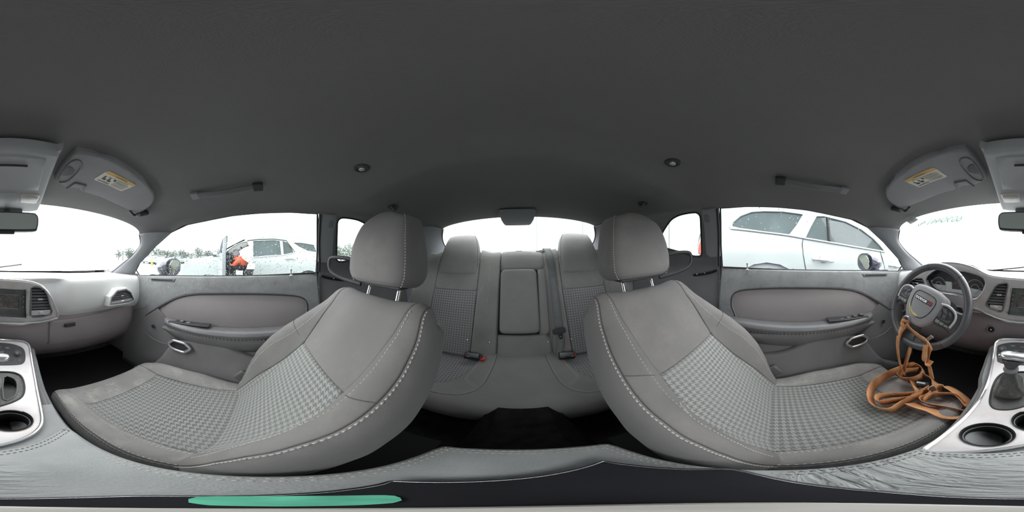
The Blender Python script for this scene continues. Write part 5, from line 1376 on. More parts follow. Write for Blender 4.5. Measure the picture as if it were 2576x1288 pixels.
# shifter inset with open bin
binp = cr([con(*q) for q in [(2585, 948), (2606, 948), (2618, 958), (2620, 975), (2616, 992), (2604, 1001), (2584, 1003)]], 2, True)
INSP = panel('shifter_surround', grow(inset, 0.003), lambda a, c: fcn(a, c) + Vector((0, 0, -0.004)), 'boot_leather', CC, holes=[binp], thick=0.004, step=0.03)
tubeo('surround_rim', [fcn(a, c) + Vector((0, 0, 0.0)) for a, c in inset], 0.0028, 'plastic_dark', INSP, 6, True)
b = MB(); P_ = densify(binp, 0.02); b.grid([[fcn(a, c) + Vector((0, 0, -0.004)), fcn(a, c) + Vector((0, 0, -0.05))] for a, c in P_], True); BN = b.build('bin_wall', 'plastic_dark', INSP)
panel('bin_mat', binp, lambda a, c: fcn(a, c) + Vector((0, 0, -0.048)), 'bin_dust', INSP, thick=0.002, step=0.03)
tubeo('bin_rim', [fcn(a, c) + Vector((0, 0, -0.003)) for a, c in binp], 0.003, 'plastic', INSP, 6, True)
# gear selector: gathered boot, stem collar and T-shaped grip
bx, by = con(2540, 985)
GS = empty('gear_selector', (bx, by, zt(by)), label='automatic gear selector with bright T grip over a dusty leather boot', cat='gear lever')
kz = -0.333
secs = []
for k in range(13):
    t = k / 12; z = zt(by) - 0.002 + (kz - 0.035 - zt(by)) * t; sec = []
    for j in range(28):
        a = 2 * pi * j / 28; w_ = (0.040 - 0.024 * smooth(0, 1, t)); d_ = (0.043 - 0.027 * smooth(0, 1, t)); wob = 1 + (0.13 * sin(5 * a + 4 * t) + 0.10 * sin(3 * a - 7 * t) + 0.06 * sin(9 * a + 11 * t)) * sin(pi * t)
        e_ = 0.6; X = w_ * wob * (1 if cos(a) > 0 else -1) * abs(cos(a)) ** e_; Y = d_ * wob * (1 if sin(a) > 0 else -1) * abs(sin(a)) ** e_
        sec.append(Vector((bx + X, by + Y - 0.012 * t, z + 0.004 * sin(6 * a + 9 * t) * sin(pi * t))))
    secs.append(sec)
b = MB(); b.loft(secs); sub(b.build('boot', 'boot_leather', GS), 1)
top = Vector((bx, by - 0.012, kz))
latheo('boot_collar', [(0.0, -0.006), (0.021, -0.006), (0.022, 0.0), (0.020, 0.008), (0.0, 0.008)], top + Vector((0, 0, -0.036)), (0, 0, 1), 'button_grey', GS, 20)
secs = []
for (z, w0, w1, d_) in ((-0.03, -0.017, 0.017, 0.017), (-0.015, -0.020, 0.019, 0.018), (0.0, -0.034, 0.024, 0.021), (0.010, -0.050, 0.030, 0.022)):
    secs.append([top + Vector(((w0 + w1) / 2 + (w1 - w0) / 2 * (1 if cos(a) > 0 else -1) * abs(cos(a)) ** 0.7, d_ * (1 if sin(a) > 0 else -1) * abs(sin(a)) ** 0.8, z)) for a in [2 * pi * j / 24 for j in range(24)]])
b = MB(); b.loft(secs); sub(b.build('grip', 'wheel_leather', GS), 1)
secs = []
for (z, w0, w1, d_) in ((0.008, -0.058, 0.033, 0.0225), (0.016, -0.062, 0.034, 0.022), (0.024, -0.060, 0.030, 0.017), (0.028, -0.052, 0.020, 0.009)):
    secs.append([top + Vector(((w0 + w1) / 2 + (w1 - w0) / 2 * (1 if cos(a) > 0 else -1) * abs(cos(a)) ** 0.6, d_ * (1 if sin(a) > 0 else -1) * abs(sin(a)) ** 0.8, z + 0.006 * (0 if cos(a) < 0 else 1))) for a in [2 * pi * j / 24 for j in range(24)]])
b = MB(); b.loft(secs); sub(b.build('grip_cap', 'bright_trim', GS), 1)
boxo('release_button', top + Vector((0.026, 0, 0.020)), (0.010, 0.010, 0.006), 'chrome', GS, None, 0.003)
# climate and audio controls
CLM = panel('control_panel', clim, lambda a, c: fcn(a, c) + Vector((0, 0.0015, 0.0015)), 'plastic_dark', CC, thick=0.002, step=0.03, rnd=0.001)
def cpt(px, py): a, c = con(px, py); return fcn(a, c)
cn = Vector((0, 0.66, 0.75)).normalized()
for (px, py) in ((2522, 879), (2619, 889)):
    p = cpt(px, py); kb = latheo('control_knob', [(0.0, 0.012), (0.010, 0.012), (0.0115, 0.010), (0.0125, 0.004), (0.016, 0.002), (0.016, 0.0), (0.0, 0.0)], p + cn * 0.002, cn, 'button', CC, 24)
    mk_ = MB(); q = p + cn * 0.0145
    for dy in (-0.002, 0.002): mk_.tube([q + Vector((-0.004, 0, 0)) + Vector((0, -0.75, 0.66)) * dy, q + Vector((0.004, 0, 0)) + Vector((0, -0.75, 0.66)) * dy], 0.0006, 4)
    mk_.build('knob_mark', 'mark_white', kb)['kind'] = 'stuff'
bm_ = frame((0, 0, 0), (1, 0, 0), cn).to_3x3()
for i, (px, py, w_) in enumerate(((2548, 871, 0.012), (2572, 874, 0.010), (2594, 876, 0.010), (2556, 884, 0.012), (2580, 886, 0.011), (2522, 901, 0.010), (2541, 903, 0.009), (2560, 905, 0.010), (2588, 905, 0.010), (2606, 906, 0.010), (2625, 907, 0.008))):
    p = cpt(px, py); bt = boxo('control_button', p + cn * 0.003, (w_, 0.0062, 0.0018), 'button', CLM, bm_, 0.001)
    if i in (1, 6, 9):
        mk_ = MB(); mk_.tube([p + cn * 0.0054 + bm_ @ Vector(q) for q in ((-0.003, -0.002, 0), (0.003, -0.002, 0), (0, 0.003, 0))], 0.0006, 4, True); mk_.build('warning_triangle', 'mark_red', bt)
    else:
        tubeo('button_mark', [p + cn * 0.0052 + Vector((-0.005, 0, 0)), p + cn * 0.0052 + Vector((0.004, 0, 0))], 0.0006, 'mark_white', bt, 4)
# padded lid
lid = cr([(-0.116, -0.262), (-0.090, -0.256), (-0.062, -0.232), (-0.020, -0.202), (0.04, -0.176), (0.095, -0.158), (0.118, -0.150), (0.121, -0.11), (0.117, 0.05), (0.110, 0.17), (0.085, 0.190), (0.0, 0.196), (-0.085, 0.190), (-0.110, 0.17), (-0.117, 0.02), (-0.120, -0.15)], 3, True)
flid = lambda a, c: Vector((a, c, -0.468 - 0.55 * a * a - 0.12 * max(0, -c - 0.12) - 0.10 * max(0, c - 0.12)))
LID = panel('armrest_lid', lid, flid, 'lid_vinyl', CC, thick=0.02, step=0.02, rnd=0.010)
for dd in (0.010, 0.018):
    pth = [p for p in grow(lid, -dd)]
    n0 = len(pth); stitches('stitching', [pth[k % n0] for k in range(0, 24)], flid, 'stitch_dark', LID, 0.005, 0.003, 0.0008)
    stitches('stitching', [pth[k % n0] for k in range(24, 46)], flid, 'stitch', LID, 0.005, 0.004, 0.0008)
for s_, xs in ((1, 1), (-1, -1)):
    pts = [Vector((interp([(-0.70, 0.172), (-0.50, 0.158), (-0.45, 0.142), (-0.33, 0.136), (-0.20, 0.126)], y) - 0.010 if s_ > 0 else interp([(-0.70, -0.125), (-0.45, -0.116), (-0.25, -0.118)], y) + 0.010, y, zt(y) - 0.0105)) for y in [-0.58 + 0.34 * k / 80 for k in range(81)]]
    b = MB()
    for k in range(0, 80, 2): b.tube([pts[k], pts[k].lerp(pts[k + 1], 0.9)], 0.0008, 4)
    b.build('stitching', 'stitch_dark', CB)['kind'] = 'stuff'

# =================================================================== CAMERA STAND ON THE LID
mat('stand_green', (0.13, 0.50, 0.34), 0.25, spec=0.5, var=0.3, vscale=40)
mat('stud_grey', (0.50, 0.48, 0.45), 0.5)
CS = empty('camera_stand', (0.02, 0.03, -0.466), label='flat black glossy camera stand base lying on the console lid', cat='stand')
base = [(0.112, 0.030), (0.100, 0.062), (0.070, 0.122), (0.052, 0.126), (-0.060, 0.072), (-0.070, 0.052), (-0.052, -0.018), (-0.034, -0.038), (0.000, -0.040), (0.040, -0.037), (0.084, -0.006)]
fbs = lambda a, c: Vector((a, c, -0.456))
PB = panel('base_plate', cr(base, 3, True), fbs, 'black_gloss', CS, thick=0.004, step=0.03, rnd=0.003)
tubeo('base_rim', [fbs(a, c) + Vector((0, 0, -0.001)) for a, c in cr(grow(base, -0.004), 3, True)], 0.0012, 'bright_trim', PB, 6, True)
panel('green_patch', cr([(-0.048, -0.017), (-0.053, 0.004), (-0.048, 0.024), (-0.040, 0.033), (-0.026, 0.018), (-0.026, -0.006)], 3, True), lambda a, c: fbs(a, c) + Vector((0, 0, 0.0012)), 'stand_green', PB, thick=0.001, step=0.02)  # rounded green patch laid on the base plate
latheo('mount_stud', [(0.0, 0.0), (0.018, 0.0), (0.018, 0.006), (0.013, 0.010), (0.013, 0.05), (0.0, 0.052)], (0.0, 0.0, -0.456), (0, 0, 1), 'stud_grey', CS, 24)
# =================================================================== ROOF FITTINGS
ZC = {}
def rz(x, y):
    k = (round(x, 3), round(y, 3))
    if k not in ZC: ZC[k] = roofz(*k)
    return ZC[k]
def on_roof(px, py, d=0.0): return on(px, py, lambda p: p.z - (rz(max(-0.6, min(0.6, p.x)), max(-0.6, min(1.0, p.y))) - d), 0.2, 1.4, 60)
def liner_f(d): return lambda a, c: Vector((a, c, rz(a, c) - d))
OC = empty('overhead_console', (0, -0.43, 0.20), label='grey overhead console with flip-down bin and two map lamps', cat='console')
def flat_f(d):        # plate that follows the header slope without the cross curve
    return lambda a, c: Vector((a, c, interp([(-0.62, 0.187), (-0.45, 0.203), (-0.27, 0.224)], c) - d))
oc = cr([(-0.080, -0.268), (-0.088, -0.275), (-0.108, -0.55), (-0.100, -0.585), (-0.06, -0.60), (0.06, -0.60), (0.100, -0.585), (0.108, -0.55), (0.088, -0.275), (0.080, -0.268), (0.0, -0.262)], 3, True)
OCB = panel('console_shell', oc, flat_f(0.022), 'overhead', OC, thick=0.02, step=0.04, rnd=0.010, flip=True)
OCD = panel('bin_door', cr([(-0.066, -0.285), (-0.078, -0.42), (0.078, -0.42), (0.066, -0.285), (0.0, -0.280)], 1, True), flat_f(0.026), 'overhead', OCB, thick=0.003, step=0.04, rnd=0.003, flip=True)
tubeo('bin_grip', [flat_f(0.030)(x, -0.305) for x in (-0.035, 0, 0.035)], 0.0028, 'plastic_dark', OCD, 6)
for s_ in (1, -1):
    LN = panel('map_lamp', rrect(0.052, 0.062, 0.006, 3, s_ * 0.062, -0.475), flat_f(0.026), 'lamp_lens', OCB, thick=0.003, step=0.03, rnd=0.002, flip=True)
    panel('lamp_bar', rrect(0.046, 0.014, 0.004, 3, s_ * 0.062, -0.462), flat_f(0.029), 'label_white', LN, thick=0.002, step=0.03, rnd=0.001, flip=True)
panel('switch_blank', rrect(0.05, 0.07, 0.006, 3, 0, -0.475), flat_f(0.025), 'overhead', OCB, thick=0.003, step=0.03, rnd=0.002, flip=True)
# interior mirror
RMv = empty('rear_view_mirror', (0.004, -0.53, 0.15), label='rear-view mirror hanging below the overhead console', cat='mirror')
def mir(d): return lambda a, c: Vector((0.004 + a, -0.50 + d + 0.10 * a * 0, 0.108 + c))
ml = cr([(-0.094, 0.028), (-0.070, 0.033), (0.070, 0.033), (0.096, 0.028), (0.103, 0.012), (0.100, -0.018), (0.085, -0.028), (0.0, -0.031), (-0.085, -0.028), (-0.098, -0.018), (-0.101, 0.012)], 3, True)
MH = panel('mirror_housing', ml, mir(0.0), 'plastic_dark', RMv, thick=0.022, step=0.03, rnd=0.008, flip=True)
panel('mirror_glass', grow(ml, -0.006), mir(0.0015), 'cabin_mirror', MH, thick=0.001, step=0.04, flip=True)
boxo('mirror_tab', (0.004, -0.506, 0.074), (0.026, 0.007, 0.006), 'plastic_dark', MH, None, 0.004)
tubeo('mirror_stem', [Vector((0.004, -0.52, 0.13)), Vector((0.004, -0.555, 0.150)), Vector((0.004, -0.60, 0.172))], [0.010, 0.011, 0.016], 'plastic_dark', RMv, 12)
boxo('sensor_cover', (0.004, -0.60, 0.172), (0.055, 0.035, 0.012), 'plastic', RMv, Matrix.Rotation(radians(-25), 3, 'X'), 0.006)
# sun visors
def make_visor(s_, label):
    T = empty('sun_visor', (s_ * 0.3, -0.36, 0.2), label=label, cat='sun visor', group='sun visors')
    vo = cr([(0.118, -0.285), (0.135, -0.272), (0.20, -0.268), (0.32, -0.290), (0.40, -0.320), (0.445, -0.365), (0.462, -0.425), (0.440, -0.452), (0.380, -0.455), (0.30, -0.450), (0.215, -0.440), (0.200, -0.428), (0.170, -0.430), (0.155, -0.428), (0.122, -0.408), (0.115, -0.39)], 3, True)
    vz = lambda a, c: min(rz(a, c) - 0.016, 0.232 + 0.13 * (c + 0.25) - 0.13 * max(0, a - 0.28))
    fv = lambda a, c, d=0.0: Vector((s_ * a, c, vz(a, c) - d))
    B_ = panel('visor_panel', vo, fv, 'visor_cloth_lit', T, thick=0.012, step=0.035, rnd=0.007, flip=(s_ > 0))
    # clip oval and hook ring at the inner end
    ov = cr([(0.124, -0.395), (0.124, -0.315), (0.140, -0.300), (0.155, -0.330), (0.152, -0.385), (0.138, -0.405)], 4, True)
    tubeo('mirror_cover_rim', [fv(a, c, 0.001) for a, c in ov], 0.0022, 'plastic', B_, 6, True)
    panel('finger_notch', cr([(0.126, -0.372), (0.126, -0.332), (0.144, -0.340), (0.147, -0.360)], 3, True), lambda a, c: fv(a, c, 0.0016), 'plastic_dark', B_, thick=0.001, step=0.03, flip=(s_ > 0))
    tubeo('clip_frame', [fv(a, c, 0.001) for a, c in ((0.163, -0.432), (0.172, -0.396), (0.204, -0.398), (0.212, -0.434))], 0.0035, 'plastic', B_, 6)
    # warning label
    Lx = Vector((s_ * 0.262, -0.338, 0)); ang = radians(0)
    def fl(a, c, d=0.0):
        x = 0.262 + a * cos(-0.10) - c * sin(-0.10); y = -0.338 + a * sin(-0.10) + c * cos(-0.10)
        return fv(x, y, 0.0012 + d)
    LB = panel('warning_label', rrect(0.104, 0.058, 0.006, 3), lambda a, c: fl(a, c), 'label_white', B_, thick=0.0006, step=0.02, flip=(s_ > 0))
    panel('yellow_band', [(-0.050, 0.0165), (0.050, 0.0165), (0.0515, 0.024), (0.047, 0.0285), (-0.047, 0.0285), (-0.0515, 0.024)], lambda a, c: fl(a, c, 0.0004), 'label_yellow', LB, thick=0.0003, step=0.02, flip=(s_ > 0))
    # lettering reads from below, with the driver facing forward
    c0 = fl(0, 0); vx = (fl(0.01, 0) - c0).normalized() * (-s_ if s_ > 0 else 1); 
    xd = Vector((-1, 0, 0)); nd = Vector((0, 0, -1))
    def tm(a, c, txt, size, nm='label_text', m='label_ink'):
        a_ = a * (-s_); o_ = fl(a_, c, 0.0022); e_ = fl(a_ + 0.02 * (-s_), c, 0.0022) + (o_ - fl(a_ - 0.02 * (-s_), c, 0.0022)) * 0.5
        textmesh(nm, txt, size, frame(o_, e_ - o_, nd), m, LB, 0.0001)
    # seen from below with +Y (rear) up the label: x to the viewer's right is -X for someone facing forward
    tm(0.0, 0.0222, '\u25B2 WARNING' if False else 'WARNING', 0.0085)
    tm(0.0, 0.0125, 'EVEN WITH ADVANCED AIR BAGS', 0.0046)
    b = MB(); r_ = random.Random(2)
    for k in range(8):
        y_ = 0.007 - 0.0042 * k
        b.add([fl(-s_ * a, c, 0.0007) for a, c in ((0.0, y_), (0.047 - r_.uniform(0, 0.006), y_), (0.047 - r_.uniform(0, 0.006), y_ - 0.0018), (0.0, y_ - 0.0018))], [(0, 1, 2, 3)])
    b.build('text_lines', 'label_grey', LB, smooth=False)['kind'] = 'stuff'
    b = MB()
    for k in range(13):
        x_ = -0.043 + 0.003 * k; b.add([fl(-s_ * a, c, 0.0007) for a, c in ((x_, -0.019), (x_ + 0.0017, -0.019), (x_ + 0.0017, -0.025), (x_, -0.025))], [(0, 1, 2, 3)])
    b.build('text_lines', 'label_ink', LB, smooth=False)['kind'] = 'stuff'
    for x_ in (-0.040, -0.024, -0.010):      # small seat pictograms
        b = MB(); P = [(0, 0.007), (0.004, 0.007), (0.005, -0.004), (0.012, -0.004), (0.012, -0.012), (0.001, -0.012)]
        if x_ == -0.010: P = [(0, 0.007), (0.006, 0.008), (0.008, 0.0), (0.002, -0.001)]
        b.add([fl(-s_ * (x_ + a), c - 0.001, 0.0007) for a, c in P], [tuple(range(len(P)))]); b.build('pictogram', 'label_ink', LB, smooth=False)
    # outer pivot
    pv = boxo('visor_pivot', (s_ * 0.478, -0.440, vz(0.462, -0.43) - 0.004), (0.026, 0.016, 0.009), 'plastic_dark', T, Matrix.Rotation(radians(-20 * s_), 3, 'Y'), 0.006)
    tubeo('pivot_arm', [Vector((s_ * 0.425, -0.455, vz(0.425, -0.455) - 0.002)), Vector((s_ * 0.448, -0.462, vz(0.44, -0.455) - 0.010)), Vector((s_ * 0.47, -0.455, vz(0.462, -0.43) - 0.008))], 0.005, 'plastic_dark', pv, 8)
    return T
make_visor(1, 'folded-up sun visor above the steering wheel, with warning label')
make_visor(-1, 'folded-up sun visor above the passenger seat, with warning label')
# grab handles
for s_ in (1, -1):
    A_ = on_roof(500, 490, 0.012); B_ = on_roof(640, 470, 0.012)
    A_, B_ = [Vector((s_ * abs(p.x), p.y, p.z)) for p in (A_, B_)]
    T = empty('grab_handle', (A_ + B_) / 2, label='dark fold-up grab handle above the %s' % ('driver window' if s_ > 0 else 'passenger window'), cat='handle', group='roof grab handles')
    d = (B_ - A_).normalized(); nn = Vector((-s_ * 0.45, 0, -0.9)); nn = (nn - d * nn.dot(d)).normalized(); sd = d.cross(nn)
    secs = []
    for k in range(11):
        t = k / 10; p = A_.lerp(B_, t) + nn * (0.002 + 0.010 * sin(pi * t))
        secs.append([p + sd * (0.0115 * cos(q)) + nn * (0.006 * sin(q)) for q in [2 * pi * j / 14 for j in range(14)]])
    b = MB(); b.loft(secs); b.build('grip_bar', 'plastic', T)
    Rm = frame((0, 0, 0), d, nn).to_3x3()
    boxo('end_cap', A_ - d * 0.012 + nn * 0.001, (0.013, 0.013, 0.007), 'button_grey', T, Rm, 0.003)
    boxo('end_cap', B_ + d * 0.010 + nn * 0.001, (0.015, 0.014, 0.008), 'plastic_dark', T, Rm, 0.004)
    tubeo('bar_joint', [B_ - d * 0.008 + sd * 0.0115, B_ - d * 0.008 + nn * 0.008, B_ - d * 0.008 - sd * 0.0115], 0.0012, 'button_grey', T, 5)
# small round reading lamps and coat hooks
for s_, lp, hk in ((-1, (910, 422), (988, 519)), (1, (1692, 408), (1617, 510))):
    p = on_roof(*lp); who = 'passenger' if s_ < 0 else 'driver'
    T = empty('reading_lamp', p, label='small round roof lamp with a bright centre above the %s headrest' % who, cat='lamp', group='round roof lamps')
    latheo('lamp_ring', [(0.0, 0.002), (0.010, 0.003), (0.016, 0.005), (0.0195, 0.003), (0.0205, -0.004)], p, (-s_ * 0.12, 0, -1), 'plastic_dark', T, 28)
    latheo('lamp_glass', [(0.0, 0.004), (0.004, 0.004), (0.005, 0.008), (0.008, 0.0065), (0.0085, 0.002)], p, (-s_ * 0.12, 0, -1), 'bright_trim', T, 16)
    p = on_roof(*hk); T = empty('coat_hook', p, label='black coat hook on the roof lining over the %s side rear seat' % who, cat='hook', group='coat hooks')
    boxo('hook_base', p + Vector((0, 0, -0.004)), (0.016, 0.018, 0.006), 'plastic_dark', T, None, 0.004)
    tubeo('hook_arm', crv([p + Vector((-s_ * 0.006, -0.010, -0.008)), p + Vector((-s_ * 0.014, -0.012, -0.020)), p + Vector((-s_ * 0.024, -0.008, -0.022)), p + Vector((-s_ * 0.030, -0.004, -0.010))], 4), 0.005, 'plastic_dark', T, 8)
    tubeo('hook_edge', [p + Vector((-s_ * 0.008, -0.016, -0.010)), p + Vector((-s_ * 0.022, -0.016, -0.026))], 0.0014, 'button_grey', T, 5)
# high brake lamp housing at the rear header
b = MB(); secs = []
for (y, zc_, h, w_) in ((0.80, 0.238, 0.004, 0.088), (0.84, 0.235, 0.010, 0.096), (0.95, 0.226, 0.020, 0.094), (1.02, 0.222, 0.024, 0.088), (1.03, 0.222, 0.018, 0.082)):
    secs.append([Vector((-0.006 + w_ * (1 if cos(q) > 0 else -1) * abs(cos(q)) ** 0.35, y, zc_ - 0.004 + h * (1 if sin(q) > 0 else -1) * abs(sin(q)) ** 0.5)) for q in [2 * pi * j / 32 for j in range(32)]])
b.loft(secs); T = empty('brake_lamp', (-0.006, 0.95, 0.22), label='dark high brake lamp housing at the top of the rear window', cat='lamp')
b.build('housing', 'pillar', T); boxo('housing_lip', (-0.006, 1.022, 0.200), (0.076, 0.008, 0.004), 'plastic', T, None, 0.003)

# =================================================================== MARKS ON THE WINDSCREEN
p0 = on(2312, 556, Fws)
STK = panel('windscreen_sticker', [(on(px, py, Fws).x, on(px, py, Fws).z) for px, py in ((2278, 555), (2298, 544), (2312, 553), (2292, 565))], lambda a, c: Vector((a, yws(a, c) + 0.003, c)), 'paper', None, thick=0.0004, step=0.02, flip=True)
tag(STK, 'small white printed sticker in the upper corner of the windscreen', 'sticker')
cS = sum((on(px, py, Fws) for px, py in ((2278, 555), (2298, 544), (2312, 553), (2292, 565))), Vector()) / 4
ex = (on(2312, 553, Fws) - on(2292, 565, Fws)); ey = (on(2278, 555, Fws) - on(2292, 565, Fws))
q0 = on(2292, 565, Fws) + Vector((0, 0.0045, 0))
for k in range(7):
    t0 = 0.12 + 0.11 * k; b = MB(); A_ = q0 + ey * t0 + ex * (0.1 if k % 2 else 0.45); B_ = q0 + ey * t0 + ex * (0.9 - 0.2 * (k % 3)); b.tube([A_, B_], 0.0012, 4); b.build('print_line', 'label_grey', STK)
NM = empty('chalk_number', on(2370, 556, Fws), label='lot number chalked in pale green on the outside of the windscreen', cat='number')
pts = [(2308, 564), (2319, 560), (2334, 558), (2346, 556), (2358, 554), (2371, 552), (2384, 551), (2398, 550), (2411, 549)]
for ch, (px, py) in zip('x41440906', pts):
    c_ = on(px, py, Fws); e_ = on(px + 4, py - 0.8, Fws); n_ = Vector((0, 1, 1.75)).normalized() * -1
    # written on the outside, so the strokes appear mirrored from in here
    textmesh('digit', ch, 0.062 if ch != 'x' else 0.05, frame(c_ + Vector((0, -0.012, 0.0)), (c_ - e_), n_) @ Matrix.Diagonal((0.9, 2.1, 1, 1)), 'paint_mark', NM, 0.0004)

# =================================================================== ORANGE STRAP
STP = empty('ratchet_strap', (0.33, -0.36, -0.60), label='frayed orange webbing strap tied to the steering wheel and heaped on the seat', cat='strap')
def ribbon(pts, wdirs, w=0.028, parent=STP, name='webbing', t=0.0022, w_=None):
    w *= (1.35 if w_ is None else w_); P = crv(pts, 7); n = len(P); m = len(pts); L = []; R_ = []; ln = [0]
    for i in range(n):
        f = i / 7; k = min(int(f), m - 2); wd = Vector(wdirs[k]).lerp(Vector(wdirs[k + 1]), f - k) if len(wdirs) > 1 else Vector(wdirs[0])
        tg = (P[min(i + 1, n - 1)] - P[max(i - 1, 0)]).normalized(); wd = (wd - tg * wd.dot(tg)).normalized()
        L.append(P[i] - wd * w / 2); R_.append(P[i] + wd * w / 2)
        if i: ln.append(ln[-1] + (P[i] - P[i - 1]).length)
    b = MB(); b.grid([[a, a.lerp(c, 0.5), c] for a, c in zip(L, R_)], uv=[q for l_ in ln for q in ((l_, 0), (l_, w / 2), (l_, w))])
    o = b.build(name, 'strap_web', parent); solid(o, t, 0); return o
def sz(px, py, z): return on_z(px, py, z)
ED = (0, 0.45, 0.9); FL = (0.3, 0.75, 0.55)
kn = on(2280, 812, lambda p: (p - SC).dot(nw) - 0.02)
# hanging pieces
def hang(pts_px, d0, d1): 
    out = []; n = len(pts_px)
    for i, (px, py) in enumerate(pts_px):
        out.append(ray(px, py) * (d0 + (d1 - d0) * i / (n - 1)))
    return out
ribbon(hang([(2276, 818), (2264, 836), (2258, 862), (2260, 895), (2266, 922), (2275, 940)], 0.70, 0.80), [(1, -0.5, 0)] * 6, 0.030)
ribbon(hang([(2291, 872), (2284, 895), (2277, 918), (2272, 940)], 0.72, 0.81), [(1, -0.6, 0.1)] * 4, 0.024)
ribbon(hang([(2282, 818), (2296, 834), (2314, 848), (2330, 858), (2338, 868)], 0.66, 0.60), [(0.2, 0.3, 0.9)] * 5, 0.022)
ribbon(hang([(2340, 868), (2335, 880), (2332, 898), (2338, 922), (2344, 950)], 0.595, 0.70), [(1, -0.6, 0)] * 5, 0.027)
ribbon(hang([(2328, 868), (2326, 890), (2325, 908), (2332, 914), (2340, 906)], 0.61, 0.62), [(1, -0.6, 0.2)] * 5, 0.022)
# knot at the rim
b = MB(); b.tube(crv([kn + Vector((0.016, 0, 0.010)), kn + Vector((0.0, 0.014, 0.016)), kn + Vector((-0.014, 0.004, 0.004)), kn + Vector((-0.004, 0.012, -0.014)), kn + Vector((0.014, 0.010, -0.006))], 5, True), 0.007, 8, True)
b.build('strap_knot', 'strap_web', STP)
tubeo('strap_hook', crv([kn + Vector((0.006, 0.006, 0.012)), kn + Vector((0.004, 0.012, 0.028)), kn + Vector((-0.012, 0.010, 0.036)), kn + Vector((-0.022, 0.004, 0.024)), kn + Vector((-0.016, 0.004, 0.008))], 5), 0.004, 'wheel_alloy', STP, 8)
ribbon(crv([kn + Vector((-0.004, 0.012, -0.004)), kn + Vector((0.004, 0.016, -0.012)), kn + Vector((0.012, 0.012, -0.022))], 2), [(0.7, 0, 0.7)] * 5, 0.020)
# heap on the cushion
Z0 = -0.572
ribbon([sz(*q, Z0 + 0.004) for q in ((2318, 925), (2300, 918), (2272, 926), (2236, 942), (2205, 962), (2190, 985), (2192, 1010), (2208, 1026), (2240, 1031), (2274, 1014), (2308, 994), (2336, 978))], [ED] * 12, 0.030, w_=1.75)
ribbon([sz(*q, Z0 + 0.010) for q in ((2300, 990), (2260, 993), (2222, 996), (2208, 1002), (2214, 1012), (2250, 1008), (2296, 1000), (2320, 990))], [ED] * 8, 0.026, w_=1.75)
ribbon([sz(*q, Z0 + 0.016) for q in ((2286, 922), (2308, 920), (2322, 930), (2318, 945), (2296, 954), (2270, 952), (2262, 944), (2278, 934), (2310, 930))], [ED] * 9, 0.026, w_=1.75)
ribbon([sz(*q, Z0 + 0.006) for q in ((2318, 940), (2345, 954), (2357, 970), (2350, 986), (2330, 998), (2318, 1006), (2334, 1016), (2380, 1024), (2440, 1036))], [ED, ED, FL, FL, ED, ED, ED, ED, ED], 0.026, w_=1.75)
ribbon([sz(*q, Z0 + 0.016) for q in ((2290, 1014), (2310, 1022), (2345, 1032), (2385, 1048), (2425, 1048), (2445, 1040))], [(0.1, 0.8, 0.6)] * 6, 0.032, w_=1.75)
ribbon([sz(*q, Z0 + 0.012) for q in ((2340, 988), (2356, 976), (2378, 972), (2402, 984), (2426, 1004), (2444, 1024))], [FL] * 6, 0.026, w_=1.75)
ribbon([sz(*q, Z0 + 0.016) for q in ((2322, 1008), (2345, 992), (2385, 990), (2412, 996), (2432, 1016))], [ED] * 5, 0.018, w_=1.75)
ribbon([sz(*q, Z0 + 0.004) for q in ((2292, 956), (2300, 968), (2310, 984), (2316, 996))], [(1, -0.3, 0.3)] * 4, 0.020, w_=1.75)
pr_ = sz(2322, 968, Z0 + 0.01)
RT = boxo('strap_ratchet', pr_, (0.020, 0.013, 0.010), 'rubber', STP, Matrix.Rotation(radians(30), 3, 'Z'), 0.004)
boxo('ratchet_plate', pr_ + Vector((0.006, 0.004, 0.012)), (0.016, 0.006, 0.002), 'wheel_alloy', RT, Matrix.Rotation(radians(20), 3, 'Z'), 0.001)
boxo('strap_tip', sz(2346, 978, Z0 + 0.026), (0.012, 0.010, 0.003), 'rubber', STP, Matrix.Rotation(radians(-40), 3, 'Z'), 0.002)
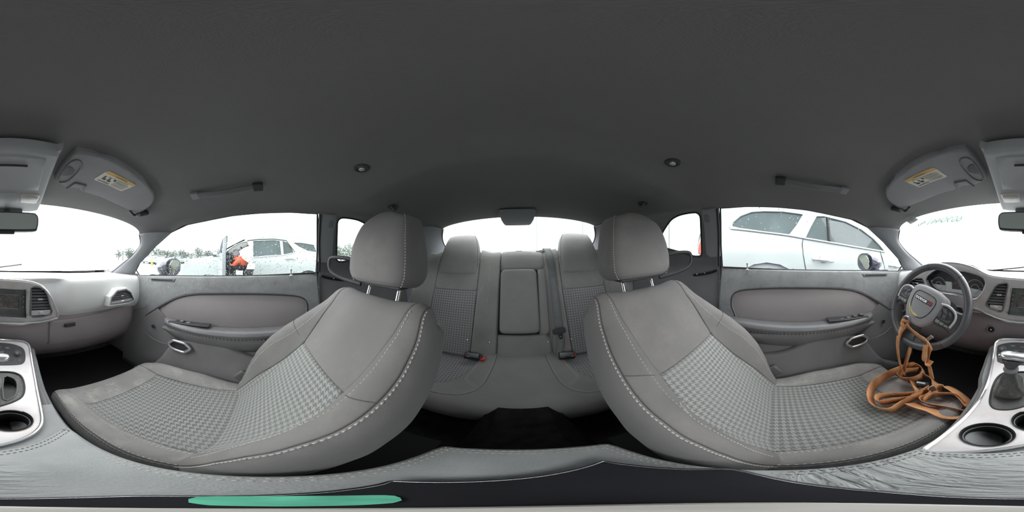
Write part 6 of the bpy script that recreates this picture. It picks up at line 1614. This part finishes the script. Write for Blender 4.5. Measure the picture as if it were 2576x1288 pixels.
# door mirrors outside
for s_ in (1, -1):
    who = 'driver' if s_ > 0 else 'passenger'
    c_ = (on_x(437, 672, -0.97)); c_ = Vector((s_ * abs(c_.x), c_.y, c_.z))
    T = empty('door_mirror', c_ + Vector((-s_ * 0.1, -0.02, -0.06)), label='dark rain-spotted door mirror outside the %s window' % who, cat='mirror', group='door mirrors')
    secs = []
    fwd = Vector((0, -1, 0)); 
    for (d, k) in ((0.0, 1.0), (-0.03, 1.04), (-0.07, 0.95), (-0.10, 0.75), (-0.12, 0.4)):
        secs.append([c_ + Vector((0.100 * k * (1 if cos(q) > 0 else -1) * abs(cos(q)) ** 0.8 + s_ * 0.012 * (1 - k), d, 0.062 * k * (1 if sin(q) > 0 else -1) * abs(sin(q)) ** 0.8)) for q in [2 * pi * j / 28 for j in range(28)]])
    b = MB(); b.loft(secs); HS = b.build('mirror_shell', 'dark_paint', T)
    gp = [(0.082 * (1 if cos(q) > 0 else -1) * abs(cos(q)) ** 0.7, 0.049 * (1 if sin(q) > 0 else -1) * abs(sin(q)) ** 0.7) for q in [2 * pi * j / 32 for j in range(32)]]
    mg = Matrix.Rotation(radians(14 * s_), 3, 'Z')
    panel('mirror_glass', gp, lambda a, c, c_=c_: c_ + Vector((a, 0.006 + a * -0.12 * s_ + c * 0.16, c)), 'door_mirror_glass', HS, thick=0.002, step=0.05, flip=True)
    tubeo('mirror_foot', [c_ + Vector((-s_ * 0.05, -0.04, -0.05)), c_ + Vector((-s_ * 0.12, -0.04, -0.062)), c_ + Vector((-s_ * 0.19, -0.03, -0.055))], [0.030, 0.026, 0.030], 'dark_paint', T, 12, sq=(0.6, 1.2))
    b = MB(); r_ = random.Random(31)
    for k in range(150):
        a = r_.uniform(0, 2 * pi); q = sqrt(r_.random()); P = c_ + Vector((0.098 * q * cos(a), 0.0062, 0.060 * q * sin(a))); P.y = c_.y + 0.0062 + (P.x - c_.x) * -0.12 * s_
        R_ = r_.choice([0.0012, 0.0018, 0.0026]); b.add([P + Vector((cos(w), 0, sin(w))) * R_ for w in [2 * pi * j / 6 for j in range(6)]] + [P + Vector((0, R_ * 0.6, 0))], [(j, (j + 1) % 6, 6) for j in range(6)])
    o = b.build('rain_drops', 'water_drop', T); o['kind'] = 'stuff'
# =================================================================== OUTSIDE
def gridline(a, b_, n): return [a + (b_ - a) * k / n for k in range(n + 1)]
gx = [-160, -80, -40, -20, -10, -6, -4, -3, -2, -1, 0, 0.8, 1.0, 1.1, 1.2, 1.3, 1.4, 1.5, 2.0, 2.6, 3.2, 3.4, 3.6, 3.8, 4.0, 4.2, 5, 8, 14, 30, 80, 160]
gy = [-160, -80, -40, -20, -10, -6, -4.5, -3.4, -2.5, -1.5, -0.5, 0.5, 1.5, 2.6, 3.5, 5, 8, 14, 30, 80, 160]
b = MB(); b.grid([[Vector((x, y, ground_z(x, y))) for x in gx] for y in gy])
tag(b.build('ground', 'asphalt_wet'), 'wet grey asphalt of the parking lot', kind='structure')

def wheel(name, c, r, w, parent, s_):
    T = latheo(name, [(r * 0.62, -w / 2), (r * 0.95, -w / 2), (r, -w * 0.35), (r, w * 0.35), (r * 0.95, w / 2), (r * 0.62, w / 2)], c, (s_, 0, 0), 'tyre', parent, 28, False)
    latheo('rim_disc', [(0.0, w * 0.36), (r * 0.15, w * 0.36), (r * 0.2, w * 0.28), (r * 0.58, w * 0.32), (r * 0.63, w * 0.46), (r * 0.63, -w * 0.4), (0.0, -w * 0.4)], c, (s_, 0, 0), 'wheel_alloy', T, 24)
    for k in range(5):
        a = 2 * pi * k / 5; boxo('wheel_spoke', Vector(c) + Vector((s_ * w * 0.33, cos(a) * r * 0.36, sin(a) * r * 0.36)), (0.012, r * 0.24, 0.03), 'wheel_alloy', T, Matrix.Rotation(a, 3, 'X'), 0)
    return T

def build_suv(s_, xs, sil, glass, opening, roofline, label, near_gl='car_glass', wheels=(), pitch0=0.0, width=1.82, tumble=0.34, zb=0.06, paint='white_paint', base=None):
    """s_ = sign of x; sil: side outline (y, z); glass: list of (name, polygon)"""
    T = empty('sport_utility', base, label=label, cat='car')
    def lat(z, far=False, y=0.0):
        d = tumble * max(0.0, z - zb) + 0.05 * max(0, -0.35 - z) + 0.02 * smooth(-0.1, 0.05, z)
        return (xs + d) if not far else (xs + width - d)
    fn = lambda a, c: Vector((s_ * lat(c), a, c)); ff = lambda a, c: Vector((s_ * lat(c, True), a, c))
    holes = [g for _, g in glass] + ([opening] if opening else [])
    SP = panel('body_side', sil, fn, paint, T, holes=holes, thick=0.05, step=0.14, flip=(s_ > 0))
    SF = panel('body_side', sil, ff, paint, T, holes=[g for _, g in glass] + ([opening] if opening else []), thick=0.03, step=0.2, flip=(s_ < 0))
    for nm, g in glass:
        panel(nm, grow(g, 0.012), lambda a, c: fn(a, c) + Vector((s_ * 0.018, 0, 0)), near_gl, SP, thick=0.004, step=0.2, flip=(s_ > 0))
        panel(nm, grow(g, 0.012), lambda a, c: ff(a, c) + Vector((-s_ * 0.018, 0, 0)), near_gl, SF, thick=0.004, step=0.2, flip=(s_ < 0))
    # skin over the top between the two sides
    R0 = [Vector((s_ * lat(z), y, z)) for y, z in roofline]; R1 = [Vector((s_ * lat(z, True), y, z)) for y, z in roofline]
    b = MB(); b.grid([[p.lerp(q, t) + Vector((0, 0, 0.05 * (1 - (2 * t - 1) ** 4))) for t in (0, 0.06, 0.15, 0.3, 0.5, 0.7, 0.85, 0.94, 1)] for p, q in zip(R0, R1)])
    solid(b.build('body_top', paint, T), 0.02, -1)
    b = MB(); zf = min(z for _, z in sil) + 0.02
    ys = [y for y, z in sil]; b.box((s_ * (xs + width / 2), (min(ys) + max(ys)) / 2, zf), (width / 2 - 0.08, (max(ys) - min(ys)) / 2 - 0.1, 0.03)); b.build('underbody', 'interior_dark', T)
    for w_ in wheels: wheel('wheel', Vector((s_ * (xs + 0.12), w_[0], w_[1])), 0.35, 0.22, T, -s_); wheel('wheel', Vector((s_ * (xs + width - 0.12), w_[0], w_[1])), 0.35, 0.22, T, s_)
    return T, fn, lat

# ---- white car with its door open, beyond the passenger window
XL = 4.5
def pL(pts, d=0.0):
    out = []
    for px, py in pts:
        p = on(px, py, lambda p: -p.x - (XL + 0.34 * max(0.0, p.z - 0.06)) - d, 2.0, 8.0, 80); out.append((p.y, p.z))
    return out
silL = [(-2.42, -0.70), (-2.47, -0.45), (-2.40, -0.16), (-2.2, -0.05), (-1.75, 0.03), (-1.38, 0.07), (-1.18, 0.18), (-0.82, 0.40), (-0.48, 0.555), (-0.10, 0.60), (0.35, 0.615), (0.92, 0.595), (1.55, 0.545), (1.78, 0.44), (2.05, 0.16), (2.18, 0.05), (2.22, -0.35), (2.18, -0.70)]
arch = lambda yc, zc: [(yc + 0.41 * cos(a), zc + 0.41 * sin(a)) for a in [pi * k / 10 for k in range(11)]]
def with_arches(sil, centres):
    out = list(sil)
    for yc, zc in sorted(centres, key=lambda q: -q[0]):
        zlow = out[-1][1]
        out += [(yc + 0.41 * cos(a), max(zlow, zc + 0.41 * sin(a))) for a in [pi * k / 10 for k in range(11)]]
    return out
silLw = with_arches(silL, [(1.28, -0.74), (-1.55, -0.86)])
gL = [('door_glass', pL([(637, 606), (690, 604), (704, 606), (708, 641), (668, 643), (637, 646)])), ('quarter_glass', pL([(711, 606), (722, 610), (733, 622), (739, 635), (714, 640)])),
      ('rear_side_glass', pL([(738, 610), (760, 611), (790, 616), (797, 634), (775, 631), (752, 620)]))]
opn = pL([(622, 607), (604, 611), (585, 621), (565, 636), (548, 650)]) + [(-1.10, -0.10), (-1.05, -0.62), (-0.35, -0.62), (-0.22, -0.2)]
roofL = [(y, z) for y, z in silL[1:-2]]
TL, fnL, latL = build_suv(-1, XL, silLw, gL, opn, roofL, 'white crossover standing beyond the passenger window with its driver door open', 'car_glass', ((1.28, -0.66), (-1.55, -0.66)), base=(-5.4, -0.1, GZ))
# windscreen pane replaces the skin between bonnet and roof: dark glass just outside it
b = MB(); b.grid([[Vector((x, y, z + 0.05)) for x in (-4.72, -5.0, -5.4, -5.8, -6.1)] for (y, z) in ((-1.36, 0.10), (-1.0, 0.31), (-0.55, 0.53))]); b.build('windscreen', 'car_glass', TL)
tubeo('door_pull', [fnL(*q) + Vector((0.03, 0, 0)) for q in pL([(716, 651), (728, 650), (741, 651)])], [0.016, 0.022, 0.016], 'silver_paint', TL, 8)
tubeo('roof_rail', [fnL(y, z) + Vector((-0.08, 0, 0.055)) for y, z in silL[9:13]], 0.018, 'silver_paint', TL, 8)
tubeo('window_trim', [fnL(*q) + Vector((0.012, 0, 0)) for q in pL([(637, 648), (668, 645), (710, 642), (741, 636)])], 0.010, 'bright_trim', TL, 6)
tubeo('window_trim', [fnL(*q) + Vector((0.012, 0, 0)) for q in pL([(622, 605), (650, 602), (690, 601), (720, 605), (742, 634)])], 0.010, 'rubber', TL, 6)
# interior seen through the opening
boxo('front_bench', (-5.0, -0.30, -0.42), (0.28, 0.30, 0.09), 'interior_dark', TL, None, 0.05)
boxo('seat_back', (-5.0, 0.02, -0.08), (0.25, 0.09, 0.34), 'interior_dark', TL, Matrix.Rotation(radians(-14), 3, 'X'), 0.06)
boxo('head_pad', (-5.0, 0.10, 0.33), (0.13, 0.05, 0.09), 'interior_dark', TL, None, 0.04)
boxo('fascia', (-5.4, -1.12, -0.08), (0.78, 0.16, 0.14), 'interior_dark', TL, None, 0.05)
tubeo('hand_wheel', [Vector((-5.0 + 0.18 * cos(2 * pi * k / 24), -0.86 - 0.07 * sin(2 * pi * k / 24), -0.02 + 0.17 * sin(2 * pi * k / 24))) for k in range(24)], 0.016, 'rubber', TL, 8, True)
boxo('cabin_mirror', (-5.35, -0.72, 0.36), (0.11, 0.015, 0.035), 'rubber', TL, None, 0.01)
# the opened door, hinged at the front pillar, swung towards us
hinge = Vector((-4.52, -1.17, 0)); dd = Vector((1.04, 0.40, 0)).normalized(); dn = Vector((dd.y, -dd.x, 0))
fd = lambda a, c: hinge + dd * a + dn * (0.03 - 0.10 * max(0, c - 0.1)) + Vector((0, 0, c))
DRo = [(0.0, -0.58), (0.98, -0.58), (1.04, -0.2), (1.04, 0.10), (0.96, 0.50), (0.80, 0.545), (0.45, 0.40), (0.12, 0.17), (0.0, 0.08)]
DRg = [(0.14, 0.12), (0.97, 0.13), (0.90, 0.46), (0.80, 0.49), (0.46, 0.35)]
DR = panel('open_door', DRo, fd, 'shaded_door_paint', TL, holes=[DRg], thick=0.07, step=0.15, rnd=0.01, flip=True)
panel('door_glass', grow(DRg, 0.01), lambda a, c: fd(a, c) - dn * 0.02, 'pane', DR, thick=0.003, step=0.2)
panel('door_card', [(0.03, -0.54), (0.95, -0.54), (1.0, -0.15), (1.0, 0.09), (0.05, 0.06)], lambda a, c: fd(a, c) - dn * 0.085, 'interior_dark', DR, thick=0.02, step=0.2)
tubeo('frame_strip', [fd(a, c) + dn * 0.004 for a, c in ((1.0, 0.12), (0.965, 0.40), (0.93, 0.515), (0.80, 0.55), (0.45, 0.405), (0.12, 0.175))], 0.016, 'rubber', DR, 8)
mc = hinge + dd * 0.20 + dn * 0.16 + Vector((0, 0, 0.13))
mh = boxo('wing_mirror', mc, (0.05, 0.115, 0.075), 'rubber', DR, frame((0, 0, 0), dd, (0, 0, 1)).to_3x3(), 0.03)
boxo('mirror_face', mc - dd * -0.052, (0.003, 0.100, 0.062), 'mirror_glass', mh, frame((0, 0, 0), dd, (0, 0, 1)).to_3x3(), 0.002)

# ---- person leaning into that car
def person():
    T = empty('person', (-4.95, -0.45, -0.72), label='person in orange jacket and grey cap sitting inside an open white car', cat='person')
    J = {'pel': (-4.93, -0.40, -0.26), 'wst': (-4.90, -0.44, -0.12), 'chs': (-4.84, -0.52, 0.03), 'nck': (-4.82, -0.60, 0.135), 'hd0': (-4.82, -0.645, 0.185), 'hd1': (-4.82, -0.67, 0.27),
         'lsh': (-4.66, -0.53, 0.06), 'lel': (-4.58, -0.70, -0.13), 'lwr': (-4.72, -0.86, -0.06), 'lha': (-4.78, -0.91, -0.04),
         'rsh': (-5.00, -0.55, 0.06), 'rel': (-5.10, -0.74, -0.10), 'rwr': (-5.02, -0.90, -0.02), 'rha': (-4.99, -0.95, 0.0),
         'lhp': (-4.84, -0.42, -0.27), 'lkn': (-4.78, -0.84, -0.24), 'lan': (-4.70, -0.86, -0.62), 'lto': (-4.69, -1.02, -0.66),
         'rhp': (-5.03, -0.42, -0.27), 'rkn': (-5.06, -0.86, -0.24), 'ran': (-5.06, -0.90, -0.62), 'rto': (-5.06, -1.04, -0.66)}
    Rr = {'pel': 0.15, 'wst': 0.14, 'chs': 0.155, 'nck': 0.065, 'hd0': 0.085, 'hd1': 0.095, 'lsh': 0.075, 'lel': 0.055, 'lwr': 0.036, 'lha': 0.034, 'rsh': 0.075, 'rel': 0.055, 'rwr': 0.036, 'rha': 0.034,
          'lhp': 0.10, 'lkn': 0.068, 'lan': 0.045, 'lto': 0.035, 'rhp': 0.10, 'rkn': 0.068, 'ran': 0.045, 'rto': 0.035}
    E_ = [('pel', 'wst'), ('wst', 'chs'), ('chs', 'nck'), ('nck', 'hd0'), ('hd0', 'hd1'), ('chs', 'lsh'), ('lsh', 'lel'), ('lel', 'lwr'), ('lwr', 'lha'), ('chs', 'rsh'), ('rsh', 'rel'), ('rel', 'rwr'), ('rwr', 'rha'),
          ('pel', 'lhp'), ('lhp', 'lkn'), ('lkn', 'lan'), ('lan', 'lto'), ('pel', 'rhp'), ('rhp', 'rkn'), ('rkn', 'ran'), ('ran', 'rto')]
    for h, sg in (('l', 1), ('r', -1)):
        base = Vector(J[h + 'ha'])
        for f in range(5):
            ang = (f - 2) * 0.012; ln = (0.045, 0.07, 0.078, 0.072, 0.055)[f]
            J['%sf%da' % (h, f)] = tuple(base + Vector((ang * 1.6, -0.03 - ln * 0.3, 0.008)))
            J['%sf%db' % (h, f)] = tuple(base + Vector((ang * 2.0, -0.03 - ln, -0.012)))
            Rr['%sf%da' % (h, f)] = 0.010; Rr['%sf%db' % (h, f)] = 0.008
            E_ += [(h + 'ha', '%sf%da' % (h, f)), ('%sf%da' % (h, f), '%sf%db' % (h, f))]
    for k in J:
        leg = k[1:] in ('hp', 'kn', 'an', 'to') or k == 'pel'
        J[k] = (J[k][0] + 0.05, J[k][1] - 0.16, J[k][2] - (0.0 if leg else 0.08))
    ks = list(J); me = bpy.data.meshes.new('body'); me.from_pydata([J[k] for k in ks], [(ks.index(a), ks.index(c)) for a, c in E_], [])
    ob = bpy.data.objects.new('body', me); COL.objects.link(ob)
    ob.modifiers.new('skin', 'SKIN')
    for i, k in enumerate(ks): me.skin_vertices[0].data[i].radius = (Rr[k], Rr[k]); me.skin_vertices[0].data[i].use_root = (k == 'pel')
    ob.modifiers.new('sub', 'SUBSURF').levels = 2
    dg = bpy.context.evaluated_depsgraph_get(); m2 = bpy.data.meshes.new_from_object(ob.evaluated_get(dg)); bpy.data.objects.remove(ob)
    m2.name = 'body'
    for m_ in ('orange_jacket', 'trousers', 'skin'): m2.materials.append(MATS[m_])
    for p in m2.polygons:
        p.use_smooth = True; c = p.center
        hand = min((c - Vector(J['lha'])).length, (c - Vector(J['rha'])).length) < 0.085
        p.material_index = 2 if (hand or c.z > 0.07) else (1 if (c.z < -0.19) else 0)
    o = bpy.data.objects.new('body', m2); COL.objects.link(o); setpar(o, T)
    # cap with a brim and a hood collar
    hc = Vector((-4.77, -0.825, 0.175)); secs = []
    for k in range(9):
        t = k / 8; r = 0.112 * sqrt(max(0.0, 1 - t * t)) + 0.004
        secs.append([hc + Vector((r * 0.9 * cos(q), r * 1.08 * sin(q) + 0.02, -0.075 * (1 - t) + 0.115 * t)) for q in [2 * pi * j / 20 for j in range(20)]])
    b = MB(); b.loft(secs); CP = b.build('cap', 'cap_grey', T)
    b = MB(); b.grid([[hc + Vector((0.085 * cos(q) * (1 + 0.1 * e), -0.085 * sin(q) - e * 0.06 * sin(q), 0.0)) for q in [pi * j / 10 for j in range(11)]] for e in (0, 1)]); solid(b.build('cap_brim', 'cap_grey', CP), 0.008, 0)
    tubeo('hood_collar', crv([Vector((-4.77, -0.66, 0.05)), Vector((-4.67, -0.72, 0.03)), Vector((-4.69, -0.82, 0.0)), Vector((-4.77, -0.86, -0.02)), Vector((-4.85, -0.82, 0.0)), Vector((-4.87, -0.72, 0.03))], 4, True), 0.035, 'orange_jacket', T, 10, True)
    for s2 in (-1, 1): latheo('ear', [(0.0, 0.012), (0.014, 0.010), (0.018, 0.0), (0.0, -0.005)], Vector((-4.77 + s2 * 0.092, -0.82, 0.12)), (s2, 0, 0), 'skin', T, 10)
    latheo('nose', [(0.0, 0.03), (0.010, 0.015), (0.015, 0.0), (0.0, -0.005)], Vector((-4.77, -0.915, 0.125)), (0, -1, -0.2), 'skin', T, 8)
    for s2 in (-1, 1): latheo('eye', [(0.0, 0.006), (0.009, 0.003), (0.010, -0.003), (0.0, -0.004)], Vector((-4.77 + s2 * 0.036, -0.905, 0.152)), (0, -1, 0), 'trousers', T, 8)
    tubeo('mouth', [Vector((-4.80, -0.902, 0.085)), Vector((-4.77, -0.91, 0.082)), Vector((-4.74, -0.902, 0.085))], 0.004, 'trousers', T, 6)
person()

# ---- large white car close beside the driver window, nose down on the slope
XR = 1.55
def pR(pts, d=0.0):
    out = []
    for px, py in pts:
        p = on(px, py, lambda p: p.x - (XR + 0.30 * max(0.0, p.z - 0.10)) - d, 0.8, 6.0, 80); out.append((p.y, p.z))
    return out
slope = lambda y: 0.0787 * (y - 0.1)
silR0 = [(0.74, -0.62), (0.83, -0.35), (0.82, 0.0), (0.78, 0.22), (0.72, 0.42), (0.58, 0.55), (0.30, 0.61), (-0.6, 0.66), (-1.2, 0.66), (-1.75, 0.60), (-2.2, 0.42), (-2.75, 0.16), (-3.3, 0.10), (-3.8, 0.0), (-3.98, -0.2), (-4.0, -0.62)]
silR0 = list(reversed([(y, z + (slope(y) if y < 0.1 else 0)) for y, z in silR0]))
silR = with_arches(silR0, [(0.08, -0.50), (-2.92, -0.53 - 0.0787 * 3.0)])
gR = [('rear_quarter_glass', pR([(1840, 568), (1842, 558), (1862, 542), (1890, 532), (1920, 530), (1970, 531), (2021, 538), (2004, 566), (1986, 589), (1920, 581), (1860, 573)])),
      ('rear_door_glass', pR([(2028, 597), (2042, 568), (2056, 543), (2075, 543), (2130, 557), (2170, 577), (2200, 600), (2227, 631), (2150, 618), (2088, 607)]))
      ]
TR, fnR, latR = build_suv(1, XR, silR, gR, None, [(y, z) for y, z in silR0[1:-1]], 'large white sport utility parked close beside the driver window', 'car_glass', ((0.08, -0.49), (-2.92, -0.52 - 0.236)), zb=0.10, tumble=0.30, base=(2.4, -1.5, GZ), width=1.9)
# doors: chrome belt strip, seams, handles, inner pillar in the glass
tubeo('belt_strip', [fnR(*q) + Vector((-0.008, 0, 0)) for q in pR([(1834, 566), (1838, 575), (1860, 577), (1920, 584), (1984, 592), (2028, 600), (2088, 610), (2150, 621), (2228, 634)])], 0.008, 'bright_trim', TR, 6)
for ln in ([(2021, 598), (2019, 615), (2021, 640), (2026, 672), (2030, 690)], [(2216, 632), (2220, 650), (2226, 676)]):
    tubeo('door_seam', [fnR(*q) + Vector((0.002, 0, 0)) for q in pR(ln)], 0.005, 'rubber', TR, 5)
tubeo('glass_divider', [fnR(*q) + Vector((0.012, 0, 0)) for q in pR([(2084, 546), (2087, 575), (2089, 606)])], 0.016, 'rubber', TR, 6)
for pts in ([(2046, 652), (2060, 654), (2080, 655), (2098, 656)], [(2236, 668), (2250, 669), (2270, 670)]):
    hpts = [fnR(*q) for q in pR(pts)]
    H_ = tubeo('door_handle', crv([hpts[0]] + [p + Vector((-0.035, 0, 0)) for p in hpts[1:-1]] + [hpts[-1]], 4), 0.011, 'bright_trim', TR, 8, sq=(1.2, 0.8))
    cpt_ = (hpts[0] + hpts[-1]) / 2
    latheo('handle_cup', [(0.0, 0.004), (0.036, 0.004), (0.040, 0.0), (0.0, -0.01)], cpt_ + Vector((0, 0, 0.016)), (-1, 0, 0.1), 'silver_paint', H_, 20)
b = MB(); b.grid([[Vector((XR + 0.03 + d_, 0.08 + 0.42 * cos(a), -0.50 + 0.40 * sin(a))) for d_ in (0, 0.3)] for a in [pi * k / 16 for k in range(17)]]); b.build('arch_liner', 'silver_paint', TR)
latheo('arch_cover', [(0.0, 0.0), (0.405, 0.0), (0.405, -0.01), (0.0, -0.01)], (XR + 0.012 + 0.02, 0.08, -0.50), (-1, 0, 0), 'silver_paint', TR, 32)
tl_ = [(0.785, 0.14), (0.815, 0.0), (0.76, -0.01), (0.66, 0.01), (0.65, 0.05), (0.72, 0.12)]
TLp = panel('tail_lamp', tl_, lambda a, c: fnR(a, c) + Vector((-0.016 + 0.5 * max(0, a - 0.72) ** 1.5, 0, 0)), 'tail_red', TR, thick=0.03, step=0.05, rnd=0.01, flip=True)
b = MB(); b.grid([[Vector((x, y, z)) for x in (1.60, 2.0, 2.5, 3.0, 3.4)] for (y, z) in ((0.77, -0.60), (0.86, -0.3), (0.84, 0.0), (0.80, 0.22))]); b.build('tail_gate', 'white_paint', TR)
b = MB(); b.grid([[Vector((x, y, z)) for x in (1.75, 2.0, 2.5, 3.0, 3.25)] for (y, z) in ((0.805, 0.24), (0.74, 0.42), (0.64, 0.52))]); b.build('tail_glass', 'car_glass', TR)

# ---- ribbed metal building behind
BD = empty('metal_building', (7, 7.4, GZ), label='long pale ribbed metal building behind the car', cat='building')
prof = []
PWd = 1.0
for k in range(5):
    x0 = k * 0.2; prof += [(x0, 0), (x0 + 0.06, 0), (x0 + 0.085, -0.035), (x0 + 0.115, -0.035), (x0 + 0.14, 0)]
prof.append((PWd, 0))
me0 = None
for k in range(13):
    b = MB(); b.grid([[Vector((x, y, z)) for x, y in prof] for z in (0, 5.2)])
    if me0 is None:
        o = b.build('wall_panel', 'wall_metal', None, smooth=False); me0 = o.data
    else:
        o = bpy.data.objects.new('wall_panel', me0); COL.objects.link(o)
    o.location = (0.75 + k * PWd, 7.4, GZ); setpar(o, BD)
    o.matrix_parent_inverse = BD.matrix_basis.inverted()
boxo('corner_post', (0.72, 7.36, 1.6), (0.05, 0.06, 2.6), 'wall_grey', BD, None, 0.01)
boxo('roller_door', (3.35, 7.33, 0.9), (0.32, 0.03, 1.9), 'wall_grey', BD, None, 0.01)
boxo('down_pipe', (9.8, 7.30, 1.6), (0.12, 0.05, 2.6), 'wall_metal', BD, None, 0.02)
b = MB(); b.box((7.3, 11.5, 4.3), (6.7, 4.2, 0.1)); b.build('roof_deck', 'wall_grey', BD)
b = MB(); b.box((13.75, 11.5, 1.6), (0.05, 4.1, 2.6)); b.build('gable_wall', 'wall_metal', BD)

# ---- far parked cars
def far_car(x, y, rz_, m, label, group=None, hgt=1.45):
    T = empty('parked_car', (x, y, GZ), label=label, cat='car', group=group)
    R_ = Matrix.Rotation(rz_, 3, 'Z'); o_ = Vector((x, y, GZ))
    def sec(xx, z0, z1, w): return [o_ + R_ @ Vector((xx, sg * w, z)) for sg, z in ((1, z0), (1, (z0 + z1) / 2), (1, z1 - 0.05), (0.85, z1), (-0.85, z1), (-1, z1 - 0.05), (-1, (z0 + z1) / 2), (-1, z0))]
    b = MB(); b.loft([sec(-2.2, 0.35, 0.65, 0.75), sec(-2.1, 0.22, 0.80, 0.84), sec(-1.0, 0.2, 0.92, 0.88), sec(0.6, 0.2, 0.95, 0.88), sec(1.9, 0.22, 0.98, 0.85), sec(2.2, 0.35, 0.8, 0.76)]); b.build('body', m, T)
    b = MB(); b.loft([sec(-1.1, 0.92, 0.94, 0.74), sec(-0.4, 0.92, hgt, 0.64), sec(0.9, 0.92, hgt + 0.02, 0.64), sec(1.7, 0.94, 0.99, 0.72)]); b.build('cabin_glass', 'car_glass', T)
    b = MB(); b.loft([sec(-0.42, hgt - 0.03, hgt + 0.02, 0.65), sec(0.3, hgt - 0.02, hgt + 0.05, 0.66), sec(0.95, hgt - 0.03, hgt + 0.03, 0.65)]); b.build('roof', m, T)
    for wx in (-1.35, 1.35):
        for sg in (1, -1): latheo('wheel', [(0.0, -0.1), (0.32, -0.1), (0.32, 0.1), (0.0, 0.1)], o_ + R_ @ Vector((wx, sg * 0.8, 0.32)), R_ @ Vector((0, 1, 0)), 'tyre', T, 14)
    return T
r_ = random.Random(9)
row = [(-22, -15.5), (-24, -18.5), (-26, -21.5), (-30, -17), (-33, -20), (-36, -24), (-29, -11), (-36, -14), (-41, -18), (-45, -22), (-38, -9.5)]
cols = ['white_paint', 'silver_paint', 'white_paint', 'white_paint', 'dark_paint', 'white_paint', 'silver_paint', 'green_paint', 'white_paint', 'silver_paint', 'white_paint']
for k, ((x, y), m) in enumerate(zip(row, cols)):
    nm = {'white_paint': 'white', 'silver_paint': 'silver', 'dark_paint': 'dark blue', 'green_paint': 'grey-green'}[m]
    far_car(x, y, r_.uniform(-0.3, 0.3) + 0.4, m, 'small %s car in the far rows across the wet lot' % nm, 'far parked %s cars' % nm if nm in ('white', 'silver') else None, 1.42 + 0.2 * (k % 2))
for k, (x, y) in enumerate(((-15.5, -12.6), (-15.0, -10.2))):
    T = latheo('bollard', [(0.0, 0.0), (0.10, 0.0), (0.10, 0.85), (0.08, 0.92), (0.0, 0.95)], (x, y, GZ), (0, 0, 1), 'yellow_bollard', None, 14); tag(T, 'yellow bollard on the lot in front of the far cars', 'bollard', 'yellow bollards')
LP = empty('lamp_post', (-26, -11.5, GZ), label='thin grey lamp post among the far cars', cat='post'); tubeo('pole', [Vector((-26, -11.5, GZ)), Vector((-26, -11.5, 1.6))], 0.06, 'wall_grey', LP, 6); boxo('lamp_head', (-26, -11.3, 1.65), (0.1, 0.3, 0.05), 'wall_grey', LP, None, 0)

# ---- trees along the edge of the lot
def tree(x, y, h, rad, seed, bare, label, group):
    T = empty('tree', (x, y, GZ), label=label, cat='tree', group=group); q = random.Random(seed); b = MB()
    b.tube([Vector((x, y, GZ)), Vector((x + q.uniform(-.2, .2), y, GZ + h * 0.4)), Vector((x + q.uniform(-.4, .4), y, GZ + h * 0.8))], [0.22, 0.15, 0.05], 7)
    for k in range(14 if bare else 7):
        a = q.uniform(0, 2 * pi); z0 = GZ + h * q.uniform(0.25, 0.7); L = rad * q.uniform(0.5, 1.0)
        p0 = Vector((x, y, z0)); p1 = p0 + Vector((cos(a) * L * 0.5, sin(a) * L * 0.5, L * 0.5)); p2 = p0 + Vector((cos(a) * L, sin(a) * L, L * q.uniform(0.7, 1.2)))
        b.tube([p0, p1, p2], [0.09, 0.05, 0.015], 5)
    b.build('trunk', 'bark', T)
    b = MB(); n = 240 if bare else 520
    for k in range(n):
        d = Vector((q.gauss(0, 1), q.gauss(0, 1), q.gauss(0, 1))).normalized() * (q.random() ** 0.4)
        c = Vector((x + d.x * rad, y + d.y * rad, GZ + h * 0.58 + d.z * h * 0.42)); s0 = q.uniform(0.12, 0.30) * (0.8 if bare else 1.2)
        u = Vector((q.gauss(0, 1), q.gauss(0, 1), q.gauss(0, 1))).normalized(); w_ = u.orthogonal().normalized()
        b.add([c - u * s0, c + w_ * s0 * 0.6, c + u * s0, c - w_ * s0 * 0.6], [(0, 1, 2, 3)])
    o = b.build('foliage', 'leaf', T, smooth=False); o['kind'] = 'stuff'
q = random.Random(21)
for k in range(24):
    a = radians(-104 - 37 * k / 23 + q.uniform(-0.8, 0.8)); d = 58 + 8 * (k % 3)
    tree(sin(a) * d, cos(a) * d, q.uniform(4.0, 5.6), q.uniform(1.7, 2.1), 100 + k, k % 3 == 1, 'hazy bushy tree in the line beyond the far cars' if k % 3 != 1 else 'hazy half-bare tree in the line beyond the far cars', 'distant bushy trees' if k % 3 != 1 else 'distant half-bare trees')
for k in range(8):
    a = radians(-69 + 11 * k / 7); d = 42 + 7 * (k % 3)
    tree(sin(a) * d, cos(a) * d, q.uniform(4.4, 5.6), q.uniform(1.5, 2.0), 200 + k, False, 'rounded grey-green tree seen through the small passenger side rear glass', 'trees behind the quarter glass')
